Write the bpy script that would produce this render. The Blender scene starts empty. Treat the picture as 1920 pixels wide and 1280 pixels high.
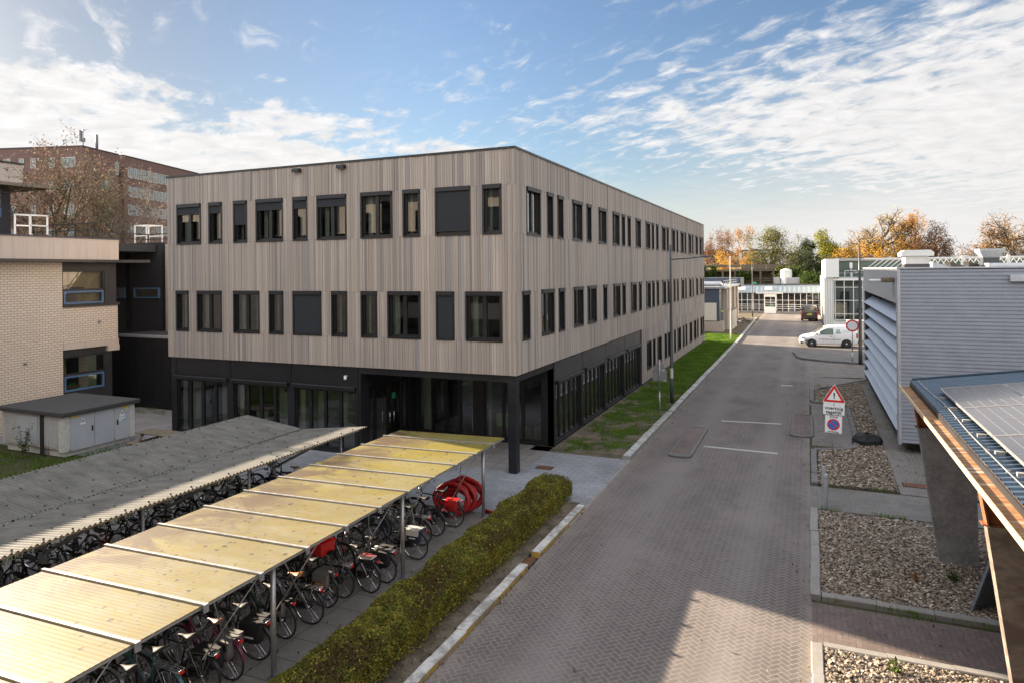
import bpy, math, random
import numpy as np
from mathutils import Vector, Matrix, Euler
random.seed(7); RNG = np.random.default_rng(7)
SC = bpy.context.scene
COL = SC.collection
PI = math.pi
R = math.radians
CAMH = 6.657

# ---------------------------------------------------------------- mesh builder
class MB:
    def __init__(s):
        s.v = []; s.f = []; s.m = []; s.s = []; s.t = []
    def add(s, vs, fs, m=0, sm=False, tone=0.5):
        n = len(s.v)
        s.v.extend([tuple(p) for p in vs])
        for f in fs:
            s.f.append(tuple(i + n for i in f)); s.m.append(m); s.s.append(sm); s.t.append(tone)
        return s
    def box(s, x0, x1, y0, y1, z0, z1, m=0, tone=0.5):
        x0, x1 = min(x0, x1), max(x0, x1); y0, y1 = min(y0, y1), max(y0, y1); z0, z1 = min(z0, z1), max(z0, z1)
        vs = [(x0,y0,z0),(x1,y0,z0),(x1,y1,z0),(x0,y1,z0),(x0,y0,z1),(x1,y0,z1),(x1,y1,z1),(x0,y1,z1)]
        return s.add(vs, [(0,3,2,1),(4,5,6,7),(0,1,5,4),(1,2,6,5),(2,3,7,6),(3,0,4,7)], m, False, tone)
    def bbox(s, x0, x1, y0, y1, z0, z1, b=0.01, m=0, tone=0.5):
        # box with chamfered vertical and top edges
        x0, x1 = min(x0, x1), max(x0, x1); y0, y1 = min(y0, y1), max(y0, y1)
        def ring(o, z):
            return [(x0+o+b,y0+o,z),(x1-o-b,y0+o,z),(x1-o,y0+o+b,z),(x1-o,y1-o-b,z),(x1-o-b,y1-o,z),(x0+o+b,y1-o,z),(x0+o,y1-o-b,z),(x0+o,y0+o+b,z)]
        vs = ring(b,z0)+ring(0,z0+b)+ring(0,z1-b)+ring(b,z1)
        fs = [tuple(range(7,-1,-1)), tuple(range(24,32))]
        for k in range(3):
            for i in range(8):
                j=(i+1)%8; fs.append((k*8+i,k*8+j,k*8+8+j,k*8+8+i))
        return s.add(vs, fs, m, False, tone)
    def obox(s, c, ax, ay, az, m=0, tone=0.5):
        c = Vector(c); ax, ay, az = Vector(ax), Vector(ay), Vector(az)
        vs = [c-ax-ay-az, c+ax-ay-az, c+ax+ay-az, c-ax+ay-az, c-ax-ay+az, c+ax-ay+az, c+ax+ay+az, c-ax+ay+az]
        return s.add(vs, [(0,3,2,1),(4,5,6,7),(0,1,5,4),(1,2,6,5),(2,3,7,6),(3,0,4,7)], m, False, tone)
    def quad(s, a, b, c, d, m=0, tone=0.5):
        return s.add([a,b,c,d], [(0,1,2,3)], m, False, tone)
    def bar(s, a, b, w, h=None, m=0, up=(0,0,1)):
        a, b = Vector(a), Vector(b); d = b-a; L = d.length
        if L < 1e-6: return s
        d /= L; u = Vector(up)
        if abs(d.dot(u)) > .98: u = Vector((0,1,0))
        sx = d.cross(u).normalized(); sz = sx.cross(d)
        h = h or w
        return s.obox((a+b)/2, d*L/2, sx*w/2, sz*h/2, m)
    def tube(s, pts, r, n=8, m=0, closed=False, cap=True, tone=0.5):
        P = [Vector(p) for p in pts]; k = len(P)
        rs = r if isinstance(r, (list, tuple)) else [r]*k
        vs = []; prev = None
        for i in range(k):
            if closed: d = P[(i+1)%k]-P[i-1]
            else: d = P[min(i+1,k-1)]-P[max(i-1,0)]
            if d.length < 1e-9: d = Vector((0,0,1))
            d.normalize()
            if prev is None:
                u = Vector((0,0,1)) if abs(d.z) < .9 else Vector((1,0,0))
                a = d.cross(u).normalized()
            else:
                a = prev-d*prev.dot(d)
                if a.length < 1e-6: a = d.orthogonal()
                a.normalize()
            prev = a; b = d.cross(a)
            for j in range(n):
                t = 2*PI*j/n; vs.append(P[i]+(a*math.cos(t)+b*math.sin(t))*rs[i])
        fs = []
        kk = k if closed else k-1
        for i in range(kk):
            i2 = (i+1)%k
            for j in range(n):
                j2 = (j+1)%n; fs.append((i*n+j, i*n+j2, i2*n+j2, i2*n+j))
        s.add(vs, fs, m, True, tone)
        if cap and not closed:
            nn = len(s.v)-len(vs)
            s.f.append(tuple(nn+j for j in range(n-1,-1,-1))); s.m.append(m); s.s.append(False); s.t.append(tone)
            s.f.append(tuple(nn+(k-1)*n+j for j in range(n))); s.m.append(m); s.s.append(False); s.t.append(tone)
        return s
    def cyl(s, a, b, r, n=12, m=0, r2=None):
        return s.tube([a, b], [r, r if r2 is None else r2], n, m)
    def lathe(s, prof, c=(0,0,0), n=16, m=0, axis='z'):
        vs = []; fs = []
        for (r, z) in prof:
            for j in range(n):
                t = 2*PI*j/n; x, y = r*math.cos(t), r*math.sin(t)
                if axis == 'z': p = (c[0]+x, c[1]+y, c[2]+z)
                elif axis == 'y': p = (c[0]+x, c[1]+z, c[2]+y)
                else: p = (c[0]+z, c[1]+x, c[2]+y)
                vs.append(p)
        for i in range(len(prof)-1):
            for j in range(n):
                j2 = (j+1)%n; fs.append((i*n+j, i*n+j2, (i+1)*n+j2, (i+1)*n+j))
        return s.add(vs, fs, m, True)
    def prism(s, poly, a, b, axis='z', m=0, tone=0.5):
        n = len(poly)
        def P(p, t):
            if axis == 'z': return (p[0], p[1], t)
            if axis == 'y': return (p[0], t, p[1])
            return (t, p[0], p[1])
        vs = [P(p, a) for p in poly]+[P(p, b) for p in poly]
        fs = [tuple(range(n-1,-1,-1)), tuple(range(n, 2*n))]
        for i in range(n):
            j = (i+1)%n; fs.append((i, j, n+j, n+i))
        return s.add(vs, fs, m, False, tone)
    def ring(s, c, Rr, r, n=32, k=8, axis='y', m=0):
        pts = []
        for i in range(n):
            t = 2*PI*i/n; a, b = Rr*math.cos(t), Rr*math.sin(t)
            pts.append((c[0]+a, c[1], c[2]+b) if axis == 'y' else ((c[0]+a, c[1]+b, c[2]) if axis == 'z' else (c[0], c[1]+a, c[2]+b)))
        return s.tube(pts, r, k, m, closed=True)
    def arr(s, V, F, m=0, tone=None, sm=False):
        # numpy arrays: V (n,3), F (k,p)
        n = len(s.v); s.v.extend(map(tuple, V.tolist())); k = len(F)
        s.f.extend(map(tuple, (F+n).tolist())); s.m.extend([m]*k); s.s.extend([sm]*k)
        s.t.extend([0.5]*k if tone is None else tone.tolist())
        return s
    def mesh(s, name, mats):
        me = bpy.data.meshes.new(name)
        me.from_pydata(s.v, [], s.f)
        if not isinstance(mats, (list, tuple)): mats = [mats]
        for mt in mats: me.materials.append(mt)
        me.polygons.foreach_set('material_index', s.m)
        me.polygons.foreach_set('use_smooth', s.s)
        at = me.attributes.new('tone', 'FLOAT', 'FACE'); at.data.foreach_set('value', s.t)
        me.update()
        return me
    def build(s, name, mats, parent=None, loc=None):
        if parent is None and loc is not None:
            for i, p in enumerate(s.v): s.v[i] = (p[0]-loc[0], p[1]-loc[1], p[2]-loc[2])
        o = bpy.data.objects.new(name, s.mesh(name, mats)); COL.objects.link(o)
        if parent is not None:
            o.parent = parent
            if parent.type == 'EMPTY': o.location = -parent.location
        elif loc is not None: o.location = loc
        return o

def tag(o, label=None, cat=None, group=None, kind=None):
    if label: o['label'] = label
    if cat: o['category'] = cat
    if group: o['group'] = group
    if kind: o['kind'] = kind
    return o
def thing(name, label, cat, loc=(0,0,0), group=None):
    o = bpy.data.objects.new(name, None); COL.objects.link(o)
    o.location = loc; o.empty_display_size = .2
    return tag(o, label, cat, group)
def struct(name, mb, mat, label=None):
    o = mb.build(name, mat); o['kind'] = 'structure'
    if label: o['label'] = label
    return o
def stuff(name, mb, mat, label, cat):
    o = mb.build(name, mat); return tag(o, label, cat, None, 'stuff')
KIDS = {}
def copy_tree(o, parent=None, mats=None):
    c = o.copy(); COL.objects.link(c); c.parent = parent
    if mats and c.type == 'MESH':
        for i, sl in enumerate(c.material_slots):
            nm = sl.material.name if sl.material else ''
            if nm in mats:
                sl.link = 'OBJECT'; sl.material = mats[nm]
    for ch in list(o.children): copy_tree(ch, c, mats)
    return c
def text(body, size, name, mat, parent, mtx, align='CENTER', extrude=.001):
    cu = bpy.data.curves.new(name, 'FONT'); cu.body = body; cu.size = size
    cu.align_x = align; cu.align_y = 'CENTER'; cu.extrude = extrude; cu.offset = size*.022; cu.space_character = 1.06
    cu.materials.append(mat)
    tmp = bpy.data.objects.new(name, cu); COL.objects.link(tmp)
    dg = bpy.context.evaluated_depsgraph_get(); dg.update()
    me = bpy.data.meshes.new_from_object(tmp.evaluated_get(dg)); me.name = name
    bpy.data.objects.remove(tmp)
    if not me.materials: me.materials.append(mat)
    o = bpy.data.objects.new(name, me); COL.objects.link(o)
    o.parent = parent
    o.matrix_local = (Matrix.Translation(-parent.location) if parent.type == 'EMPTY' else Matrix())@mtx
    return o

# ---------------------------------------------------------------- node helpers
class NT:
    def __init__(s, name, rough=.6, spec=.5, metal=0.):
        s.mat = bpy.data.materials.new(name); s.mat.use_nodes = True
        s.nt = s.mat.node_tree; s.N = s.nt.nodes; s.L = s.nt.links
        s.b = s.N['Principled BSDF']; s.out = s.N['Material Output']
        s.b.inputs['Roughness'].default_value = rough
        s.b.inputs['Specular IOR Level'].default_value = spec
        s.b.inputs['Metallic'].default_value = metal
    def n(s, t, **k):
        x = s.N.new(t)
        for a, b in k.items(): setattr(x, a, b)
        return x
    def put(s, sock, v):
        if hasattr(v, 'is_output') or isinstance(v, bpy.types.NodeSocket): s.L.new(v, sock)
        elif v is not None:
            try: sock.default_value = v
            except Exception: sock.default_value = (v[0], v[1], v[2], 1.0) if len(v) == 3 else v
    def m(s, op, a, b=None, c=None, clamp=False):
        x = s.n('ShaderNodeMath', operation=op, use_clamp=clamp)
        s.put(x.inputs[0], a)
        if b is not None: s.put(x.inputs[1], b)
        if c is not None: s.put(x.inputs[2], c)
        return x.outputs[0]
    def pos(s):
        if not hasattr(s, '_p'):
            g = s.n('ShaderNodeNewGeometry'); x = s.n('ShaderNodeSeparateXYZ'); s.L.new(g.outputs['Position'], x.inputs[0])
            s._p = (x.outputs[0], x.outputs[1], x.outputs[2], g.outputs['Position'])
        return s._p
    def obj(s):
        if not hasattr(s, '_o'):
            g = s.n('ShaderNodeTexCoord'); s._o = g.outputs['Object']
        return s._o
    def xyz(s, x, y, z=0.):
        c = s.n('ShaderNodeCombineXYZ'); s.put(c.inputs[0], x); s.put(c.inputs[1], y); s.put(c.inputs[2], z); return c.outputs[0]
    def noise(s, vec, scale, detail=3., rough=.55, dist=0.):
        x = s.n('ShaderNodeTexNoise'); s.put(x.inputs['Vector'], vec); x.inputs['Scale'].default_value = scale
        x.inputs['Detail'].default_value = detail; x.inputs['Roughness'].default_value = rough; x.inputs['Distortion'].default_value = dist
        return x.outputs['Fac']
    def white(s, vec):
        x = s.n('ShaderNodeTexWhiteNoise', noise_dimensions='3D'); s.put(x.inputs['Vector'], vec); return x.outputs['Value']
    def scale(s, vec, sx, sy, sz):
        x = s.n('ShaderNodeVectorMath', operation='MULTIPLY'); s.put(x.inputs[0], vec); x.inputs[1].default_value = (sx, sy, sz); return x.outputs[0]
    def mix(s, f, a, b, mode='MIX'):
        x = s.n('ShaderNodeMix', data_type='RGBA', blend_type=mode)
        s.put(x.inputs[0], f); s.put(x.inputs[6], a if not isinstance(a, tuple) else (*a, 1.)[:4]); s.put(x.inputs[7], b if not isinstance(b, tuple) else (*b, 1.)[:4])
        return x.outputs[2]
    def ramp(s, f, pts, interp='LINEAR'):
        x = s.n('ShaderNodeValToRGB'); s.put(x.inputs[0], f); e = x.color_ramp; e.interpolation = interp
        while len(e.elements) < len(pts): e.elements.new(.5)
        for el, (p, c) in zip(e.elements, pts):
            el.position = p; el.color = (c, c, c, 1.) if isinstance(c, (int, float)) else (*c, 1.)
        return x.outputs[0]
    def step(s, v, lo, hi):
        x = s.n('ShaderNodeMapRange', clamp=True); s.put(x.inputs[0], v); s.put(x.inputs[1], lo); s.put(x.inputs[2], hi); return x.outputs[0]
    def tone(s):
        a = s.n('ShaderNodeAttribute', attribute_name='tone'); return a.outputs['Fac']
    def bump(s, h, st=.3, dist=.02):
        x = s.n('ShaderNodeBump'); s.put(x.inputs['Height'], h); x.inputs['Strength'].default_value = st; x.inputs['Distance'].default_value = dist
        s.L.new(x.outputs[0], s.b.inputs['Normal']); return s
    def col(s, c): s.put(s.b.inputs['Base Color'], c if not isinstance(c, tuple) else (*c, 1.)[:4]); return s
    def rough(s, r): s.put(s.b.inputs['Roughness'], r); return s
M = {}
def simple(name, c, rough=.55, metal=0., spec=.5, var=.12, sc=6., bump=0.):
    t = NT(name, rough, spec, metal)
    nz = t.noise(t.obj(), sc, 4.)
    lo = tuple(x*(1-var) for x in c); hi = tuple(min(1., x*(1+var)) for x in c)
    t.col(t.ramp(nz, [(.3, lo), (.7, hi)]))
    t.rough(t.ramp(nz, [(.3, max(0., rough-.08)), (.7, min(1., rough+.08))]))
    if bump: t.bump(t.noise(t.obj(), sc*8, 4.), bump, .01)
    M[name] = t.mat
    return t.mat
# ---------------------------------------------------------------- materials
def mk_materials():
    # wooden boards: one tone per board, streaky grain
    t = NT('timber_boards', .75, .25)
    tn = t.tone(); P = t.pos()
    g = t.noise(t.scale(P[3], 22., 22., .9), 1.6, 4., .6)
    c = t.ramp(tn, [(0., (.205,.188,.180)), (.14, (.285,.252,.228)), (.42, (.365,.316,.275)), (.68, (.425,.368,.320)), (.84, (.49,.428,.374)), (.91, (.34,.316,.308)), (1., (.255,.245,.247))])
    c = t.mix(t.step(g, .35, .75), c, t.mix(.40, c, (.28,.235,.205)))
    big = t.noise(t.scale(P[3], .5, .5, .25), 1., 3.)
    c = t.mix(t.m('MULTIPLY', t.step(big, .45, .72), .5), c, (.285,.252,.232))
    t.col(c); t.bump(g, .25, .004); M['timber'] = t.mat
    simple('black_backing', (.02,.02,.021), .8)
    simple('black_panel', (.011,.0115,.0145), .42, sc=1.5)
    simple('anthracite', (.010,.011,.0135), .38, sc=3.)
    simple('panel_dark_grey', (.040,.039,.041), .45, sc=1.)
    simple('blind_cloth', (.017,.020,.025), .8, sc=40.)
    simple('roof_felt', (.05,.05,.05), .9, bump=.3)
    simple('interior_wall', (.34,.35,.33), .8)
    simple('interior_floor', (.20,.18,.17), .6)
    simple('interior_dark', (.05,.045,.06), .7)
    simple('interior_wood', (.38,.22,.12), .6)
    simple('interior_green', (.35,.50,.22), .6)
    simple('curtain', (.42,.48,.42), .8)
    # glass
    def glass(name, tint, ior=1.5, rough=0.):
        t = NT(name); N = t.N; N.remove(t.b)
        tr = t.n('ShaderNodeBsdfTransparent'); tr.inputs[0].default_value = (*tint, 1.)
        gl = t.n('ShaderNodeBsdfGlossy'); gl.inputs['Roughness'].default_value = rough; gl.inputs[0].default_value = (.95,.97,1.,1.)
        fr = t.n('ShaderNodeFresnel'); fr.inputs[0].default_value = ior
        f = t.m('MINIMUM', t.m('MULTIPLY', fr.outputs[0], 2.3), 1.)
        mx = t.n('ShaderNodeMixShader'); t.L.new(f, mx.inputs[0]); t.L.new(tr.outputs[0], mx.inputs[1]); t.L.new(gl.outputs[0], mx.inputs[2])
        t.L.new(mx.outputs[0], t.out.inputs[0]); M[name] = t.mat
    glass('window_glass', (.72,.78,.74), 1.62)
    glass('greenhouse_glass', (.80,.86,.86), 1.5)
    glass('vehicle_glass', (.25,.30,.28), 1.55)
    # brick walls
    def brick(name, c1, c2, mortar, bw=.22, bh=.075, ms=.008, var=.3):
        t = NT(name, .85, .2); P = t.pos()
        u = t.m('ADD', P[0], P[1])
        br = t.n('ShaderNodeTexBrick', offset=.5); t.put(br.inputs['Vector'], t.xyz(u, P[2]))
        br.inputs['Scale'].default_value = 1.; br.inputs['Brick Width'].default_value = bw; br.inputs['Row Height'].default_value = bh
        br.inputs['Mortar Size'].default_value = ms; br.inputs['Mortar Smooth'].default_value = .3; br.inputs['Bias'].default_value = 0.
        br.inputs['Color1'].default_value = (*c1,1.); br.inputs['Color2'].default_value = (*c2,1.); br.inputs['Mortar'].default_value = (*mortar,1.)
        nz = t.noise(P[3], .7, 5.)
        c = t.mix(t.m('MULTIPLY', t.step(nz, .4, .8), var), br.outputs['Color'], tuple(x*.7 for x in c1))
        t.col(c); t.bump(t.m('SUBTRACT', 1., br.outputs['Fac']), .5, .008); M[name] = t.mat
    brick('cream_brick', (.74,.65,.545), (.68,.59,.49), (.31,.255,.215), .26, .105, .012)
    brick('pale_brick', (.50,.42,.35), (.44,.36,.30), (.30,.26,.23), .24, .085, .009)
    brick('red_brick', (.225,.135,.118), (.195,.12,.105), (.19,.14,.125), .24, .08, .008)
    # stained concrete band
    t = NT('pale_concrete', .8, .25); P = t.pos()
    st = t.noise(t.scale(P[3], 5., 5., .35), 1., 5., .65)
    big = t.noise(P[3], .8, 4.)
    c = t.mix(t.step(st, .45, .8), (.60,.52,.455), (.47,.40,.345))
    c = t.mix(t.m('MULTIPLY', t.step(big, .5, .7), .6), c, (.55,.48,.43))
    t.col(c); t.bump(big, .15, .01); M['pale_concrete'] = t.mat
    t = NT('grey_concrete', .85, .2); P = t.pos()
    a = t.noise(P[3], 3., 6., .65); b = t.noise(P[3], 14., 5., .7); sp = t.noise(P[3], 60., 3.)
    c = t.mix(t.step(a, .35, .65), (.16,.155,.15), (.25,.245,.235))
    c = t.mix(t.m('MULTIPLY', t.step(b, .5, .7), .7), c, (.33,.32,.31))
    c = t.mix(t.m('MULTIPLY', t.step(sp, .58, .7), .5), c, (.09,.09,.085))
    t.col(c); t.bump(t.m('ADD', a, t.m('MULTIPLY', b, .6)), .5, .03); M['grey_concrete'] = t.mat
    t = NT('mottled_concrete', .85, .2); P = t.pos()
    wv = t.noise(t.scale(P[3], 2.2, 2.2, 5.), 1., 5., .6, .8)
    b = t.noise(P[3], 18., 5., .7)
    c = t.mix(t.step(wv, .38, .62), (.12,.095,.078), (.215,.18,.15))
    c = t.mix(t.m('MULTIPLY', t.step(b, .5, .75), .5), c, (.15,.125,.105))
    t.col(c); t.bump(wv, .35, .03); M['mottled_concrete'] = t.mat
    # herringbone clay pavers
    def herring(name, cols, joint, w=.105, rot=True):
        t = NT(name, .8, .3); P = t.pos()
        if rot:
            k = .70710678/w
            X = t.m('MULTIPLY', t.m('ADD', P[0], P[1]), k); Y = t.m('MULTIPLY', t.m('SUBTRACT', P[1], P[0]), k)
        else:
            X = t.m('MULTIPLY', P[0], 1/w); Y = t.m('MULTIPLY', P[1], 1/w)
        ix, iy = t.m('FLOOR', X), t.m('FLOOR', Y); fx, fy = t.m('FRACT', X), t.m('FRACT', Y)
        kk = t.m('FLOORED_MODULO', t.m('SUBTRACT', ix, iy), 4.)
        kr = t.m('ROUND', kk)
        hor = t.m('LESS_THAN', kr, 1.5)
        k1 = t.m('COMPARE', kr, 1., .1); k2 = t.m('COMPARE', kr, 2., .1)
        def sel(f, a, b):
            return t.m('ADD', t.m('MULTIPLY', f, a), t.m('MULTIPLY', t.m('SUBTRACT', 1., f), b))
        al = sel(hor, t.m('ADD', fx, k1), t.m('ADD', fy, k2))
        ac = sel(hor, fy, fx)
        da = t.m('MINIMUM', al, t.m('SUBTRACT', 2., al)); dc = t.m('MINIMUM', ac, t.m('SUBTRACT', 1., ac))
        d = t.m('MINIMUM', da, dc)
        bx = t.m('SUBTRACT', ix, k1); by = t.m('SUBTRACT', iy, k2)
        idv = t.white(t.xyz(bx, by, hor))
        jm = t.step(d, .035, .085)
        nz = t.noise(P[3], .35, 5., .6); fine = t.noise(P[3], 30., 3.); mid = t.noise(t.scale(P[3], 1., .35, 1.), .9, 5., .6)
        c = t.ramp(idv, [(0., cols[0]), (.5, cols[1]), (1., cols[2])])
        c = t.mix(jm, joint, c)
        # dusty wheel tracks (worn, paler) and dirt
        tr = t.m('ADD', t.m('POWER', 2.718, t.m('MULTIPLY', t.m('POWER', t.m('ADD', P[0], 4.1), 2.), -4.)), t.m('POWER', 2.718, t.m('MULTIPLY', t.m('POWER', t.m('ADD', P[0], 1.35), 2.), -7.)))
        if rot:
            c = t.mix(t.m('MULTIPLY', t.m('MULTIPLY', tr, t.step(mid, .32, .62)), .45), c, (.26,.24,.222))
        c = t.mix(t.m('MULTIPLY', t.step(mid, .48, .72), .55), c, (.085,.075,.07))
        c = t.mix(t.m('MULTIPLY', t.step(nz, .5, .75), .40), c, (.235,.205,.185))
        # sand and dust gathered along the two edges of the carriageway
        if rot:
            ed = t.m('MAXIMUM', t.step(P[0], -5.35, -5.8), t.step(P[0], -.25, .0))
            c = t.mix(t.m('MULTIPLY', t.m('MULTIPLY', ed, t.step(t.noise(P[3], 1.7, 4.), .3, .6)), .75), c, (.22,.19,.16))
            # from about 30 m on the street is relaid in plain greyish brown pavers
        c = t.mix(t.m('MULTIPLY', t.step(fine, .55, .75), .25), c, (.07,.065,.06))
        t.col(c); t.rough(t.ramp(mid, [(.3, .68), (.7, .9)]))
        t.bump(t.m('ADD', jm, t.m('MULTIPLY', idv, .1)), .22, .004); M[name] = t.mat
    herring('road_pavers', ((.105,.089,.080), (.117,.099,.089), (.129,.110,.099)), (.245,.218,.192), .106)
    herring('red_pavers', ((.125,.090,.080), (.145,.105,.094), (.165,.12,.107)), (.08,.075,.06), .105, False)
    def slabs(name, bw, bh, c1, c2, mortar, ms=.006, off=.5, swap=False, moss=.0):
        t = NT(name, .8, .35); P = t.pos()
        br = t.n('ShaderNodeTexBrick', offset=off); t.put(br.inputs['Vector'], t.xyz(P[1], P[0]) if swap else t.xyz(P[0], P[1]))
        br.inputs['Scale'].default_value = 1.; br.inputs['Brick Width'].default_value = bw; br.inputs['Row Height'].default_value = bh
        br.inputs['Mortar Size'].default_value = ms; br.inputs['Mortar Smooth'].default_value = .2
        br.inputs['Color1'].default_value = (*c1,1.); br.inputs['Color2'].default_value = (*c2,1.); br.inputs['Mortar'].default_value = (*mortar,1.)
        nz = t.noise(P[3], .6, 6., .62); f = t.noise(P[3], 25., 4.); fl = t.noise(P[3], 3., 5., .65)
        c = t.mix(t.m('MULTIPLY', t.step(nz, .42, .68), .55), br.outputs['Color'], tuple(x*.55 for x in c1))
        c = t.mix(t.m('MULTIPLY', t.step(fl, .55, .75), .45), c, tuple(min(1, x*1.35) for x in c2))
        c = t.mix(t.m('MULTIPLY', t.step(f, .55, .8), .3), c, (.05,.05,.045))
        if moss: c = t.mix(t.m('MULTIPLY', t.m('MULTIPLY', t.step(t.noise(P[3], 2.2, 5.), .5, .66), t.m('ADD', .35, br.outputs['Fac'])), moss), c, (.07,.085,.03))
        t.col(c); t.bump(t.m('SUBTRACT', f, br.outputs['Fac']), .35, .008); M[name] = t.mat
    slabs('plaza_pavers', .42, .21, (.23,.235,.245), (.28,.285,.295), (.11,.11,.115), .008)
    slabs('old_slabs', .62, .62, (.225,.205,.185), (.265,.242,.218), (.07,.065,.055), .010, .0)
    slabs('path_pavers', .21, .105, (.165,.150,.138), (.20,.18,.165), (.07,.07,.05), .006, moss=.5)
    slabs('yard_pavers', .3, .3, (.25,.24,.24), (.30,.29,.29), (.13,.13,.12), .006, .5, moss=.25)
    # soil, sand
    t = NT('soil', .95, .1); P = t.pos()
    a = t.noise(P[3], 1.3, 6., .65); b = t.noise(P[3], 18., 5., .7)
    c = t.mix(t.step(a, .35, .65), (.075,.062,.045), (.20,.165,.12)); c = t.mix(t.m('MULTIPLY', t.step(b, .45, .7), .5), c, (.05,.045,.03))
    t.col(c); t.bump(b, .6, .03); M['soil'] = t.mat
    t = NT('far_ground', .95, .1); P = t.pos()
    a = t.noise(P[3], .12, 6., .65); b = t.noise(P[3], 4., 5., .7)
    c = t.mix(t.step(a, .4, .6), (.05,.065,.022), (.085,.075,.045)); c = t.mix(t.m('MULTIPLY', t.step(b, .45, .7), .5), c, (.04,.05,.02))
    t.col(c); M['far_ground'] = t.mat
    # kerbs
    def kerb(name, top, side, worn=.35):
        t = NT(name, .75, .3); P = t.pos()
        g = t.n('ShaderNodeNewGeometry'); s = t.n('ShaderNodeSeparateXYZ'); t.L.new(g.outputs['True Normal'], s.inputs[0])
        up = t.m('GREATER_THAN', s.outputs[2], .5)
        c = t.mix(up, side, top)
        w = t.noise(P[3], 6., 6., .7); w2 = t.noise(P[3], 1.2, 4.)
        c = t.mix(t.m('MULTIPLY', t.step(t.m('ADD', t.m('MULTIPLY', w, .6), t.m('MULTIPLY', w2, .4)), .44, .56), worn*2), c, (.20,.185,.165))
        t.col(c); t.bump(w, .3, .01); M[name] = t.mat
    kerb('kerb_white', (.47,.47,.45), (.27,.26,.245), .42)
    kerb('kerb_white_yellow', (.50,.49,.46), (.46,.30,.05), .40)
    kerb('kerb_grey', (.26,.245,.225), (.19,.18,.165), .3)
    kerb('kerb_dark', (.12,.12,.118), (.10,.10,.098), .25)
    simple('paint_white', (.44,.44,.42), .7, sc=25., var=.3)
    # gravel stones
    t = NT('gravel_stones', .7, .3); tn = t.tone()
    t.col(t.ramp(tn, [(0., (.038,.031,.026)), (.3, (.125,.096,.070)), (.55, (.235,.182,.130)), (.8, (.36,.295,.225)), (1., (.58,.53,.47))])); M['gravel'] = t.mat
    t = NT('gravel_bed', .95, .1); P = t.pos(); a = t.noise(P[3], 22., 6., .75)
    v = t.n('ShaderNodeTexVoronoi'); v.inputs['Scale'].default_value = 26.; t.put(v.inputs['Vector'], P[3])
    c = t.mix(t.step(a, .35, .65), (.09,.07,.055), (.24,.20,.16)); c = t.mix(.5, c, t.mix(1., c, v.outputs['Color'], 'MULTIPLY'))
    t.col(c); t.bump(v.outputs['Distance'], .8, .03); M['gravel_bed'] = t.mat
    # leaves
    def leaf(name, pts, trans=.35, rough=.55):
        t = NT(name, .75, .06); tn = t.tone()
        c = t.ramp(tn, pts); t.col(c)
        td = t.n('ShaderNodeBsdfTranslucent'); t.L.new(c, td.inputs[0])
        mx = t.n('ShaderNodeMixShader'); mx.inputs[0].default_value = trans
        t.L.new(t.b.outputs[0], mx.inputs[1]); t.L.new(td.outputs[0], mx.inputs[2]); t.L.new(mx.outputs[0], t.out.inputs[0]); M[name] = t.mat
    leaf('hedge_leaf', [(0., (.125,.082,.038)), (.25, (.14,.13,.034)), (.5, (.185,.205,.042)), (.74, (.30,.30,.058)), (.9, (.56,.45,.085)), (1., (.26,.12,.04))], .45)
    leaf('grass_blade', [(0., (.055,.105,.015)), (.5, (.105,.205,.022)), (.85, (.165,.27,.036)), (1., (.26,.23,.09))], .35)
    leaf('leaf_brown', [(0., (.085,.048,.040)), (.5, (.165,.100,.075)), (1., (.27,.195,.145))], .3)
    leaf('leaf_orange', [(0., (.25,.115,.03)), (.5, (.48,.24,.05)), (1., (.62,.36,.09))], .45)
    leaf('leaf_gold', [(0., (.30,.165,.035)), (.5, (.56,.335,.065)), (1., (.70,.48,.12))], .45)
    leaf('leaf_olive', [(0., (.07,.08,.02)), (.5, (.15,.155,.035)), (1., (.30,.26,.06))], .4)
    leaf('leaf_yellowgreen', [(0., (.10,.11,.015)), (.5, (.22,.23,.03)), (1., (.46,.38,.04))], .45)
    leaf('leaf_dark', [(0., (.025,.035,.018)), (.5, (.05,.065,.028)), (1., (.085,.095,.04))], .25)
    leaf('leaf_rust', [(0., (.13,.05,.02)), (.5, (.26,.115,.045)), (1., (.36,.19,.08))], .35)
    leaf('leaf_green', [(0., (.03,.055,.012)), (.5, (.06,.10,.02)), (1., (.11,.16,.035))], .35)
    simple('bark', (.13,.105,.08), .9, sc=10., var=.35, bump=.5)
    simple('bark_pale', (.26,.21,.165), .9, sc=10., var=.35, bump=.4)
    simple('bark_mossy', (.14,.12,.065), .9, sc=8., var=.4, bump=.4)
    # metals, paints
    simple('galvanised', (.42,.43,.45), .42, .75, var=.15, sc=14.)
    simple('galv_dull', (.33,.345,.36), .5, .4, var=.12, sc=10.)
    simple('aluminium', (.40,.39,.375), .4, .6, var=.08)
    simple('chrome', (.75,.75,.76), .16, 1., var=.05)
    simple('steel_rust', (.17,.06,.02), .8, sc=5., var=.5)
    simple('white_paint', (.80,.79,.76), .45, var=.04)
    simple('offwhite_paint', (.52,.52,.50), .55, var=.06)
    simple('rubber', (.018,.018,.019), .75)
    simple('black_plastic', (.018,.018,.02), .5)
    simple('black_gloss', (.012,.012,.014), .22)
    simple('grey_plastic', (.17,.17,.175), .55)
    simple('lamp_grey', (.045,.05,.058), .45)
    simple('lamp_glass', (.35,.37,.39), .25)
    simple('red_plastic', (.42,.02,.022), .5, var=.2, sc=4.)
    simple('red_bright', (.55,.02,.02), .4, var=.1)
    simple('sign_red', (.60,.018,.015), .45, var=.04)
    simple('sign_white', (.78,.79,.80), .45, var=.03)
    simple('sign_blue', (.02,.17,.55), .45, var=.04)
    simple('sign_black', (.015,.015,.016), .5)
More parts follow.
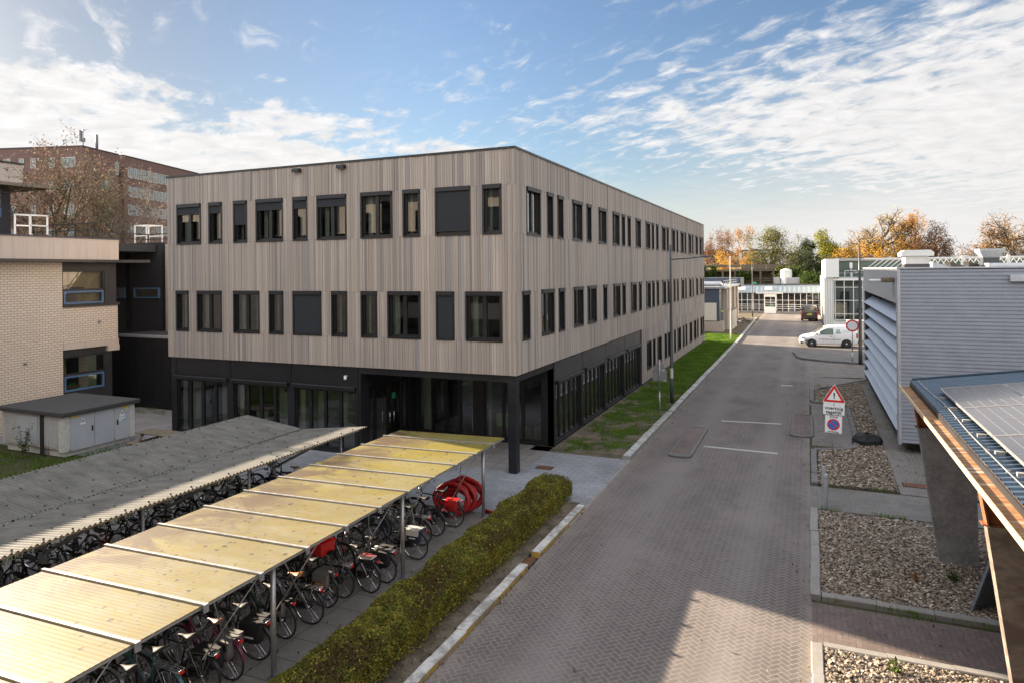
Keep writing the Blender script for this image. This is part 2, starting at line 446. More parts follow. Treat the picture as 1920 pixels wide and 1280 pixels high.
    simple('sign_back', (.25,.27,.29), .45, .5, var=.08)
    simple('sign_yellow', (.75,.50,.02), .5, var=.04)
    simple('sign_green', (.03,.32,.14), .5)
    simple('amber', (.80,.34,.02), .35)
    simple('leather_tan', (.48,.20,.065), .4, var=.15)
    simple('leather_brown', (.16,.08,.055), .4, var=.15)
    simple('leather_black', (.014,.013,.013), .6, 0., .2)
    simple('saddle_grey', (.045,.044,.043), .6, 0., .2)
    simple('bag_black', (.012,.012,.014), .85, bump=.2)
    simple('bag_grey', (.14,.135,.13), .75, bump=.2)
    simple('bag_taupe', (.17,.14,.14), .75, bump=.2)
    simple('bag_navy', (.018,.022,.055), .6, bump=.2)
    simple('bag_pale', (.55,.55,.51), .5, bump=.15)
    simple('wood_grey', (.16,.125,.085), .85, sc=9., var=.35, bump=.4)
    simple('bright_blue', (.06,.20,.42), .5)
    simple('blue_frame', (.085,.165,.29), .5, var=.06)
    simple('dark_cladding', (.032,.031,.036), .55, sc=1.2, var=.18)
    simple('jet_cladding', (.008,.008,.010), .55, sc=1.2, var=.2)
    simple('pale_wood', (.46,.36,.22), .7, sc=5., var=.2)
    simple('blue_panel', (.055,.068,.098), .5, sc=1.)
    simple('door_grey', (.42,.45,.49), .45, var=.05, sc=2.)
    simple('cabinet_metal', (.46,.47,.48), .5, .2, var=.1)
    simple('cabinet_side', (.54,.53,.51), .75, var=.15)
    simple('green_lamp', (.02,.30,.16), .4)
    simple('tank_white', (.74,.73,.68), .5, var=.06)
    simple('van_white', (.80,.80,.79), .25, var=.02, sc=2.)
    simple('van_dark', (.085,.08,.072), .25, .3, var=.1)
    simple('beige_render', (.60,.55,.47), .85)
    simple('frame_black', (.016,.016,.018), .35)
    simple('frame_navy', (.02,.03,.06), .3)
    simple('frame_teal', (.07,.16,.18), .35)
    simple('frame_silver', (.45,.46,.47), .3, .7)
    simple('frame_magenta', (.16,.015,.055), .35)
    simple('frame_grey', (.12,.125,.13), .35)
    simple('frame_green', (.03,.07,.05), .35)
    simple('frame_red', (.32,.02,.02), .35)
    # horizontally ribbed wall sheet (blue grey)
    simple('ribbed_metal', (.30,.322,.375), .5, .2, var=.06, sc=2.)
    simple('louvre_metal', (.40,.43,.475), .42, .45, var=.08, sc=2.)
    simple('flashing_metal', (.47,.49,.52), .42, .45, var=.1, sc=3.)
    simple('roof_blue', (.06,.095,.135), .38, .3, var=.15, sc=3.)
    t = NT('rusty_gutter', .8, .3); P = t.pos()
    a = t.noise(t.scale(P[3], 3., 9., 3.), 1., 5., .65); st = t.noise(t.scale(P[3], .6, 12., 1.), 1., 3., .6)
    c = t.ramp(a, [(.3, (.10,.055,.03)), (.48, (.22,.105,.042)), (.65, (.31,.19,.085)), (.8, (.35,.27,.165))])
    c = t.mix(t.step(st, .60, .66), c, (.40,.37,.33))
    t.col(c); M['rusty_gutter'] = t.mat
    t = NT('solar_cells', .12, .5); P = t.pos()
    c = t.mix(t.step(t.noise(P[3], .5, 2.), .3, .7), (.028,.024,.026), (.045,.038,.04)); t.col(c); t.b.inputs['Coat Weight'].default_value = .6; t.b.inputs['Coat Roughness'].default_value = .15; M['solar'] = t.mat
    # translucent yellowed corrugated panels
    t = NT('yellowed_panel', .55, .35); P = t.pos()
    a = t.noise(t.scale(P[3], .75, 1.25, 1.), 1.0, 6., .62, .6); al = t.noise(P[3], 5.5, 5., .7); w = t.noise(t.scale(P[3], 6., 1.5, 1.), 1.4, 4.)
    farg = t.step(P[1], 10., 17.); bl = t.noise(t.scale(P[3], .55, 1.5, 1.), 1.1, 5., .65, .5)
    base = t.mix(farg, t.mix(t.step(bl, .40, .60), (.265,.240,.155), (.235,.195,.070)), t.mix(t.step(bl, .40, .60), (.275,.240,.085), (.27,.222,.020)))
    c = t.mix(t.m('MULTIPLY', t.step(al, .46, .62), .55), base, (.27,.20,.035))
    edge = t.m('SUBTRACT', 1., t.step(t.m('ABSOLUTE', t.m('ADD', P[0], 10.9)), .2, 1.7))
    br = t.m('MULTIPLY', t.step(a, .40, .55), t.m('ADD', .20, t.m('MULTIPLY', edge, .95)), clamp=True)
    c = t.mix(br, c, (.125,.085,.048))
    v = t.n('ShaderNodeTexVoronoi'); v.inputs['Scale'].default_value = 5.5; v.inputs['Randomness'].default_value = 1.; t.put(v.inputs['Vector'], P[3])
    sr = t.white(v.outputs['Position']) 
    spot = t.m('MULTIPLY', t.m('LESS_THAN', t.m('ADD', v.outputs['Distance'], t.m('MULTIPLY', al, .10)), t.m('MULTIPLY', t.m('SUBTRACT', sr, .25), .42)), t.m('GREATER_THAN', sr, .42))
    v2 = t.n('ShaderNodeTexVoronoi'); v2.inputs['Scale'].default_value = 9.; t.put(v2.inputs['Vector'], P[3])
    sp2 = t.m('MULTIPLY', t.m('LESS_THAN', v2.outputs['Distance'], .24), t.m('GREATER_THAN', t.white(v2.outputs['Position']), .66))
    c = t.mix(t.m('MULTIPLY', sp2, .75), c, (.14,.11,.035))
    c = t.mix(t.m('MULTIPLY', spot, .85), c, (.045,.040,.034))
    t.col(c)
    td = t.n('ShaderNodeBsdfTranslucent'); t.L.new(c, td.inputs[0]); mx = t.n('ShaderNodeMixShader'); mx.inputs[0].default_value = .34
    t.L.new(t.b.outputs[0], mx.inputs[1]); t.L.new(td.outputs[0], mx.inputs[2]); t.L.new(mx.outputs[0], t.out.inputs[0]); M['yellow_panel'] = t.mat
    # weathered fibre cement sheets
    t = NT('fibre_cement', .85, .2); P = t.pos()
    a = t.noise(t.scale(P[3], 1.2, 3., 1.), 1., 6., .65); b = t.noise(P[3], 12., 5., .7); st = t.noise(t.scale(P[3], .35, 7., 1.), 1., 3.)
    c = t.mix(t.step(a, .35, .68), (.100,.097,.087), (.178,.171,.150))
    c = t.mix(t.m('MULTIPLY', t.step(b, .5, .7), .5), c, (.17,.16,.125))
    c = t.mix(t.m('MULTIPLY', t.step(st, .60, .68), .6), c, (.12,.115,.12))
    t.col(c); t.bump(b, .3, .01); M['fibre_cement'] = t.mat
mk_materials()
# ---------------------------------------------------------------- camera, light, sky
YAW, ROLL, FPX, CY = R(23.3187), R(.5607), 1285.56, 508.52
def camera():
    cd = bpy.data.cameras.new('camera'); o = bpy.data.objects.new('camera', cd); COL.objects.link(o)
    fw = Vector((-math.sin(YAW), math.cos(YAW), 0)); rt = Vector((math.cos(YAW), math.sin(YAW), 0)); up = Vector((0,0,1))
    c, s = math.cos(ROLL), math.sin(ROLL)
    r2 = rt*c-up*s; u2 = rt*s+up*c
    o.matrix_world = Matrix(((r2.x, u2.x, -fw.x, 0), (r2.y, u2.y, -fw.y, 0), (r2.z, u2.z, -fw.z, CAMH), (0,0,0,1)))
    cd.sensor_width = 36.; cd.lens = FPX/1920*36; cd.shift_y = -(640-CY)/1920.
    cd.clip_start = .05; cd.clip_end = 3000.
    SC.camera = o
camera()
SUNV = Vector((-1., .272, .357)).normalized()
EL = math.asin(SUNV.z); AZ = math.atan2(SUNV.x, SUNV.y)     # azimuth from +y towards +x
def light():
    ld = bpy.data.lights.new('sun', 'SUN'); o = bpy.data.objects.new('sun', ld); COL.objects.link(o)
    ld.energy = 4.7; ld.angle = R(.5); ld.color = (1., .83, .63)
    o.rotation_mode = 'QUATERNION'; o.rotation_quaternion = SUNV.to_track_quat('Z', 'Y')
    o.location = SUNV*60
    w = bpy.data.worlds.new('World'); SC.world = w; w.use_nodes = True
    nt = w.node_tree; N = nt.nodes; L = nt.links
    bg = N['Background']; bg.inputs[1].default_value = .075
    sky = N.new('ShaderNodeTexSky'); sky.sky_type = 'NISHITA'; sky.sun_disc = False
    sky.sun_elevation = EL; sky.sun_rotation = AZ; sky.air_density = 1.2; sky.dust_density = .8; sky.ozone_density = 2.2
    def n(t, **k):
        x = N.new(t)
        for a, b in k.items(): setattr(x, a, b)
        return x
    def put(s, v):
        if isinstance(v, bpy.types.NodeSocket): L.new(v, s)
        else: s.default_value = v
    def m(op, a, b=None, clamp=False):
        x = n('ShaderNodeMath', operation=op, use_clamp=clamp); put(x.inputs[0], a)
        if b is not None: put(x.inputs[1], b)
        return x.outputs[0]
    def step(v, lo, hi, smooth=True):
        x = n('ShaderNodeMapRange', clamp=True, interpolation_type='SMOOTHSTEP' if smooth else 'LINEAR'); put(x.inputs[0], v); put(x.inputs[1], lo); put(x.inputs[2], hi); return x.outputs[0]
    tc = n('ShaderNodeTexCoord'); sp = n('ShaderNodeSeparateXYZ'); L.new(tc.outputs['Generated'], sp.inputs[0])
    nz = n('ShaderNodeVectorMath', operation='NORMALIZE'); L.new(tc.outputs['Generated'], nz.inputs[0]); L.new(nz.outputs[0], sp.inputs[0])
    x, y, z = sp.outputs
    th = m('MULTIPLY', m('ARCTAN2', x, y), 57.2958); el = m('MULTIPLY', m('ARCSINE', z), 57.2958)
    def noise(v, sc, det=5., ro=.55, di=0.):
        q = n('ShaderNodeTexNoise'); L.new(v, q.inputs['Vector']); q.inputs['Scale'].default_value = sc; q.inputs['Detail'].default_value = det
        q.inputs['Roughness'].default_value = ro; q.inputs['Distortion'].default_value = di; return q.outputs['Fac']
    # cloud layer coordinates: a flat layer overhead seen in perspective
    inv = m('DIVIDE', 1., m('MAXIMUM', m('ADD', z, .10), .04))
    cx = n('ShaderNodeCombineXYZ'); L.new(m('MULTIPLY', x, inv), cx.inputs[0]); L.new(m('MULTIPLY', y, inv), cx.inputs[1]); flat = cx.outputs[0]
    rot = n('ShaderNodeVectorRotate', rotation_type='Z_AXIS'); L.new(flat, rot.inputs[0]); rot.inputs['Angle'].default_value = R(38.)
    st = n('ShaderNodeVectorMath', operation='MULTIPLY'); L.new(rot.outputs[0], st.inputs[0]); st.inputs[1].default_value = (1., 2.2, 1.)
    n1 = noise(flat, 1.1, 8., .62, .5); n2 = noise(flat, 6.5, 8., .62, .5); n3 = noise(st.outputs[0], 4.6, 8., .60, .6)
    nl = noise(flat, 2.6, 9., .60, .3)
    # left bank
    dl = m('SUBTRACT', m('ADD', 16.1, m('MULTIPLY', m('ADD', th, 60.), -.155)), el)
    left = m('ADD', m('MULTIPLY', dl, .16), m('ADD', m('MULTIPLY', m('SUBTRACT', nl, .5), 3.4), m('MULTIPLY', m('SUBTRACT', n3, .5), 1.6)))
    left = m('MULTIPLY', step(left, -.05, .55), step(th, -8., -26.))
    # right field of small ripples
    du = m('SUBTRACT', m('ADD', 13.9, m('MULTIPLY', m('ADD', th, 29.), .225)), el)
    dw = m('SUBTRACT', el, m('SUBTRACT', 13.2, m('MULTIPLY', m('ADD', th, 29.), .40)))
    mn = m('MINIMUM', du, dw)
    rf = m('ADD', m('MULTIPLY', mn, .16), m('ADD', m('MULTIPLY', m('SUBTRACT', n2, .5), 2.4), m('MULTIPLY', m('SUBTRACT', n3, .5), 3.0)))
    right = m('MULTIPLY', step(rf, .18, 1.45), step(th, -31., -22.))
    # thin veil near the horizon and on the right
    veil = m('MULTIPLY', m('ADD', step(el, 9., 1.), m('MULTIPLY', step(th, -22., 8.), step(el, 19., 5.))), .62)
    veil = m('MULTIPLY', veil, m('ADD', .62, m('MULTIPLY', n1, .55)), clamp=True)
    wisps = m('MULTIPLY', m('MULTIPLY', step(n3, .50, .74), step(n1, .42, .60)), .75)
    # clouds added out of view, above and behind, to light the shade
    over = m('MULTIPLY', m('MAXIMUM', step(el, 21., 34.), step(y, .15, -.35)), m('MULTIPLY', step(n1, .36, .56), .95))
    cov = m('MAXIMUM', m('MAXIMUM', left, right), m('MAXIMUM', m('MAXIMUM', veil, wisps), over))
    cov = m('MULTIPLY', cov, step(el, -2., .2))
    shade = m('ADD', .92, m('MULTIPLY', m('MULTIPLY', m('SUBTRACT', n2, .5), .6), step(el, 1., 12.)))
    near_sun = m('ADD', 1., m('MULTIPLY', step(th, -20., -75.), .10))
    # visible sky band dimmed; added clouds overhead and behind brightened as fill light
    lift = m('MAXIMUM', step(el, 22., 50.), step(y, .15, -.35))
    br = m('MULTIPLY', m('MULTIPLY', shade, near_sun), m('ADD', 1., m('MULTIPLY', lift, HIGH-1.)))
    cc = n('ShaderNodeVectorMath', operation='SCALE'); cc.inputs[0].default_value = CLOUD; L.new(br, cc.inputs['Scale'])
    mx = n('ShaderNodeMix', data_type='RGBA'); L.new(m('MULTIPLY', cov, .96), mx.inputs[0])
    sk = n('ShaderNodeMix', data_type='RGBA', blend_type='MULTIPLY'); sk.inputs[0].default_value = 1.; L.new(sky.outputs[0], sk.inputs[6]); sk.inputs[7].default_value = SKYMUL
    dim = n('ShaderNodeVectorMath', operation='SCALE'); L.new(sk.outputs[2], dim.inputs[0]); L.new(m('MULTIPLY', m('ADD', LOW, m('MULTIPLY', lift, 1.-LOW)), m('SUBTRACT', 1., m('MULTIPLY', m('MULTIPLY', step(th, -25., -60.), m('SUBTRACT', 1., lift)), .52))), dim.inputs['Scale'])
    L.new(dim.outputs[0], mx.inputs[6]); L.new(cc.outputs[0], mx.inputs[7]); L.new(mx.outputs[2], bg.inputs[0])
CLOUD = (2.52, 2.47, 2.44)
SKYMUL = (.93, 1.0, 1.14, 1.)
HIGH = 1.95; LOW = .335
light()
SC.view_settings.view_transform = 'Standard'; SC.view_settings.look = 'None'
SC.view_settings.exposure = 2.38; SC.view_settings.gamma = 1.
SC.cycles.max_bounces = 6; SC.cycles.diffuse_bounces = 3; SC.cycles.glossy_bounces = 3; SC.cycles.transmission_bounces = 4
SC.cycles.transparent_max_bounces = 12; SC.cycles.use_denoising = True; SC.cycles.sample_clamp_indirect = 6.

# ---------------------------------------------------------------- ground, road, paths, kerbs
def sheet(name, poly, z, mat, th=.25):
    mb = MB(); mb.prism(poly, z-th, z, 'z'); return struct(name, mb, M[mat])
def rect(x0, x1, y0, y1): return [(x0,y0),(x1,y0),(x1,y1),(x0,y1)]
def ground():
    mb = MB(); mb.quad((-900,-400,-.03), (900,-400,-.03), (900,1600,-.03), (-900,1600,-.03)); struct('ground', mb, M['far_ground'])
    sheet('road', rect(-5.78, 0.02, -2., 46.)+[], 0., 'road_pavers')
    sheet('road_far', [(-5.78,46.),(.02,46.),(3.2,46.6),(40,46.6),(40,53.),(3.,53.),(-.6,54.6),(-1.1,58.6),(40,57.8),(40,66.),(1.6,66.),(1.6,110.),(-6.2,110.),(-5.9,80.),(-5.78,60.)], 0., 'road_pavers')
    sheet('road_far', rect(.03, 5.5, 36.5, 46.0), -.006, 'road_pavers')
    sheet('pavement', rect(-31, -5.79, 17.0, 24.3), .004, 'plaza_pavers')
    sheet('footpath', rect(-23., -7.0, -2., 16.98), .006, 'old_slabs')
    sheet('yard', rect(-31., -23.2, 18.6, 24.3), .010, 'yard_pavers')
    sheet('entrance_pavement', rect(-15.0, -8.86, 20.9, 24.4), .012, 'old_slabs')
    sheet('soil', rect(-9.6, -6.03, 23.75, 73.5), .012, 'soil')
    sheet('soil_bed', rect(-7.45, -6.05, -1., 18.75), .030, 'soil')
    sheet('verge', rect(-9.4, -6.2, 73.5, 110.), .008, 'soil')
    sheet('parking_bay', [(-.7,54.7),(3.,53.1),(40,53.1),(40,57.7),(-1.0,58.5)], .06, 'path_pavers')
    # right hand beds and paths
    sheet('path', rect(.02, 12., 13.3, 14.9), .012, 'red_pavers')
    sheet('path', rect(.02, 12., 20.75, 22.9), .014, 'path_pavers')
    sheet('path', [(2.45,22.9),(3.9,22.9),(4.1,44.),(2.75,44.)], .036, 'path_pavers')
    sheet('path', rect(.1, 1.66, 28.2, 36.9), .010, 'path_pavers')
    sheet('gravel_bed', rect(.2, 12., -2., 13.1), .03, 'gravel_bed')
    sheet('gravel_bed', rect(.2, 12., 15.3, 20.55), .03, 'gravel_bed')
    bed3 = [(.25,23.1),(12,23.1),(12,47.),(5.,47.),(3.3,45.8),(1.3,42.2),(.3,40.6),(.3,37.2),(1.4,37.2),(1.75,36.),(1.75,29.3),(1.5,28.3),(.3,27.4)]
    sheet('gravel_bed', bed3, .028, 'gravel_bed')
    # kerbs, stone by stone
    def run(name, pts, w, h, mat, stone=1., z0=-.1, gap=.008, jit=.012):
        mb = MB()
        for a, b in zip(pts[:-1], pts[1:]):
            a, b = Vector((*a,0)), Vector((*b,0)); d = b-a; L = d.length; d.normalize(); nrm = Vector((-d.y, d.x, 0))
            k = max(1, round(L/stone)); s = L/k
            for i in range(k):
                c = a+d*(s*(i+.5))+nrm*random.uniform(-jit, jit); hh = h+random.uniform(-jit, jit)*.7; dd = (d+nrm*random.uniform(-.006,.006)).normalized(); nn = Vector((-dd.y, dd.x, 0))
                hl = s/2-gap/2; hw = w/2; bv = .018
                prof = [(-hw, z0), (hw, z0), (hw, hh-bv), (hw-bv, hh), (-hw+bv, hh), (-hw, hh-bv)]
                vs = [c+dd*(-hl)+nn*p[0]+Vector((0,0,p[1])) for p in prof]+[c+dd*hl+nn*p[0]+Vector((0,0,p[1])) for p in prof]
                fs = [(0,1,2,3,4,5)[::-1], tuple(range(6,12))]+[(j,(j+1)%6,6+(j+1)%6,6+j) for j in range(6)]
                mb.add([tuple(v) for v in vs], fs)
        return struct(name, mb, M[mat])
    run('kerb', [(-5.90,-1.),(-5.90,14.2)], .21, .11, 'kerb_white_yellow')
    run('kerb', [(-5.90,14.9),(-5.90,18.4)], .21, .11, 'kerb_white_yellow')
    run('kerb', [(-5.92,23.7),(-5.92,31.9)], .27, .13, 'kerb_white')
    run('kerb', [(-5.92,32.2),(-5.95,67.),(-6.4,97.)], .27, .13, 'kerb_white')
    run('kerb', [(.10,-2.),(.10,13.2)], .20, .085, 'kerb_grey')
    run('kerb', [(.2,13.2),(12.,13.2)], .18, .080, 'kerb_grey', 1.)
    run('kerb', [(.2,15.2),(12.,15.2)], .20, .090, 'kerb_grey', 1.)
    run('kerb', [(.10,15.1),(.10,20.65)], .20, .085, 'kerb_grey')
    run('kerb', [(.14,23.0),(.14,27.3)], .20, .10, 'kerb_dark')
    run('kerb', [(.15,27.35),(1.15,27.75),(1.6,28.4),(1.68,29.3),(1.68,36.)], .20, .10, 'kerb_dark', .5)
    run('kerb', [(1.6,36.4),(1.3,37.05),(.15,37.15)], .20, .10, 'kerb_dark', .5)
    run('kerb', [(.15,37.3),(.15,40.5),(.6,41.6),(1.3,42.4),(2.2,44.),(3.3,46.0),(5.,47.1)], .20, .10, 'kerb_dark', .6)
    run('kerb', [(-1.05,58.4),(-.72,55.3),(-.3,54.45),(1.2,53.5),(3.,53.0),(9.,52.9),(24.,52.9)], .18, .13, 'kerb_dark', .7)
    run('kerb', [(-5.80,17.0),(-5.80,23.7)], .10, .022, 'kerb_grey', 1.)
    # paint: zigzag priority lines
    for (xa, ya, xb, yb) in ((-3.54,31.35,-1.09,31.6), (-3.65,26.6,-1.05,26.5)):
        mb = MB(); n = 46; vs = []
        for i in range(n+1):
            f = i/n; x = xa+(xb-xa)*f; y = ya+(yb-ya)*f+(.045 if i%2 else -.045); vs += [(x, y-.075, .005), (x, y+.075, .005)]
        mb.add(vs, [(2*i, 2*i+2, 2*i+3, 2*i+1) for i in range(n)]); struct('road_marking', mb, M['paint_white'])
    mb = MB(); mb.box(-1.45,-.85,41.95,42.25,-.05,.006, 0); mb.box(-1.40,-.90,42.0,42.2,-.05,.010,1); struct('road_marking', mb, [M['paint_white'], M['galv_dull']])
    # loose joint stones, iron covers
    def drain(x, y, w, d, z, lab):
        mb = MB(); mb.box(x-w/2-.04, x+w/2+.04, y-d/2-.04, y+d/2+.04, z-.1, z+.006, 1)
        n = 7
        for i in range(n):
            xx = x-w/2+w*(i+.5)/n; mb.box(xx-w/n*.32, xx+w/n*.32, y-d/2, y+d/2, z-.05, z+.014, 0)
        o = mb.build('drain_cover', [M['steel_rust'], M['black_plastic']], None, (x, y, z)); tag(o, lab, 'drain cover')
    drain(-8.25, 21.76, .5, .32, .006, 'rusty rectangular drain cover in the grey pavers by the entrance column')
    drain(2.95, 23.95, .62, .4, .036, 'rusty drain grate beside the gravel near the concrete fin')
    drain(-5.95, 32.05, .3, .26, .02, 'rusty gully cover in the gap of the white kerb by the grass')
    drain(-5.98, 14.55, .3, .45, .0, 'brown gully grate in the kerb gap beside the hedge')
ground()

def island(cx, cy, w, l, name, lab):
    o = thing(name, lab, 'traffic island', (cx, cy, 0))
    def out(k, z):
        pts = []
        hw, hl = w/2*k[0], l/2*k[1]
        for (sx, sy, a0) in ((1,1,0),(-1,1,90),(-1,-1,180),(1,-1,270)):
            r = hw*.95
            for i in range(5):
                t = R(a0+90*i/4); pts.append((sx*(hw-r)+r*math.cos(t), sy*(hl-r*.6)+r*.6*math.sin(t)))
        return [(cx+p[0], cy+p[1], z) for p in pts]
    a, b, c = out((1,1), -.05), out((1,1), .07), out((.93,.975), .092)
    d, e = out((.78,.93), .092), out((.775,.928), .082)
    n = len(a); mb = MB(); mb.add(a+b+c+d, [(k*n+i, k*n+(i+1)%n, (k+1)*n+(i+1)%n, (k+1)*n+i) for k in range(3) for i in range(n)])
    mb.build('kerb_ring', M['kerb_dark'], o)
    mb = MB(); mb.add(e, [tuple(range(n))]); mb.build('paving', M['red_pavers'], o)
island(-4.25, 27.05, .82, 4.9, 'traffic_island', 'long low oval traffic island with red pavers near the grass side of the road')
island(-.27, 31.5, .86, 4.4, 'traffic_island', 'low oval traffic island of red pavers beside the warning sign')
# ---------------------------------------------------------------- timber clad office building
BX, BY, BXL, BYF = -8.804, 20.698, -24.62, 65.2
ZC, ZR = 3.234, 10.68
U_ = [(-24.05,1.31,2,.2),(-22.26,.66,1,.2),(-20.94,.66,1,.55),(-19.78,1.31,2,.2),(-17.96,.66,1,.2),(-16.82,1.31,2,.2),(-14.85,1.31,2,0),(-13.06,.66,1,0),(-11.75,1.31,2,.93),(-9.94,.66,1,0)]
L_ = [(-24.11,.66,1,0),(-22.95,1.31,2,0),(-20.98,1.31,2,0),(-19.16,.66,1,0),(-17.99,1.31,2,1),(-16.19,.66,1,0),(-14.87,.66,1,0),(-13.73,1.31,2,0),(-11.75,.66,1,1),(-10.61,1.31,2,0)]
RU = [(21.68,2),(23.64,1),(24.81,1),(26.63,2),(28.61,1),(30.42,2),(32.89,2),(34.70,1),(35.95,1),(37.76,2),(40.33,2),(42.12,1),(43.46,1),(45.22,2),(47.0,1),(48.80,2),(50.78,1),(52.54,2),(54.40,1),(56.24,2),(58.09,1),(59.97,2),(62.37,2),(64.2,1)]
RM = [(21.21,1),(23.02,2),(24.86,1),(26.68,2),(28.65,2),(31.10,1),(32.95,2),(34.71,1),(36.59,2),(38.50,1),(40.33,2),(42.12,1),(43.47,1),(45.23,2),(47.08,1),(49.45,1),(50.80,1),(52.62,2),(54.43,1),(56.24,2),(58.07,1),(59.93,2),(62.37,2),(64.1,1)]
RL = [(40.38,2),(42.18,1),(43.5,2),(45.93,1),(47.08,1),(49.40,1),(50.90,2),(53.20,1),(54.48,1),(56.33,2),(58.65,2),(60.58,1),(62.44,2),(64.18,1)]
BANDS_U = (7.904, 9.515); BANDS_M = (4.343, 5.951); BANDS_L = (.72, 2.40)
root = thing('office_building', 'three storey office building clad in greyish brown vertical timber boards above a black ground floor', 'building', (-16.7, 43., 0))

def cladding():
    mb = MB()
    def facade(u0, u1, bands, place):
        # bands: list of (z0, z1, [openings])
        g = [u0]
        while g[-1] < u1-.05: g.append(g[-1]+random.choice((.068,.095,.095,.12,.12)))
        g[-1] = u1
        tones = [None]*len(g)
        for bi, (z0, z1, ops) in enumerate(bands):
            for i in range(len(g)-1):
                a, b = g[i], g[i+1]
                same = bi > 0 and random.random() < .45
                if not same: tones[i] = random.choice((random.random(), random.gauss(.5,.18), random.gauss(.6,.15)))
                tn = min(1, max(0, tones[i] if tones[i] is not None else random.random()))
                segs = [(a, b)]
                for (o0, o1) in ops:
                    ns = []
                    for (s0, s1) in segs:
                        if o1 <= s0 or o0 >= s1: ns.append((s0, s1)); continue
                        if s0 < o0: ns.append((s0, o0))
                        if s1 > o1: ns.append((o1, s1))
                    segs = ns
                for (s0, s1) in segs:
                    if s1-s0 < .022: continue
                    th = random.choice((.022, .022, .030, .036)); gp = .004
                    zz0 = z0+(0 if same or bi == 0 else .004)
                    place(mb, s0+gp, s1-gp, zz0, z1, th, tn)
    def ops(lst, hw): return [(x, x+(1.31 if w == 2 else .66)) for (x, w) in lst]
    lu = [(x, x+w) for x, w, *_ in U_]; ll = [(x, x+w) for x, w, *_ in L_]
    bl = [(ZC,4.343,[]),(4.343,5.951,ll),(5.951,7.904,[]),(7.904,9.515,lu),(9.515,ZR,[])]
    facade(BXL, BX+.0, bl, lambda m, a, b, z0, z1, th, tn: m.box(a, b, BY-th, BY, z0, z1, 0, tn))
    def pr(m, a, b, z0, z1, th, tn): m.box(BX, BX+th, a, b, z0, z1, 0, tn)
    ru, rm, rl = ops(RU,1), ops(RM,1), ops(RL,1)
    br = [(ZC,4.343,[]),(4.343,5.951,rm),(5.951,7.904,[]),(7.904,9.515,ru),(9.515,ZR,[])]
    facade(BY-.03, BYF, br, pr)
    facade(39.14, BYF, [(.12,.72,[]),(.72,2.40,rl),(2.40,ZC-.004,[])], pr)
    # left end wall, in view only at a glancing angle
    facade(BY, BY+12., [(ZC, ZR, [])], lambda m, a, b, z0, z1, th, tn: m.box(BXL-th, BXL, a, b, z0, z1, 0, tn))
    mb.build('timber_cladding', M['timber'], root)
    # black backing wall with window openings
    mb = MB(); T = .26
    def strips(z0, z1, opens, u0, u1, f):
        c = u0
        for (a, b) in sorted(opens):
            if a > c: f(c, a, z0, z1)
            c = b
        if u1 > c: f(c, u1, z0, z1)
    fl = lambda a, b, z0, z1: mb.box(a, b, BY, BY+T, z0, z1)
    fr = lambda a, b, z0, z1: mb.box(BX-T, BX, a, b, z0, z1)
    for (z0, z1, o) in bl: strips(z0, z1, o, BXL, BX, fl)
    for (z0, z1, o) in br: strips(z0, z1, o, BY+T, BYF, fr)
    for (z0, z1, o) in [(0.,.72,[]),(.72,2.40,rl),(2.40,ZC,[])]: strips(z0, z1, o, 39.14, BYF, fr)
    mb.box(BXL, BXL+T, BY+T, BYF, 0., ZR); mb.box(BXL+T, BX-T, BYF-T, BYF, 0., ZR)
    mb.build('backing_wall', M['black_backing'], root)
    # roof deck and coping
    mb = MB(); mb.box(BXL+.2, BX-.2, BY+.2, BYF-.2, 10.25, 10.45); mb.build('roof', M['roof_felt'], root)
    mb = MB()
    for (x0,x1,y0,y1) in ((BXL-.05,BX+.055,BY-.055,BY+.28),(BX-.28,BX+.055,BY+.28,BYF),(BXL-.05,BXL+.28,BY+.28,BYF),(BXL+.28,BX-.28,BYF-.28,BYF)): mb.box(x0,x1,y0,y1,ZR+.002,ZR+.075)
    mb.build('roof_coping', M['anthracite'], root)
cladding()

def win_mesh(w, h, sashes):
    # frame in local coordinates: x along, y into the building, z up
    mb = MB(); f = .07; y0, y1 = .035, .13
    s = .035  # outer metal surround, just proud of the boards
    for (a,b,c,d) in ((-.03,.0+s,-.03,h+.03),(w-s,w+.03,-.03,h+.03)): mb.box(a,b,-.045,.14,c,d)
    mb.box(s,w-s,-.045,.14,h-s,h+.03); mb.box(s,w-s,-.055,.14,-.03,s)
    iw0, iw1 = s, w-s
    n = sashes; sw = (iw1-iw0)/n
    for k in range(n):
        a, b = iw0+k*sw, iw0+(k+1)*sw
        mb.box(a,a+f,y0,y1,s,h-s); mb.box(b-f,b,y0,y1,s,h-s); mb.box(a+f,b-f,y0,y1,s,s+f); mb.box(a+f,b-f,y0,y1,h-s-f,h-s)
    return mb.mesh('window', M['anthracite']), [(iw0+k*sw+f, iw0+(k+1)*sw-f, s+f, h-s-f) for k in range(n)]
WH = 1.610
WM = {1: win_mesh(.66, WH, 1), 2: win_mesh(1.31, WH, 2)}
PANE = {}
def pane_mesh(p):
    key = tuple(round(v,3) for v in p)
    if key not in PANE:
        mb = MB(); mb.quad((p[0],.085,p[2]), (p[1],.085,p[2]), (p[1],.085,p[3]), (p[0],.085,p[3])); PANE[key] = mb.mesh('pane', M['window_glass'])
    return PANE[key]
BOXM = {}
def box_mesh(w):
    if w not in BOXM:
        mb = MB(); mb.bbox(.0,w,-.085,-.046,WH-.12,WH+.035,.012); BOXM[w] = mb.mesh('shutter_box', M['black_panel'])
    return BOXM[w]
def place(o, parent, m):
    COL.objects.link(o); o.parent = parent; o.matrix_local = m
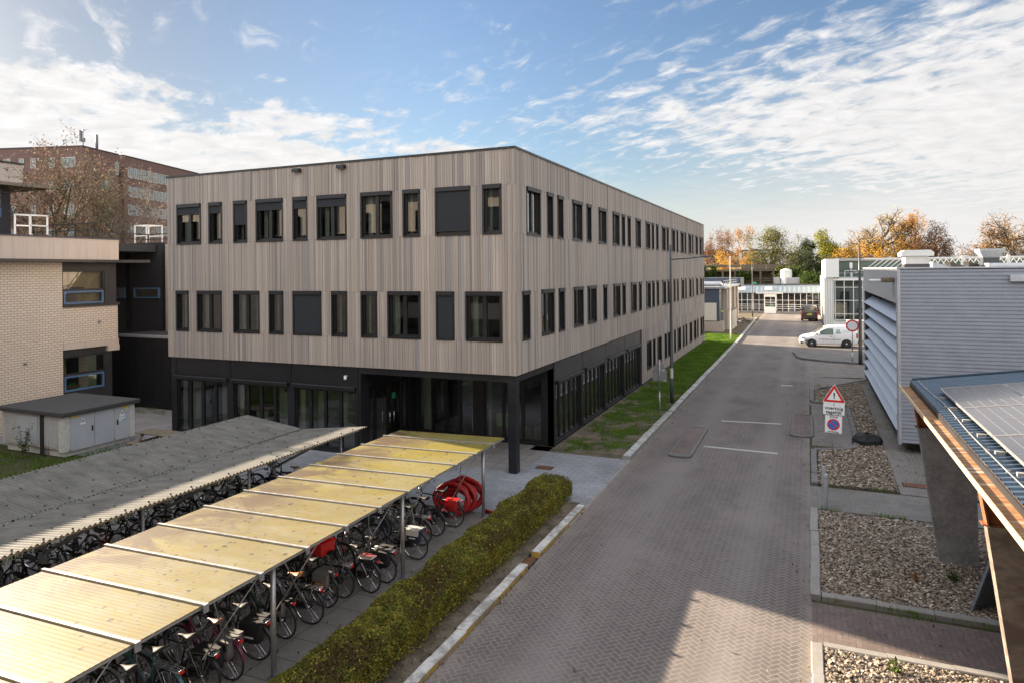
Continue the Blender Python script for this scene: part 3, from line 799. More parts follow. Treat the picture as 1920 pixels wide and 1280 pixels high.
def window(u, w, side, z, blind=0., box=True):
    me, panes = WM[2 if w > 1 else 1]
    o = bpy.data.objects.new('window', me)
    loc = Vector((u, BY, z)) if side == 'L' else Vector((BX, u, z))
    rot = Matrix() if side == 'L' else Matrix.Rotation(PI/2, 4, 'Z')
    place(o, root, Matrix.Translation(loc-root.location)@rot)
    for p in panes: place(bpy.data.objects.new('pane', pane_mesh(p)), o, Matrix())
    if box: place(bpy.data.objects.new('shutter_box', box_mesh(w)), o, Matrix())
    if blind > 0:
        mb = MB(); zb = .05+(WH-.14)*(1-blind); mb.box(.045,w-.045,-.030,-.022,zb,WH-.05); mb.box(.045,w-.045,-.034,-.016,zb-.025,zb,1)
        place(bpy.data.objects.new('blind', mb.mesh('blind', [M['blind_cloth'], M['anthracite']])), o, Matrix())
for x, w, s, b in U_: window(x, w, 'L', 7.904, b)
for x, w, s, b in L_: window(x, w, 'L', 4.343, b)
for y, s in RU: window(y, 1.31 if s == 2 else .66, 'R', 7.904, 0)
for y, s in RM: window(y, 1.31 if s == 2 else .66, 'R', 4.343, 0)
for y, s in RL: window(y, 1.31 if s == 2 else .66, 'R', .76, 0, False)

def ground_floor():
    # front: black panels with three glazed bays, then the recessed entrance
    REC0, RECY = -15.0, 24.44
    bays = [(-24.27,-21.46),(-21.14,-18.38),(-18.06,-15.26)]
    mb = MB(); hd = 2.36
    T = .3
    c = BXL+.06
    for a, b in bays:
        mb.box(c, a, BY+.06, BY+T, 0., ZC-.05); c = b
    mb.box(c, REC0, BY+.06, BY+T, 0., ZC-.05)
    for a, b in bays: mb.box(a, b, BY+.06, BY+T, hd, ZC-.05); mb.box(a, b, BY+.06, BY+T, 0., .10)
    # upper fascia joints
    for x in (-24.3,-21.3,-18.22,-15.13): mb.box(x-.02, x+.02, BY+.035, BY+.058, 0.02 if x in (-15.13,) else hd+.1, ZC-.06)
    mb.box(BXL+.06, BX-.02, BY+.03, BY+.055, ZC-.06, ZC-.002)
    # beam over the recess (both sides) and soffit
    mb.box(REC0, BX-.06, BY+.06, BY+.36, ZC-.24, ZC-.062); mb.box(BX-.36, BX-.06, BY+.36, 24.42, ZC-.24, ZC-.062)
    mb.box(REC0, BX-.36, BY+.36, RECY+.2, ZC-.08, ZC-.066)
    # recess back wall piers
    for a, b in ((-14.98,-14.80),(-12.26,-11.80),(-9.35,-8.87)): mb.box(a, b, RECY, RECY+.25, 0., ZC-.09)
    mb.box(-14.80,-9.35, RECY, RECY+.25, 2.55, ZC-.09); mb.box(-14.80,-9.35, RECY+.02, RECY+.2, 0., .08)
    # recess left wall
    mb.box(REC0-.25, REC0, BY+.3, 21.3, 0., ZC-.09); mb.box(REC0-.25, REC0, 21.3, 24.2, 2.45, ZC-.09); mb.box(REC0-.25, REC0, 24.2, RECY, 0., ZC-.09)
    # right facade black panels
    hb = 2.36; yb = [24.44,28.05,31.70,35.37,39.10]
    mb.box(BX-.3, BX-.05, 24.44, 24.66, 0., ZC-.05)
    for i in range(4):
        a, b = yb[i], yb[i+1]
        mb.box(BX-.3, BX-.05, a+.22, b-.02, hb, ZC-.05)
        mb.box(BX-.3, BX-.05, b-.20, b+.04, 0., hb if i < 3 else ZC-.05)
        mb.box(BX-.3, BX-.05, a+.22, b-.2, 0., .12)
    mb.build('ground_floor_wall', M['black_panel'], root)
    mb = MB()
    for i in range(4):
        a, b = yb[i], yb[i+1]; mb.box(BX-.048, BX-.035, a+.03, b-.03, hb+.12, ZC-.06)
    mb.build('fascia_panel', M['panel_dark_grey'], root)
    # glazed bays: frame, panes, screen box
    def bay(a, b, n, side, zt, z0=.10):
        mb = MB(); o0 = .05
        def bx(u0,u1,d0,d1,zz0,zz1):
            if side == 'L': mb.box(u0,u1,BY+d0,BY+d1,zz0,zz1)
            else: mb.box(BX-d1,BX-d0,u0,u1,zz0,zz1)
        sw = (b-a)/n; fr = .065
        for k in range(n+1):
            u = a+sw*k; lo, hi = max(a,u-fr), min(b,u+fr); bx(lo,hi,.12,.22,z0,zt)
        bx(a,b,.121,.219,z0,z0+.10); bx(a,b,.121,.219,zt-.10,zt)
        o = mb.build('glazed_bay', M['anthracite'], root)
        for k in range(n):
            p = MB(); u0, u1 = a+sw*k+.04, a+sw*(k+1)-.04
            if side == 'L': p.quad((u0,BY+.17,z0+.05),(u1,BY+.17,z0+.05),(u1,BY+.17,zt-.05),(u0,BY+.17,zt-.05))
            else: p.quad((BX-.17,u0,z0+.05),(BX-.17,u1,z0+.05),(BX-.17,u1,zt-.05),(BX-.17,u0,zt-.05))
            p.build('pane', M['window_glass'], o)
        s = MB()
        if side == 'L': s.bbox(a-.06,b+.06,BY-.07,BY+.058,zt-.02,zt+.13,.015)
        else: s.bbox(BX-.048,BX+.10,a-.04,b+.04,zt-.02,zt+.13,.015)
        s.build('screen_box', M['anthracite'], o)
    for a, b in bays: bay(a, b, 4, 'L', hd)
    for i in range(4): bay(yb[i]+.24, yb[i+1]-.22, 5, 'R', hb, .12)
    # recess glazing: back wall and left side with the doors
    def plain(a, b, n, axis, c, zt, name, cat_panes=True):
        mb = MB(); sw = (b-a)/n
        def bx(u0,u1,z0,z1):
            if axis == 'x': mb.box(u0,u1,c+.05,c+.14,z0,z1)
            else: mb.box(c-.14,c-.05,u0,u1,z0,z1)
        for k in range(n+1):
            u = a+sw*k; bx(max(a,u-.055),min(b,u+.055),.08,zt)
        mb2 = mb
        if axis == 'x': mb.box(a,b,c+.051,c+.139,.08,.2); mb.box(a,b,c+.051,c+.139,zt-.09,zt)
        else: mb.box(c-.139,c-.051,a,b,.02,.16); mb.box(c-.139,c-.051,a,b,zt-.09,zt)
        o = mb.build(name, M['anthracite'], root)
        for k in range(n):
            p = MB(); u0, u1 = a+sw*k+.03, a+sw*(k+1)-.03
            if axis == 'x': p.quad((u0,c+.10,.1),(u1,c+.10,.1),(u1,c+.10,zt-.04),(u0,c+.10,zt-.04))
            else: p.quad((c-.10,u0,.1),(c-.10,u1,.1),(c-.10,u1,zt-.04),(c-.10,u0,zt-.04))
            p.build('pane', M['window_glass'], o)
        return o
    plain(-14.80,-12.26,4,'x',RECY,2.55,'glazed_bay'); plain(-11.80,-9.35,3,'x',RECY,2.55,'glazed_bay')
    plain(21.3,21.75,1,'y',REC0,2.45,'side_light'); plain(23.6,24.2,1,'y',REC0,2.45,'side_light')
    for a, b in ((21.77,22.66),(22.70,23.58)):
        d = plain(a, b, 1, 'y', REC0, 2.43, 'entrance_door')
        h = MB(); y = b-.12 if a < 22 else a+.12
        h.tube([(REC0+.0,y,1.25),(REC0+.07,y,1.25),(REC0+.07,y,.85),(REC0+.0,y,.85)], .014, 8); h.build('door_handle', M['chrome'], d)
    s = MB(); s.box(REC0-.045,REC0-.035,22.85,23.1,1.72,1.95); s.build('notice', M['sign_green'], root)
    # corner column
    mb = MB(); mb.bbox(-9.13,-8.84,20.28+.44,20.28+.75,.0,ZC-.245,.012); mb.build('corner_column', M['black_panel'], root)
    mb = MB(); mb.lathe([(0,.0),(.045,.0),(.06,-.05),(.05,-.10),(.0,-.125)], (-15.62,BY-.02,2.86), 12); mb.box(-15.66,-15.58,BY-.06,BY+.05,2.86,2.90); mb.build('camera_dome', M['white_paint'], root)
    for x in (-17.70,-15.65):
        mb = MB(); mb.bbox(x-.17,x+.17,BY-.22,BY-.03,10.47,10.60,.01); mb.box(x-.13,x+.13,BY-.19,BY-.05,10.462,10.468,1)
        mb.build('floodlight', [M['anthracite'], M['lamp_glass']], root)
    mb = MB(); mb.cyl((-21.4,24.,10.4),(-21.4,24.,11.35),.07,10); mb.build('vent_pipe', M['galv_dull'], root)
    # interior: floors, partitions, a few pieces of furniture behind the glass
    mb = MB()
    D = 4.6
    for z in (.0, 3.30, 6.95): mb.box(BXL+.3, BX-.3, BY+.34 if z else 24.8, BYF-.5, z-.0 if z == 0 else z-.2, z+.012 if z == 0 else z+.1, 1)
    mb.box(BXL+.3, -15.3, BY+.34, 24.8, .0, .012, 1)
    mb.box(BXL+.3, BX-.3, BY+.34, BYF-.5, 10.02, 10.2, 0)
    for z0, z1 in ((3.42,6.73),(7.07,10.0)):
        mb.box(BXL+.3, BX-D, BY+D, BY+D+.1, z0, z1); mb.box(BX-D-.1, BX-D, BY+D+.1, BYF-.5, z0, z1)
        for x in (-22.5,-20.1,-17.2,-15.2,-12.0): mb.box(x-.05, x+.05, BY+.34, BY+D, z0, z1)
        for y in np.arange(26.2, 64, 3.62): mb.box(BX-D, BX-.3, y-.05, y+.05, z0, z1)
    mb.box(BXL+.3, BX-D, BY+D+2, BY+D+2.1, .02, 3.1); mb.box(BX-D-1.1, BX-D-1.0, BY+D+2.2, BYF-.5, .02, 3.1)
    for x in (-21.3,-18.2): mb.box(x-.05, x+.05, BY+.34, BY+D, .02, 3.1)
    mb.build('interior_wall', [M['interior_wall'], M['interior_floor']], root)
    mb = MB()
    # curtains and side reveals just behind the panes
    for x, w, s, b in U_+L_:
        z = 7.95 if (x, w, s, b) in U_ else 4.39
        mb.box(x+.10, x+.20 if w < 1 else x+.30, BY+.29, BY+.315, z+.0, z+1.5)
    for a, b in bays:
        mb.box(a+.08, a+.30, BY+.33, BY+.36, .1, 2.3); mb.box((a+b)/2-.05, (a+b)/2+.22, BY+1.2, BY+1.24, .1, 2.2)
    for k, (a, w2, h0, h1) in enumerate(((-23.9,.5,.1,2.2),(-22.1,.45,.9,2.2),(-20.6,.6,.1,1.1),(-19.2,.5,.2,2.0),(-17.4,.45,.1,2.2),(-16.4,.7,.1,.95))): mb.box(a,a+w2,BY+.55+.1*(k%3),BY+.6+.1*(k%3),h0,h1)
    mb.box(-14.72,-14.3,RECY+.3,RECY+.33,.1,2.4); mb.box(-12.75,-12.55,RECY+.8,RECY+.85,.1,2.4); mb.box(-11.74,-11.62,RECY+.3,RECY+.33,.1,2.4)
    mb.build('curtain', M['curtain'], root)
    mb = MB()
    for (x, y, w, d, h, m) in ((-23.2,22.6,1.2,.5,1.5,0),(-20.4,22.2,.9,.5,1.3,0),(-19.3,22.6,.7,.4,.9,2),(-17.2,22.4,1.6,.8,.75,0),(-16.2,23.6,.6,.6,1.6,2),(-14.0,26.,1.0,.6,1.9,0),(-13.3,25.6,.5,.5,1.1,0)):
        mb.box(x-w/2,x+w/2,y-d/2,y+d/2,.02,h,m)
    for (x, y) in ((-11.3,25.3),(-10.2,25.6),(-9.6,26.2)):
        g = 1 if x < -11 else 0
        mb.box(x-.24,x+.24,y-.22,y+.22,.45,.52,g); mb.box(x-.24,x+.24,y-.25,y-.21,.52,1.0,g)
        for sx in (-.2,.2):
            for sy in (-.18,.18): mb.box(x+sx-.02,x+sx+.02,y+sy-.02,y+sy+.02,.02,.45,3)
    mb.box(-10.9,-9.3,25.9,26.8,.72,.76,3)
    for sx in (-10.8,-9.4): mb.box(sx-.03,sx+.03,26.2,26.26,.02,.72,3)
    for z in (3.42, 7.07):
        for x in (-23.4,-19.2,-16.2,-14.2,-10.0): mb.box(x-.7,x+.7,BY+1.1,BY+1.8,z+.72,z+.76,3); mb.box(x-.25,x+.25,BY+1.3,BY+1.36,z+.8,z+1.15,0); mb.box(x-.3,x+.3,BY+2.0,BY+2.5,z+.1,z+1.05,0)
        for y in np.arange(22.5,64,3.6): mb.box(BX-1.9,BX-1.2,y,y+1.4,z+.72,z+.76,3); mb.box(BX-1.6,BX-1.54,y+.4,y+.9,z+.8,z+1.15,0)
    mb.build('furniture', [M['interior_dark'], M['interior_green'], M['interior_wall'], M['interior_wood']], root)
ground_floor()
# ---------------------------------------------------------------- cream brick building on the left
def brick_building():
    r = thing('brick_building', 'cream brick building with a pale concrete roof band beside the metal cabinet', 'building', (-36., 10., 0))
    X = -31.0; J = 20.45; E = 23.17; Y0 = -6.6
    mb = MB()
    mb.box(X-14, X, Y0, J, 0, 7.24)
    # right section with openings: upper 5.32-6.86, lower .3-3.25
    mb.box(X-14, X-.02, J+.01, E, 3.58, 5.30); mb.box(X-14, X-2.2, J+.01, E, 0, 3.58); mb.box(X-14, X-2.2, J+.01, E, 5.30, 7.24)
    mb.build('wall', M['cream_brick'], r)
    mb = MB(); mb.box(X-.6, X+.015, J+.02, E+.02, 3.28, 3.57); mb.box(X-.6, X+.03, E-.55, E+.04, 3.02, 3.28); mb.build('lintel', M['pale_concrete'], r)
    mb = MB()
    mb.box(X-.30, X-.05, E-.65, E-.05, 5.30, 7.22); mb.box(X-.3, X-.05, J+.02, E-.65, 6.86, 7.22); mb.box(X-.32, X+.05, J+.02, E+.06, 5.20, 5.33)
    mb.build('dark_cladding', M['dark_cladding'], r)
    mb = MB(); mb.box(X-.30, X-.05, E-.65, E-.3, 0., 3.02); mb.box(X-.3, X-.05, J+.02, E-.65, 2.95, 3.27); mb.box(X-.3, X-.06, J+.02, E-.65, 0., 1.35)
    mb.build('dark_cladding', M['dark_cladding'], r)
    def win(y0, y1, zb, zm, zt, wood):
        mb = MB(); mb.box(X-.18, X-.07, y0, y1, zm-.05, zm+.05); mb.box(X-.18, X-.07, y0, y0+.05, zb, zt); mb.box(X-.18, X-.07, y1-.05, y1, zb, zt); mb.box(X-.18, X-.07, y0, y1, zt-.05, zt)
        o = mb.build('window', M['dark_cladding'], r)
        f = MB(); a, b = y0+.06, y1-.06
        for (p, q, s, t) in ((a,b,zb,zb+.08),(a,b,zm-.13,zm-.05),(a,a+.07,zb+.08,zm-.13),(b-.07,b,zb+.08,zm-.13)): f.box(X-.14, X-.03, p, q, s, t)
        f.build('opening_frame', M['blue_frame'], o)
        p = MB(); p.quad((X-.11,y0+.05,zm+.05),(X-.11,y1-.05,zm+.05),(X-.11,y1-.05,zt-.05),(X-.11,y0+.05,zt-.05)); p.build('pane', M['window_glass'], o)
        p = MB(); p.quad((X-.10,a+.07,zb+.08),(X-.10,b-.07,zb+.08),(X-.10,b-.07,zm-.13),(X-.10,a+.07,zm-.13)); p.build('pane', M['window_glass'], o)
        w = MB()
        if wood: w.box(X-.35, X-.32, y0, y1, zm-.2, zt, 0); w.box(X-.35, X-.32, y0+1.1, y1, zb, zm-.2, 0); w.box(X-.34,X-.31,y0+.05,y0+1.2,zm+.05,zm+.12,1)
        else:
            w.box(X-2., X-1.96, y0, y1, zb-.3, zt+.1, 1); w.box(X-1.0, X-.95, y0+.5, y0+.75, zb+.1, zt, 0); w.box(X-.9, X-.5, y0+.2, y0+1.1, zb+.05, zb+.2, 2); w.box(X-.8,X-.6,y0+.65,y0+.95,zb+.2,zb+.32,3)
        w.build('interior', [M['pale_wood'], M['interior_dark'], M['interior_wood'], M['sign_green']], o)
    win(J+.03, E-.66, 5.34, 5.98, 6.86, True); win(J+.03, E-.66, 1.36, 2.12, 2.95, False)
    # eaves slab and concrete band
    mb = MB(); mb.prism([(X-14,Y0),(X+.55,Y0),(X+.55,J+1.2),(X+.35,E),(X+1.1,24.1),(X-14,24.1)], 7.25, 7.38, 'z'); mb.build('eaves', M['bark_pale'] if False else M['panel_dark_grey'], r)
    mb = MB(); mb.box(X-14, X+.02, Y0, E+.05, 7.385, 8.36); mb.build('roof_band', M['pale_concrete'], r)
    mb = MB(); mb.box(X-14.05, X+.06, Y0, E+.09, 8.365, 8.42); mb.build('roof_coping', M['blue_panel'], r)
    def guard(x0, x1, y0, y1, z0, z1, along):
        mb = MB(); t = .035
        def loop(o, a, b, zt):
            P = (lambda s, z: (x0+o, s, z)) if along == 'y' else (lambda s, z: (s, y0+o, z))
            for s in (a, b): mb.bar(P(s, z0), P(s, zt), t*1.6)
            mb.bar(P(a-.03, zt), P(b+.03, zt), t*1.6); mb.bar(P(a, z0+(zt-z0)*.45), P(b, z0+(zt-z0)*.45), t*1.6)
            return P
        if along == 'y': A, B = y0, y1
        else: A, B = x0, x1
        w = B-A
        P1 = loop(0, A, A+w*.62, z1); P2 = loop(.55, A+w*.28, B, z1-.02)
        for s1, s2 in ((A, A+w*.28), (A+w*.62, B)):
            mb.bar(P1(s1, z1), P2(s2, z1-.02), t*1.4)
        return mb
    guard(-32., 0, 19.05, 20.1, 8.5, 9.36, 'y').build('ladder_guard', M['white_paint'], r)
    mb = MB()
    for z in (9.36, 9.02): mb.bar((-39.5, 24.2, z), (-34., 24.2, z), .05)
    for x in (-39.,-37.4,-35.6,-34.6,-34.): mb.bar((x,24.2,8.5),(x,24.2,9.36),.05)
    mb.build('roof_railing', M['anthracite'], r)
    mb = MB(); mb.box(X-14, X-2., E+.12, 26.95, 7.9, 8.3); mb.build('rear_roof', M['roof_felt'], r)
    # two small wall fittings
    for (y, z) in ((22.2,4.45),(18.8,2.9)):
        mb = MB(); mb.lathe([(0,.09),(.05,.09),(.06,.0),(.06,-.0)], (X+.0,y,z), 10, 0, 'x'); mb.build('wall_fitting', M['galv_dull'], r)
    # linking block behind
    k = thing('dark_link_building', 'dark clad link block with narrow blue framed windows behind the cream brick building', 'building', (-34., 30., 0))
    mb = MB(); mb.box(-38., -32.45, 27., 40., 0, 8.36); mb.build('wall', M['dark_cladding'], k)
    mb = MB(); mb.box(-32.44, -24.65, 27.02, 40., 3.5, 8.32); mb.build('brick_wall', M['pale_brick'], k)
    mb = MB(); mb.box(-35.35,-35.05,26.93,26.998,3.6,8.3); mb.box(-38.1,-32.4,26.96,26.995,8.25,8.42); mb.box(-32.5,-32.35,26.94,26.999,3.6,8.35); mb.build('cladding_trim', M['jet_cladding'], k)
    for x0, x1 in ((-36.5,-35.45),(-34.75,-32.75)):
        f = MB()
        for (a,b,c,d) in ((x0,x1,5.35,5.42),(x0,x1,5.86,5.93),(x0,x0+.08,5.42,5.86),(x1-.08,x1,5.42,5.86)): f.box(a,b,26.91,26.999,c,d)
        o = f.build('window', M['blue_frame'], k)
        p = MB(); p.quad((x0+.08,26.96,5.42),(x1-.08,26.96,5.42),(x1-.08,26.96,5.86),(x0+.08,26.96,5.86)); p.build('pane', M['window_glass'], o)
        p = MB(); p.box(x0+.09,x1-.09,26.975,26.996,5.43,5.85,0); p.box(x0+.09,x0+.5,26.972,26.974,5.43,5.85,1); p.build('window_blind', [M['pale_wood'], M['interior_dark']], o)
    guard(-35.2, -33.7, 27.4, 0, 8.36, 9.45, 'x').build('ladder_guard', M['white_paint'], k)
    mb = MB()
    for z in (8.9, 8.62): mb.bar((-34., 24.3, z), (-34., 27.3, z), .045); mb.bar((-34.,27.3,z),(-26.,27.3,z),.045)
    for q in range(6): mb.bar((-34+q*1.6,27.3,8.3),(-34+q*1.6,27.3,8.9),.045)
    mb.build('roof_railing', M['anthracite'], k)
    a = thing('black_annex', 'low black clad annex between the brick building and the timber clad building', 'building', (-29., 25., 0))
    mb = MB(); mb.box(-33.2, -24.70, 24.35, 26.9, 0, 3.50); mb.build('wall', M['jet_cladding'], a)
    mb = MB(); mb.box(-33.3, -24.68, 24.27, 24.55, 3.505, 3.62); mb.box(-33.3,-24.68,24.55,26.95,3.505,3.56,1); mb.build('roof', [M['galv_dull'], M['roof_felt']], a)
    mb = MB()
    for x in np.arange(-33.1, -24.7, .6): mb.box(x, x+.02, 24.342, 24.349, .05, 3.48)
    mb.build('cladding_joint', M['black_panel'], a)
    # taller block far behind the flat roof
    t = thing('brick_tower_block', 'taller block with a pale roof band rising beyond the cream brick roof', 'building', (-66., 24., 0))
    mb = MB(); mb.box(-75., -58.4, 6., 34.45, 0, 13.9); mb.build('wall', M['dark_cladding'], t)
    mb = MB(); mb.prism([(-75,6),(-57.2,6),(-57.2,35.),(-56.6,37.),(-75,37.)], 13.75, 14.0, 'z'); mb.build('eaves', M['bark_pale'], t)
    mb = MB(); mb.box(-75., -57.9, 6., 35.1, 14.01, 15.55); mb.build('roof_band', M['pale_concrete'], t)
    mb = MB(); mb.box(-75.1, -57.8, 5.9, 35.2, 15.56, 15.68); mb.build('roof_coping', M['roof_felt'], t)
    for y0 in (31.2, 27.6):
        f = MB(); f.box(-58.39,-58.28,y0,y0+2.5,11.3,11.42); f.box(-58.39,-58.28,y0,y0+2.5,11.9,12.02); f.box(-58.39,-58.28,y0,y0+.12,11.42,11.9); f.box(-58.39,-58.28,y0+2.38,y0+2.5,11.42,11.9)
        o = f.build('window', M['blue_frame'], t)
        p = MB(); p.quad((-58.35,y0,12.1),(-58.35,y0+2.5,12.1),(-58.35,y0+2.5,13.4),(-58.35,y0,13.4)); p.quad((-58.35,y0+.12,11.42),(-58.35,y0+2.38,11.42),(-58.35,y0+2.38,11.9),(-58.35,y0+.12,11.9)); p.build('pane', M['vehicle_glass'], o)
    # brick wing across the yard: it is what the front windows mirror
    w = thing('brick_wing', 'long cream brick wing with dark window bands facing the timber building across the yard', 'building', (-14., -12., 0))
    mb = MB(); mb.box(-64., 12., -18., -7., 0, 4.2); mb.box(-64., 12., -18., -7., 5.8, 8.6); mb.box(-64., 12., -18., -7.2, 8.6, 10.); mb.box(-64., 12., -18., -7., 10., 13.4); mb.box(-64., 12., -18., -7.2, 4.2, 5.8); mb.build('wall', M['cream_brick'], w)
    mb = MB(); mb.box(-64., 12., -6.99, -6.94, 4.2, 5.8); mb.box(-64,12,-6.99,-6.93,1.,2.9); mb.box(-64.,12.,-6.99,-6.93,8.6,10.); mb.build('window_band', M['vehicle_glass'], w)
    mb = MB()
    for k, x in enumerate(np.arange(-62.5, 10., 3.3)): mb.box(x, x+(2.0 if k % 3 else 1.3), -6.995, -6.93, 10.05, 12.6 if k % 2 else 11.7)
    mb.build('tall_window', M['vehicle_glass'], w)
    mb = MB(); mb.box(-64.3, 12.3, -18.3, -6.7, 13.42, 14.5); mb.build('roof_band', M['pale_concrete'], w)
    mb = MB(); mb.box(-64.2,12.2,-18.2,-6.4,13.2,13.41); mb.build('eaves', M['panel_dark_grey'], w)
brick_building()




# ---------------------------------------------------------------- red brick offices beyond
def red_offices():
    r = thing('red_brick_offices', 'large stepped red brick office block rising behind the bare trees', 'building', (-82.4, 57.05, 0))
    C = Vector((-82.4, 57.05, 0)); th = R(-16.4); d1 = Vector((math.sin(th), math.cos(th), 0)); d2 = Vector((-d1.y, d1.x, 0)); U = Vector((0,0,1))
    def blk(mb, a0, a1, b0, b1, z0, z1, m=0):
        c = C+d1*((a0+a1)/2)+d2*((b0+b1)/2)+U*((z0+z1)/2); mb.obox(c, d1*((a1-a0)/2), d2*((b1-b0)/2), U*((z1-z0)/2), m)
    mb = MB()
    blk(mb, 0, 6.4, 0, 40, 0, 22.6); blk(mb, 6.4, 7.9, 1.2, 30, 0, 22.0, 1); blk(mb, 7.9, 25.5, 0.3, 24, 0, 22.75)
    mb.build('wall', [M['red_brick'], M['dark_cladding']], r)
    mb = MB(); blk(mb, -.06, 6.46, -.06, 40.1, 22.61, 22.75); blk(mb, 7.84, 25.6, .24, 24.1, 22.76, 22.9); mb.build('roof_coping', M['panel_dark_grey'], r)
    def win(face, s, w, z, h, nm=2):
        f = MB(); p = MB(); off = -.05
        if face == 1:  # on the d1 face (b=0 or .3)
            b = 0. if s < 7 else .3
            for (q0, q1, y0, y1) in [(s+k*w/nm, s+k*w/nm+.09, z, z+h) for k in range(nm)]+[(s+w-.09, s+w, z, z+h), (s, s+w, z, z+.1), (s, s+w, z+h-.1, z+h)]: blk(f, q0, q1, b-.10, b-.002, y0, y1)
            blk(p, s+.05, s+w-.05, b-.06, b-.004, z+.05, z+h-.05)
        else:
            for (q0, q1, y0, y1) in [(s+k*w/nm, s+k*w/nm+.09, z, z+h) for k in range(nm)]+[(s+w-.09, s+w, z, z+h), (s, s+w, z, z+.1), (s, s+w, z+h-.1, z+h)]: blk(f, -.10, -.002, q0, q1, y0, y1)
            blk(p, -.06, -.004, s+.05, s+w-.05, z+.05, z+h-.05)
        o = f.build('window', M['offwhite_paint'], r); p.build('pane', M['office_pane'], o)
    for zi, z in enumerate((20.05, 17.1, 14.15, 11.2)):
        if zi == 0:
            for s, w in ((9.9,.9),(8.0,.65),(6.35,.72),(3.75,.78),(.95,1.85),(12.2,1.0),(14.5,1.)): win(2, s, w, z, 1.28)
        else:
            for s, w in ((1.2,1.3),(3.9,.8),(6.4,.8),(9.2,1.),(12.,1.2)): win(2, s, w, z, 1.28)
    win(1, 5.75, .55, 19.9, 1.7, 1)
    for z, s in ((17.6,3.0),(15.,4.7),(13.6,2.8),(12.,4.6)): win(1, s, 1.5 if z > 17 else .6, z, 1.3, 2 if z > 17 else 1)
    for z in (19.9, 17.3, 14.8, 12.3):
        s = 8.6
        for w in (1.0,1.0,.45,.6,1.2,1.2,1.1,1.0,.5,.6,1.2,1.2,1.1,1.0,.6):
            if s+w < 25.2: win(1, s, w, z, 1.45, 2 if w > .7 else 1)
            s += w+.22
    mb = MB(); blk(mb, -.03, .6, 1.6, 2.15, 10., 17., 0); mb.build('stair_window', M['office_pane'], r)
    mb = MB()
    p = C+d1*1.2+d2*.9; mb.cyl((p.x,p.y,22.7),(p.x,p.y,25.),.07,8); mb.box(p.x-.55,p.x-.22,p.y-.1,p.y+.2,23.5,24.9,1); mb.box(p.x+.1,p.x+.3,p.y-.1,p.y+.1,23.4,23.9,1)
    mb.build('antenna', [M['galvanised'], M['grey_plastic']], r)
    mb = MB(); p = C+d1*3.6+d2*.9; mb.cyl((p.x,p.y,22.7),(p.x,p.y,24.8),.17,10); mb.build('chimney', M['grey_plastic'], r)
t = NT('office_pane', .12, .6); t.col((.20,.27,.29)); M['office_pane'] = t.mat
red_offices()

# ---------------------------------------------------------------- transformer cabinet, picnic table
def cabinet():
    c = thing('transformer_cabinet', 'grey metal transformer cabinet with double doors, warning stickers and a dark flat roof', 'cabinet', (-26.6, 17.8, 0))
    th = R(-6.); 
    x0, x1, y0, y1, h = -28.6, -25.0, 16.5, 19.35, 1.52
    mb = MB(); mb.box(x0+.15, x1-.12, y0+.1, y1-.1, 0, .30); mb.build('plinth', M['cabinet_side'], c)
    mb = MB(); mb.box(x0, x1, y0, y1, .28, h); mb.box(x0-.01,x1+.012,y1-.22,y1+.01,.2,h-.005); mb.box(x1-.28,x1+.012,y0-.012,y0+.18,.2,h-.005); mb.build('body', M['cabinet_side'], c)
    mb = MB()  # slatted side
    for z in np.arange(.36, h-.08, .045): mb.obox(((x0+x1)/2-.1, y0-.012, z), ((x1-x0)/2-.22,0,0), (0,.010,-.006), (0,.004,.016))
    mb.build('louvred_side', M['cabinet_metal'], c)
    mb = MB(); mb.box(x0+.95, x0+2.15, y0-.04, y0-.028, .34, h-.1); mb.build('side_panel', M['door_grey'], c)
    mb = MB(); mb.bbox(x0-.16, x1+.20, y0-.16, y1+.14, h+.002, h+.16, .02); mb.build('roof', M['roof_felt'], c)
    b = [y0+.22, y0+1.15, y0+1.98, y1-.26]
    for i in range(3):
        mb = MB(); mb.bbox(x1+.013, x1+.040, b[i]+.008, b[i+1]-(.008 if i != 1 else .05), .20, h-.03, .006)
        d = mb.build('door', M['door_grey'], c); f = x1+.041
        if i != 1:
            yy = b[1]-.10 if i == 0 else b[2]+.10
            m2 = MB(); m2.bbox(f, f+.035, yy-.025, yy+.025, .80, 1.0, .008); m2.build('door_handle', M['black_plastic'], d)
            yc = (b[i]+b[i+1])/2; m2 = MB()
            def tri(y, z, s, o, m): m2.add([(f+o,y-s,z),(f+o,y+s,z),(f+o,y,z+s*1.7)], [(0,1,2)], m)
            tri(yc, 1.20, .115, .001, 3); tri(yc, 1.208, .10, .003, 0); tri(yc,1.225,.045,.005,3); m2.box(f+.001,f+.003,yc-.11,yc+.11,1.11,1.18,0)
            m2.box(f+.001, f+.004, b[i]+.02 if i == 0 else b[i+1]-.32, b[i]+.30 if i == 0 else b[i+1]-.04, h-.10, h-.045, 1)
            if i == 2: m2.box(f+.001,f+.004,b[i+1]-.12,b[i+1]-.04,h-.19,h-.11,4); m2.box(f+.001,f+.003,yc-.14,yc+.14,.92,1.08,2); m2.add([(f+.005,yc-.02,.925),(f+.005,yc+.135,.925),(f+.005,yc+.135,.985)],[(0,1,2)],5)
            m2.build('warning_sticker', [M['sign_white'], M['sign_yellow'], M['door_sticker'], M['sign_black'], M['sign_lime'], M['sign_green']], d)
    # black upright strip on the slatted side
    mb = MB(); mb.box(x0+2.30, x0+2.52, y0-.045, y0-.03, .02, h-.02); mb.build('down_strip', M['rubber'], c)
simple('door_sticker', (.55,.68,.74), .5); simple('sign_lime', (.75,.85,.02), .5)
cabinet()
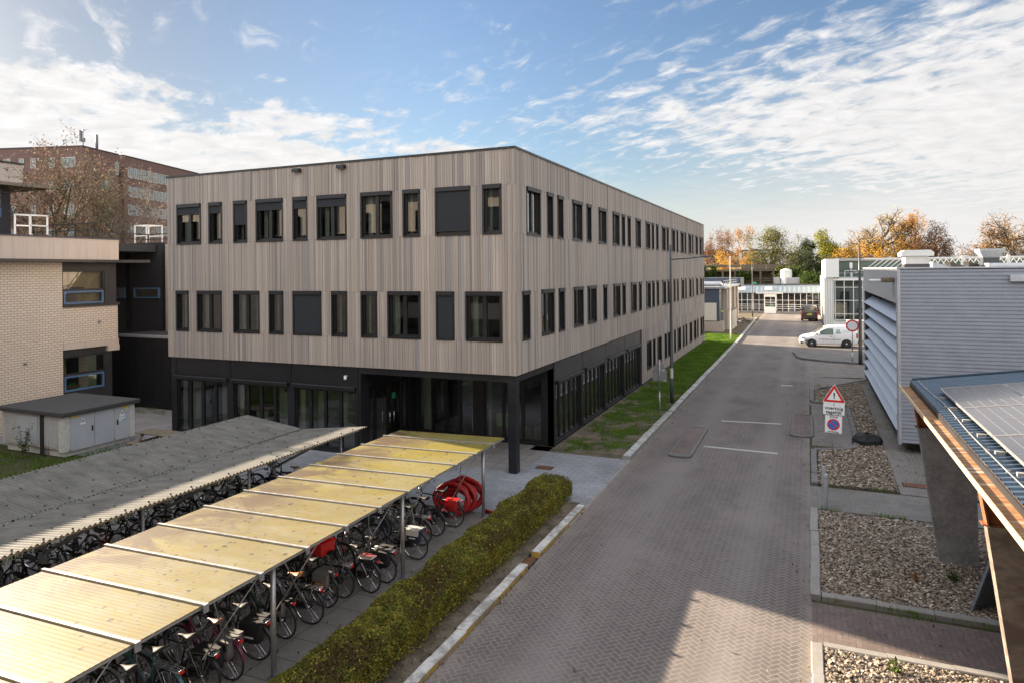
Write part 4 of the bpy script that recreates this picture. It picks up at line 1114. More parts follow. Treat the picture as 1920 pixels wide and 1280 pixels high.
def picnic():
    p = thing('picnic_table', 'weathered wooden picnic table on the grey pavers behind the corrugated shelter', 'table', (-22.5, 18.4, 0))
    mb = MB()
    for k in range(5): mb.bbox(-23.3,-21.6,18.05+k*.15,18.05+k*.15+.138,.715,.755,.006)
    mb.build('table_top', M['wood_grey'], p)
    for y in (17.62, 18.95):
        mb = MB()
        for k in range(2): mb.bbox(-23.3,-21.6,y+k*.14,y+k*.14+.125,.43,.465,.006)
        mb.build('seat', M['wood_grey'], p)
    for x in (-23.05,-21.85):
        mb = MB(); mb.bar((x,17.55,0),(x,18.25,.71),.09,.045); mb.bar((x+.05,19.25,0),(x+.05,18.55,.71),.09,.045); mb.bar((x-.05,17.55,.40),(x-.05,19.25,.40),.045,.09); mb.bar((x,18.1,.68),(x,18.7,.68),.04,.07); mb.build('leg', M['wood_grey'], p)
picnic()

# ---------------------------------------------------------------- bicycle shelters
def yellow_shelter():
    s = thing('bicycle_shelter', 'long bicycle shelter roofed with yellowed translucent panels between white bars', 'shelter', (-9.5, 10., 0))
    xr, xl, zr, zl = -7.845, -11.27, 2.015, 1.945
    ys = [17.52, 16.72]+[16.72-1.068*k for k in range(1, 15)]
    N = 68
    for i in range(len(ys)-1):
        a, b = ys[i+1], ys[i]
        mb = MB(); V = []; nseg = 40; nc = max(3, int((b-a)/.076))
        # fine corrugation running across the width (waves along y)
        K = nc*4
        for e in range(2):
            for j in range(K+1):
                y = a+.012+(b-a-.024)*j/K; w = .0012*math.sin(2*PI*j/4)
                V.append((xl if e == 0 else xr, y, (zl if e == 0 else zr)+w))
        vs = V+[(p[0],p[1],p[2]-.006) for p in V]; n = 2*(K+1)
        fs = []
        for j in range(K):
            p, q = j, K+1+j; fs.append((p, p+1, q+1, q)[::-1]); fs.append((p+n, p+1+n, q+1+n, q+n))
        mb.add(vs, fs, 0, True); mb.build('roof_panel', M['yellow_panel'], s)
    for y in ys[1:]:
        mb = MB(); dz = (zr-zl)
        mb.bar((xl-.05,y,zl+.012-dz*.015),(xr+.07,y,zr+.014),.055,.030); o = mb.build('roof_bar', M['aluminium'], s)
        c = MB(); c.box(xr+.05,xr+.075,y-.04,y+.04,zr-.09,zr+.03); c.build('bar_clip', M['galvanised'], o)
    mb = MB(); mb.bar((xr+.0,ys[0],zr-.03),(xr+.0,ys[-1],zr-.03),.012,.035); mb.bar((xl-.02,ys[0],zl-.035),(xl-.0,ys[-1],zl-.035),.012,.035); mb.build('edge_rail', M['aluminium'], s)
    mb = MB()
    for x, z in ((-8.15,zr-.075),(-9.6,1.90),(-10.9,1.86)): mb.bar((x,ys[0]-.05,z),(x,ys[-1],z),.06,.09)
    mb.build('purlin', M['galvanised'], s)
    for y in (16.75, 12.71, 8.79, 4.8):
        mb = MB(); mb.tube([(-8.13,y,0),(-8.13,y,1.93)],.045,12); mb.cyl((-8.13,y,.0),(-8.13,y,.02),.10,12); mb.build('post', M['galvanised'], s)
        mb = MB(); mb.tube([(-10.95,y,0),(-10.95,y,1.84)],.045,12); mb.build('post', M['galvanised'], s)
        mb = MB(); mb.bar((-8.13,y,1.88),(-10.95,y,1.79),.05,.08); mb.build('cross_beam', M['galvanised'], s)
        for q in (-1, 1):
            if q == 1 and y > 16: continue
            mb = MB(); mb.tube([(-8.13,y+q*1.25,1.90),(-8.60,y+q*.55,.75)],.011,6); mb.tube([(-8.13,y+q*.25,1.86),(-8.50,y+q*1.1,.80)],.011,6); mb.build('brace', M['galvanised'], s)
yellow_shelter()

def corrugated_shelter():
    s = thing('corrugated_bicycle_shelter', 'bicycle shelter with a grey corrugated butterfly roof folded down along its middle', 'shelter', (-14., 10., 0))
    # section: outer left edge, valley, right edge
    xa, za, xv, zv, xr, zr = -16.97, 2.03, -14.65, 1.76, -12.25, 2.03
    y0, y1 = 2.0, 17.25; pitch = .105; K = int((y1-y0)/pitch)*8
    ys = [y0+(y1-y0)*j/K for j in range(K+1)]
    def half(xp, zp, xq, zq, name):
        mb = MB(); V = []; L = 6
        for j, y in enumerate(ys):
            w = .017*math.sin(2*PI*j/8)
            for l in range(L+1):
                f = l/L; V.append((xp+(xq-xp)*f, y, zp+(zq-zp)*f+w+(.004 if (l in (2,4)) else 0)))
        n = len(V); vs = V+[(p[0],p[1],p[2]-.008) for p in V]; fs = []
        for j in range(K):
            for l in range(L):
                a = j*(L+1)+l; b = a+1; c = a+L+2; d = a+L+1
                q = (a,b,c,d) if xq > xp else (a,d,c,b)
                fs.append(q); fs.append(tuple(reversed([i+n for i in q])))
        mb.add(vs, fs, 0, True)
        b = mb
        for f in (.07,.38,.68,.93):
            for j in range(2, K, 8*6 if f in (.38,.68) else 8*5):
                if random.random() < .12: continue
                y = ys[j+ (4 if f in (.38,) else 0)] if j+4 <= K else ys[j]; x = xp+(xq-xp)*f; z = zp+(zq-zp)*f+.017
                b.lathe([(.022,.0),(.020,.014),(.010,.020),(0,.021)], (x,y,z), 8, 1)
        return mb.build(name, [M['fibre_cement'], M['rubber']], s)
    half(xa, za, xv-.045, zv+.005, 'roof_sheet'); half(xv+.045, zv+.005, xr, zr, 'roof_sheet')
    mb = MB(); mb.bar((xv,y0,zv-.06),(xv,y1,zv-.06),.20,.03); mb.build('valley_gutter', M['rubber'], s)
    mb = MB()
    for x, z in ((-16.5,1.91),(-15.5,1.79),(-13.7,1.80),(-12.6,1.91)): mb.bar((x,y0,z),(x,y1+.04,z),.06,.09)
    mb.build('purlin', M['sign_yellow'] if False else M['pale_wood'], s)
    for y in (3.2, 6.2, 9.2, 12.2, 15.9):
        mb = MB(); mb.box(-14.71,-14.59,y-.06,y+.06,0,1.69); mb.build('post', M['galv_dull'], s)
        mb = MB(); mb.bar((-14.63,y,.9),(-12.8,y,1.84),.05,.07); mb.bar((-14.67,y,.9),(-16.3,y,1.84),.05,.07); mb.build('brace', M['galv_dull'], s)
        mb = MB(); mb.tube([(-12.95,y+1.0,0),(-12.95,y+1.0,1.83)],.035,8); mb.build('post', M['galv_dull'], s)
corrugated_shelter()
# ---------------------------------------------------------------- bicycles
def arc(cx, cz, r, a0, a1, n, y=0.):
    return [(cx+r*math.cos(R(a0+(a1-a0)*i/n)), y, cz+r*math.sin(R(a0+(a1-a0)*i/n))) for i in range(n+1)]
def make_bike(kind, label):
    """rear wheel contact at the origin, front wheel at -x"""
    b = thing('bicycle', label, 'bicycle')
    W = .345; FX = -1.09; BBX, BBZ = -.47, .29
    step = kind == 'step'
    mb = MB()
    ST = (-.285, 0, .80 if step else .83); HB = (-.885, 0, .63); HT = (-.845, 0, .90)
    mb.tube([(BBX,0,BBZ), ST], .017, 8); mb.tube([HB, HT], .020, 8)
    if step:
        mb.tube([(BBX+.02,0,BBZ+.05),(-.62,0,.34),(-.78,0,.50),(-.88,0,.68)], .020, 8)
        mb.tube([(-.425,0,.47),(-.60,0,.50),(-.74,0,.62),(-.862,0,.80)], .014, 8)
    else:
        mb.tube([(BBX,0,BBZ), HB], .019, 8); mb.tube([(-.30,0,.79), (-.855,0,.85)], .015, 8)
    for s in (-1, 1):
        mb.tube([(BBX,s*.03,BBZ),(-.1,s*.055,.335),(0,s*.06,W)], .010, 6); mb.tube([(-.30,s*.02,.77),(0,s*.06,W)], .009, 6)
        mb.tube([HB,(-.90,s*.045,.60),(-.98,s*.05,.50),(FX,s*.05,W)], .012, 6)
    mb.tube([(BBX,-.05,BBZ),(BBX,.05,BBZ)], .024, 8)
    mb.build('frame', M['frame_black'], b)
    for x in (0, FX):
        r = MB(); r.ring((x,0,W), .312, .013, 32, 6, 'y')
        for k in range(24):
            t = 2*PI*k/24; s = 1 if k % 2 else -1; t2 = t+(.5 if (k//2) % 2 else -.5)
            r.bar((x+.028*math.cos(t2), s*.03, W+.028*math.sin(t2)), (x+.305*math.cos(t), 0, W+.305*math.sin(t)), .0035)
        r.tube([(x,-.055,W),(x,-.02,W),(x,.02,W),(x,.055,W)], [.018,.028,.028,.018], 8)
        w = r.build('wheel', M['chrome'], b)
        t = MB(); t.ring((x,0,W), .330, .0185, 36, 6, 'y'); t.build('tyre', M['rubber'], w)
    for x, a0, a1 in ((0, 12, 190), (FX, 20, 175)):
        m = MB(); P = arc(x, W, .372, a0, a1, 14)
        vs = []
        for p in P: vs += [(p[0], -.027, p[2]-.008), (p[0], 0, p[2]), (p[0], .027, p[2]-.008)]
        n = len(P); vs2 = vs+[(v[0]+(x-v[0])*.008, v[1], v[2]+(W-v[2])*.008) for v in vs]; N3 = 3*n
        fs = []
        for i in range(n-1):
            for k in range(2):
                q = (i*3+k, i*3+k+1, i*3+3+k+1, i*3+3+k); fs.append(q); fs.append(tuple(reversed([j+N3 for j in q])))
        m.add(vs2, fs, 0, True)
        for s in (-1, 1): m.bar((x, s*.06, W), (x+.36*math.cos(R(a0+18)), s*.02, W+.36*math.sin(R(a0+18))), .005)
        m.build('mudguard', M['frame_black'], b)
    m = MB()  # saddle: broad back, narrow nose
    sec = [(-.44,.014,.0),(-.40,.022,.012),(-.33,.030,.012),(-.26,.055,.014),(-.20,.088,.026),(-.155,.095,.034),(-.13,.07,.030)]
    vs = []; K = 10
    for (x, w, dz) in sec:
        for j in range(K):
            t = 2*PI*j/K; y = w*math.cos(t); z = .93+dz+ (.022*math.sin(t) if math.sin(t) > 0 else .045*math.sin(t)*(w/.095*.6+.4)) - .25*abs(y)**1.5
            vs.append((x, y, z))
    n = len(sec); fs = [tuple(range(K))[::-1], tuple(range((n-1)*K, n*K))]+[(i*K+j, i*K+(j+1)%K, (i+1)*K+(j+1)%K, (i+1)*K+j) for i in range(n-1) for j in range(K)]
    m.add([(x, y, z) for x, y, z in vs], fs, 0, True)
    sd = m.build('saddle', M['leather_black'], b)
    m = MB(); m.tube([ST, (-.262, 0, .915)], .0135, 8); m.box(-.30,-.22,-.02,.02,.895,.915); m.build('seat_post', M['chrome'], sd)
    m = MB(); m.tube([HT, (-.835,0,1.02), (-.86,0,1.06)], .013, 8)
    if step: bar = [(-.58,-.30,1.10),(-.70,-.28,1.11),(-.85,-.17,1.08),(-.87,0,1.06),(-.85,.17,1.08),(-.70,.28,1.11),(-.58,.30,1.10)]
    else: bar = [(-.72,-.29,1.05),(-.80,-.24,1.06),(-.87,-.12,1.06),(-.87,0,1.06),(-.87,.12,1.06),(-.80,.24,1.06),(-.72,.29,1.05)]
    m.tube(bar, .0115, 8); h = m.build('handlebar', M['chrome'], b)
    for s in (0, -1):
        m = MB(); p, q = (bar[0], bar[1]) if s == 0 else (bar[-1], bar[-2]); q = tuple(p[i]+(q[i]-p[i])*.95 for i in range(3)); m.tube([p, q], .017, 8)
        e = -1 if s == 0 else 1; m.bar((q[0], q[1]-e*.02, q[2]-.01), (p[0]-.02, p[1]-e*.06, p[2]-.04), .012); m.build('grip', M['rubber'], h)
    m = MB(); m.lathe([(.0,-.04),(.03,-.035),(.042,.0),(.038,.015),(.0,.016)], (-.955,0,.86), 10, 0, 'x'); m.build('headlight', M['chrome'], b)
    m = MB()  # luggage rack
    for y in (-.065, -.02, .02, .065): m.tube([(-.24,y,.745),(.30,y,.745)], .0055, 6)
    for x in (-.24,-.05,.12,.30): m.tube([(x,-.065,.745),(x,.065,.745)], .0055, 6)
    for s in (-1, 1): m.tube([(.16,s*.065,.745),(.01,s*.06,W)], .0055, 6); m.tube([(-.18,s*.065,.745),(0,s*.06,W)], .005, 6); m.tube([(-.24,s*.06,.745),(-.295,s*.02,.74)], .005, 6)
    m.build('luggage_rack', M['frame_black'] if kind == 'step' else M['galvanised'], b)
    m = MB()
    m.prism([(.02,.28),(.06,.36),(.02,.42),(-.42,.37),(-.56,.36),(-.60,.29),(-.54,.215),(-.42,.21)], .045, .070, 'y'); m.build('chain_guard', M['black_plastic'], b)
    m = MB(); m.tube([(BBX,-.08,BBZ),(BBX,.095,BBZ)], .010, 6)
    a = random.uniform(-60, 60)
    for s in (-1, 1):
        e = (BBX+s*.17*math.cos(R(a)), s*.09, BBZ+s*.17*math.sin(R(a))); m.bar((BBX,s*.09,BBZ), e, .016); m.box(e[0]-.045,e[0]+.045,e[1]+s*.015,e[1]+s*.10,e[2]-.012,e[2]+.012,1)
    m.build('crank', [M['chrome'], M['rubber']], b)
    m = MB(); m.bbox(.30,.325,-.045,.045,.69,.74,.008); m.build('tail_light', M['sign_red'], b)
    m = MB(); m.tube([(-.36,-.05,.30),(-.30,-.17,.015),(-.26,-.175,.01)], .007, 6); m.build('kickstand', M['chrome'], b)
    return b
BIKE = {'step': make_bike('step', 'x'), 'city': make_bike('city', 'x')}
USED = set()
GRP_A = 'bicycles under the yellow shelter'; GRP_B = 'bicycles under the corrugated shelter'
def bike(kind, x, y, head, lean, label, group, mats=None):
    r = copy_tree(BIKE[kind], None, {k: M[v] for k, v in (mats or {}).items()})
    r.location = (x, y, 0.); r.rotation_euler = (R(lean), 0, R(head)); tag(r, label, 'bicycle', group)
    return r
def carry(o, b, kind='bag'):
    # a bag carried by a bicycle: built in the bicycle's coordinates, stays a thing of its own
    o.matrix_world = Matrix.Translation(b.location)@b.rotation_euler.to_matrix().to_4x4()
    return o
def pannier(name, b, label, mat, flap=None, side=-1, big=1., trim=None, both=False, group=None):
    o = thing(name, label, 'bag', (0,0,0), group)
    for s in ((-1, 1) if both else (side,)):
        m = MB(); big *= .86; w, h, d = .34*big, .31*big, .115*big; x0 = -.08-.04*big; z1 = .765
        K = 10; vs = []; lay = [(z1-h,.80,.75),(z1-h*.93,.95,.95),(z1-h*.5,1.,1.08),(z1-h*.12,.97,.95),(z1,.92,.80)]
        for (z, kx, ky) in lay:
            for (px, py) in ((-.5,.0),(-.5,.75),(-.42,.97),(-.15,1.03),(.15,1.03),(.42,.97),(.5,.75),(.5,.0)):
                vs.append((x0+w/2+px*w*kx, s*(.075+py*d*ky), z+random.uniform(-.006,.006)))
        n = 8; fs = [tuple(range(n)), tuple(range(len(vs)-n, len(vs)))[::-1]]+[(i*n+j, i*n+(j+1)%n, (i+1)*n+(j+1)%n, (i+1)*n+j) for i in range(len(lay)-1) for j in range(n)]
        if s > 0: fs = [tuple(reversed(f)) for f in fs]
        m.add(vs, fs, 0, True); body = m.build('bag_body', M[mat], o)
        f = MB(); dd = d*1.12
        f.add([(x0-.01,s*.06,z1+.012),(x0+w+.01,s*.06,z1+.012),(x0+w+.01,s*(.075+dd*.9),z1+.004),(x0-.01,s*(.075+dd*.9),z1+.004),(x0,s*(.08+dd*1.06),z1-h*.42),(x0+w,s*(.08+dd*1.06),z1-h*.42)], [(0,1,2,3),(3,2,5,4)] if s < 0 else [(3,2,1,0),(4,5,2,3)])
        f.build('flap', M[flap or mat], o)
        if trim:
            t = MB(); t.box(x0+w*.25,x0+w*.75,s*(.082+d*1.08)-.004,s*(.082+d*1.08)+.004,z1-h*.66,z1-h*.58); t.build('reflector', M[trim], o)
    m = MB(); m.box(-.15,.22,-.07,.07,.755,.768); m.build('strap', M[flap or mat], o)
    return carry(o, b)
def basket(name, b, label, mat, x, z, w, d, h, solid=False, cat='crate'):
    o = thing(name, label, cat)
    m = MB(); t = .012
    if solid:
        for (a,c,e,f) in ((x-w/2,x+w/2,-d/2,-d/2+t),(x-w/2,x+w/2,d/2-t,d/2),(x-w/2,x-w/2+t,-d/2+t,d/2-t),(x+w/2-t,x+w/2,-d/2+t,d/2-t)): m.box(a,c,e,f,z,z+h)
        m.box(x-w/2,x+w/2,-d/2,d/2,z-.01,z)
        for (a,c,e,f) in ((x-w/2-.012,x+w/2+.012,-d/2-.012,-d/2-.001),(x-w/2-.012,x+w/2+.012,d/2+.001,d/2+.012)): m.box(a,c,e,f,z+h-.03,z+h); m.box(a,c,e,f,z+h*.45,z+h*.55)
    else:
        for k in range(4):
            zz = z+h*k/3; m.tube([(x-w/2,-d/2,zz),(x+w/2,-d/2,zz),(x+w/2,d/2,zz),(x-w/2,d/2,zz)], .006, 5, closed=True)
        for k in range(9):
            f = -w/2+w*k/8; m.bar((x+f,-d/2,z),(x+f,-d/2,z+h),.005); m.bar((x+f,d/2,z),(x+f,d/2,z+h),.005); m.bar((x+f,-d/2,z),(x+f,d/2,z),.005)
        for k in range(7):
            f = -d/2+d*k/6; m.bar((x-w/2,f,z),(x-w/2,f,z+h),.005); m.bar((x+w/2,f,z),(x+w/2,f,z+h),.005)
    m.build('basket_body', M[mat], o)
    return carry(o, b)

def bikes():
    A = GRP_A; B = GRP_B
    FB = 'frame_black'
    b = bike('city', -8.58, 15.80, 6, 3, 'dark bicycle with a bright red pannier closest to the coiled red hose', A)
    pannier('pannier_bag', b, 'bright red pannier on the bicycle beside the coiled red hose', 'red_plastic', 'red_bright', -1, 1.05)
    b = bike('step', -8.72, 15.10, -4, 3, 'black step-through bicycle with a bare long rack next to the red pannier bicycle', A, {'chrome': 'chrome'})
    b = bike('city', -8.75, 14.45, 5, 4, 'black bicycle with a slim saddle half hidden behind the middle shelter post', A, {FB: 'frame_grey'})
    b = bike('step', -8.42, 13.70, 2, 2, 'black bicycle carrying a pale grey and navy pannier by the middle shelter post', A, {FB: 'frame_navy'})
    pannier('pannier_bag', b, 'pale grey topped navy pannier beside the middle shelter post', 'bag_navy', 'bag_pale', -1, 1.1, 'sign_white')
    b = bike('city', -8.42, 12.42, -2, 3, 'black bicycle with big black double panniers left of the middle shelter post', A, {FB: 'frame_black'})
    pannier('pannier_bag', b, 'large black double pannier with a white stripe beside the striped cushion', 'bag_black', 'bag_black', -1, 1.25, 'sign_white', True)
    b = bike('step', -8.46, 11.92, -6, 4, 'black bicycle with a red and white striped cushion on its rack', A)
    c = thing('striped_cushion', 'red and white striped rack cushion on a black bicycle', 'cushion')
    m = MB(); m.bbox(-.14,.20,-.10,.10,.765,.80,.02,0)
    for k in range(8): m.box(-.12+k*.04,-.10+k*.04,-.085,.085,.801,.804,1)
    m.build('cover', [M['bag_pale'], M['red_plastic']], c); carry(c, b)
    b = bike('city', -8.85, 11.50, 4, 5, 'black bicycle with silver mudguards in front of the red crate', A, {FB: 'frame_black'})
    b2 = bike('step', -8.90, 11.05, 2, 3, 'dark bicycle with taupe panniers and orange reflectors', A)
    pannier('pannier_bag', b2, 'taupe pannier with an orange reflector strip hanging over a rear wheel', 'bag_taupe', 'bag_grey', -1, 1.1, 'amber', True)
    b3 = bike('city', -10.2, 11.42, 176, 2, 'bicycle carrying a red plastic crate on its front', A)
    basket('red_crate', b3, 'red plastic crate mounted on a bicycle under the yellow shelter', 'red_bright', -.98, .93, .30, .40, .24, True)
    bike('city', -8.75, 10.42, 3, 4, 'black bicycle with a tan leather saddle by the nearest full shelter post', A, {'leather_black': 'leather_tan'})
    b = bike('step', -8.86, 9.82, -3, 3, 'black bicycle with an amber rear reflector just behind the nearest full shelter post', A)
    pannier('pannier_bag', b, 'grey pannier partly hidden by the nearest full shelter post', 'bag_grey', 'bag_black', -1, 1., 'amber')
    b = bike('city', -8.80, 9.10, 4, 5, 'dark bicycle carrying one large plain black pannier', A, {'leather_black': 'saddle_grey'})
    pannier('pannier_bag', b, 'large plain black pannier with a small white mark left of the nearest full shelter post', 'bag_black', None, -1, 1.3, 'sign_white', True)
    b = bike('step', -8.78, 8.48, -2, 3, 'bicycle draped with a pair of light grey panniers and a brown saddle', A, {'leather_black': 'leather_brown', FB: 'frame_magenta'})
    pannier('pannier_bag', b, 'pair of light grey panniers draped over a rack near the shelter post', 'bag_grey', None, -1, 1.15, None, True)
    b = bike('city', -8.82, 8.0, 5, 4, 'black bicycle with an open black box bag behind its grey saddle', A, {'leather_black': 'saddle_grey'})
    pannier('pannier_bag', b, 'open black box pannier beside the light grey panniers', 'bag_black', None, 1, 1.35, None, False)
    b = bike('city', -8.95, 7.5, -3, 4, 'teal green bicycle with a silver wire rack', A, {FB: 'frame_teal', 'leather_black': 'saddle_grey'})
    b = bike('step', -8.90, 7.0, 2, 3, 'black bicycle with a shiny grey saddle and a red rear light at the lower edge', A, {'leather_black': 'saddle_grey'})
    bike('city', -8.90, 6.5, 2, 3, 'thick tyred black bicycle in front of the teal bicycle', A, {FB: 'frame_black'})
    bike('step', -8.90, 6.0, 2, 3, 'silver bicycle nearest to the viewer under the yellow shelter', A, {FB: 'frame_silver'})
    # those parked from the other side, front wheels meeting in the middle
    cols = ['frame_grey','frame_silver','frame_black','frame_navy','frame_black','frame_green','frame_silver','frame_black','frame_grey','frame_red','frame_black','frame_navy','frame_silver','frame_black']
    names = ['grey','silver','black','navy','matt black','dark green','pale silver','plain black','mid grey','dark red','jet black','deep navy','bright silver','coal black']
    for i in range(14):
        y = 6.3+i*.71
        bike('step' if i % 3 == 0 else 'city', -10.95+random.uniform(-.1,.1), y, 180+random.uniform(-6,6), random.uniform(-5,2), f'{names[i]} bicycle parked from the far side of the yellow shelter, number {i+1}' if False else f'{names[i]} bicycle parked nose-in from the far side under the yellow shelter', A, {FB: cols[i]})
    # corrugated shelter, seen in the gap between both roofs
    k = 0
    names2 = ['black bicycle with a dark saddle','grey bicycle with a wire basket','navy bicycle','silver bicycle','black bicycle with a bell cover','dark green bicycle','black bicycle with a blue cover','slate bicycle','old black bicycle','pale silver bicycle','coal black bicycle','dark red bicycle','blue-black bicycle','plain grey bicycle','matt black bicycle','deep green bicycle','worn silver bicycle','glossy black bicycle','jet black bicycle','mid grey bicycle','dull navy bicycle','dark bicycle with a tan saddle']
    for i in range(22):
        y = 4.3+i*.56
        mats = {FB: random.choice(['frame_black','frame_black','frame_grey','frame_silver','frame_navy','frame_green'])}
        nm = names2[i]
        for key, fr in (('silver','frame_silver'),('navy','frame_navy'),('green','frame_green'),('red','frame_red'),('grey','frame_grey'),('slate','frame_grey'),('black','frame_black')):
            if key in nm.split(' ')[0:3]: mats[FB] = fr; break
        if 'tan saddle' in nm: mats['leather_black'] = 'leather_tan'
        b = bike('step' if i % 2 else 'city', -13.65+random.uniform(-.12,.12), y, random.uniform(-8,8), random.uniform(-4,5), f'{nm} under the corrugated shelter, beside the roof gap', B, mats)
        if i == 1: basket('wire_basket', b, 'dark wire basket on a bicycle under the corrugated shelter', 'galv_dull', -1.0, .86, .32, .40, .24, False, 'basket')
        if i == 6:
            o = thing('saddle_cover', 'bright blue saddle cover on a bicycle under the corrugated shelter', 'saddle cover'); m = MB(); m.lathe([(0,1.02),(.09,1.0),(.12,.95),(.11,.92)], (-.25,0,0), 12); m.build('cover', M['bright_blue'], o); carry(o, b)
        if i == 4:
            o = thing('saddle_cover', 'yellow saddle cover on a bicycle under the edge of the corrugated shelter', 'saddle cover'); m = MB(); m.lathe([(0,1.02),(.09,1.0),(.12,.95),(.11,.92)], (-.25,0,0), 12); m.build('cover', M['sign_yellow'], o); carry(o, b)
    adj = ['scuffed','dusty','worn','muddy','sturdy','slim','tall','low','heavy','light','rusty','plain','old','newer']
    for i in range(14):
        fr = random.choice(['frame_black','frame_grey','frame_black','frame_navy'])
        bike('city' if i % 2 else 'step', -16.35+random.uniform(-.1,.1), 5.0+i*.83, 180+random.uniform(-7,7), random.uniform(-4,3), f'{adj[i]} dark bicycle in the inner row under the corrugated shelter', B, {FB: fr})
    for v in BIKE.values():
        for o in [v]+list(v.children_recursive): bpy.data.objects.remove(o)
bikes()
def racks():
    for (x, ya, yb, lab) in ((-9.85, 5.5, 16.4, 'galvanised bicycle rack with wheel hoops along the middle of the yellow shelter'), (-14.75, 3.5, 16.4, 'galvanised bicycle rack with wheel hoops under the corrugated shelter')):
        o = thing('bicycle_rack', lab, 'rack', (x, (ya+yb)/2, 0))
        m = MB(); m.bar((x,ya,.06),(x,yb,.06),.06,.05); m.bar((x,ya,.42),(x,yb,.42),.04,.04); m.build('rail', M['galvanised'], o)
        for y in np.arange(ya+.2, yb, .42):
            m = MB(); m.tube([(x-.25,y,.03),(x-.2,y,.40),(x,y,.5),(x+.2,y,.40),(x+.25,y,.03)], .009, 6); m.build('hoop', M['galvanised'], o)
racks()
def hose():
    o = thing('hose_coil', 'coiled thick red hose lying against the end of the yellow shelter', 'hose', (-8.75, 16.95, 0))
    m = MB()
    for k in range(11):
        Rr = .51-.055*(k % 4)+random.uniform(-.02,.02); pts = []; ph = random.uniform(0,6); tilt = .30+.05*k
        for i in range(40):
            t = 2*PI*i/40; a = Rr*math.cos(t); h = Rr*math.sin(t)*1.0
            pts.append((-9.0+a+.04*math.sin(3*t+ph)+.022*k, 16.50+.062*k+.10*(h/Rr)+.03*math.sin(2*t+ph), Rr*.84+.05+h*.82+.012*math.sin(4*t)))
        m.tube(pts, .056, 8, closed=True)
    m.build('coil', M['red_plastic'], o)
    m = MB(); m.tube([(-8.3,17.1,.06),(-8.0,17.05,.05),(-7.85,16.9,.05),(-7.72,16.85,.05)], .05, 8); m.build('hose_end', M['red_plastic'], o)
hose()
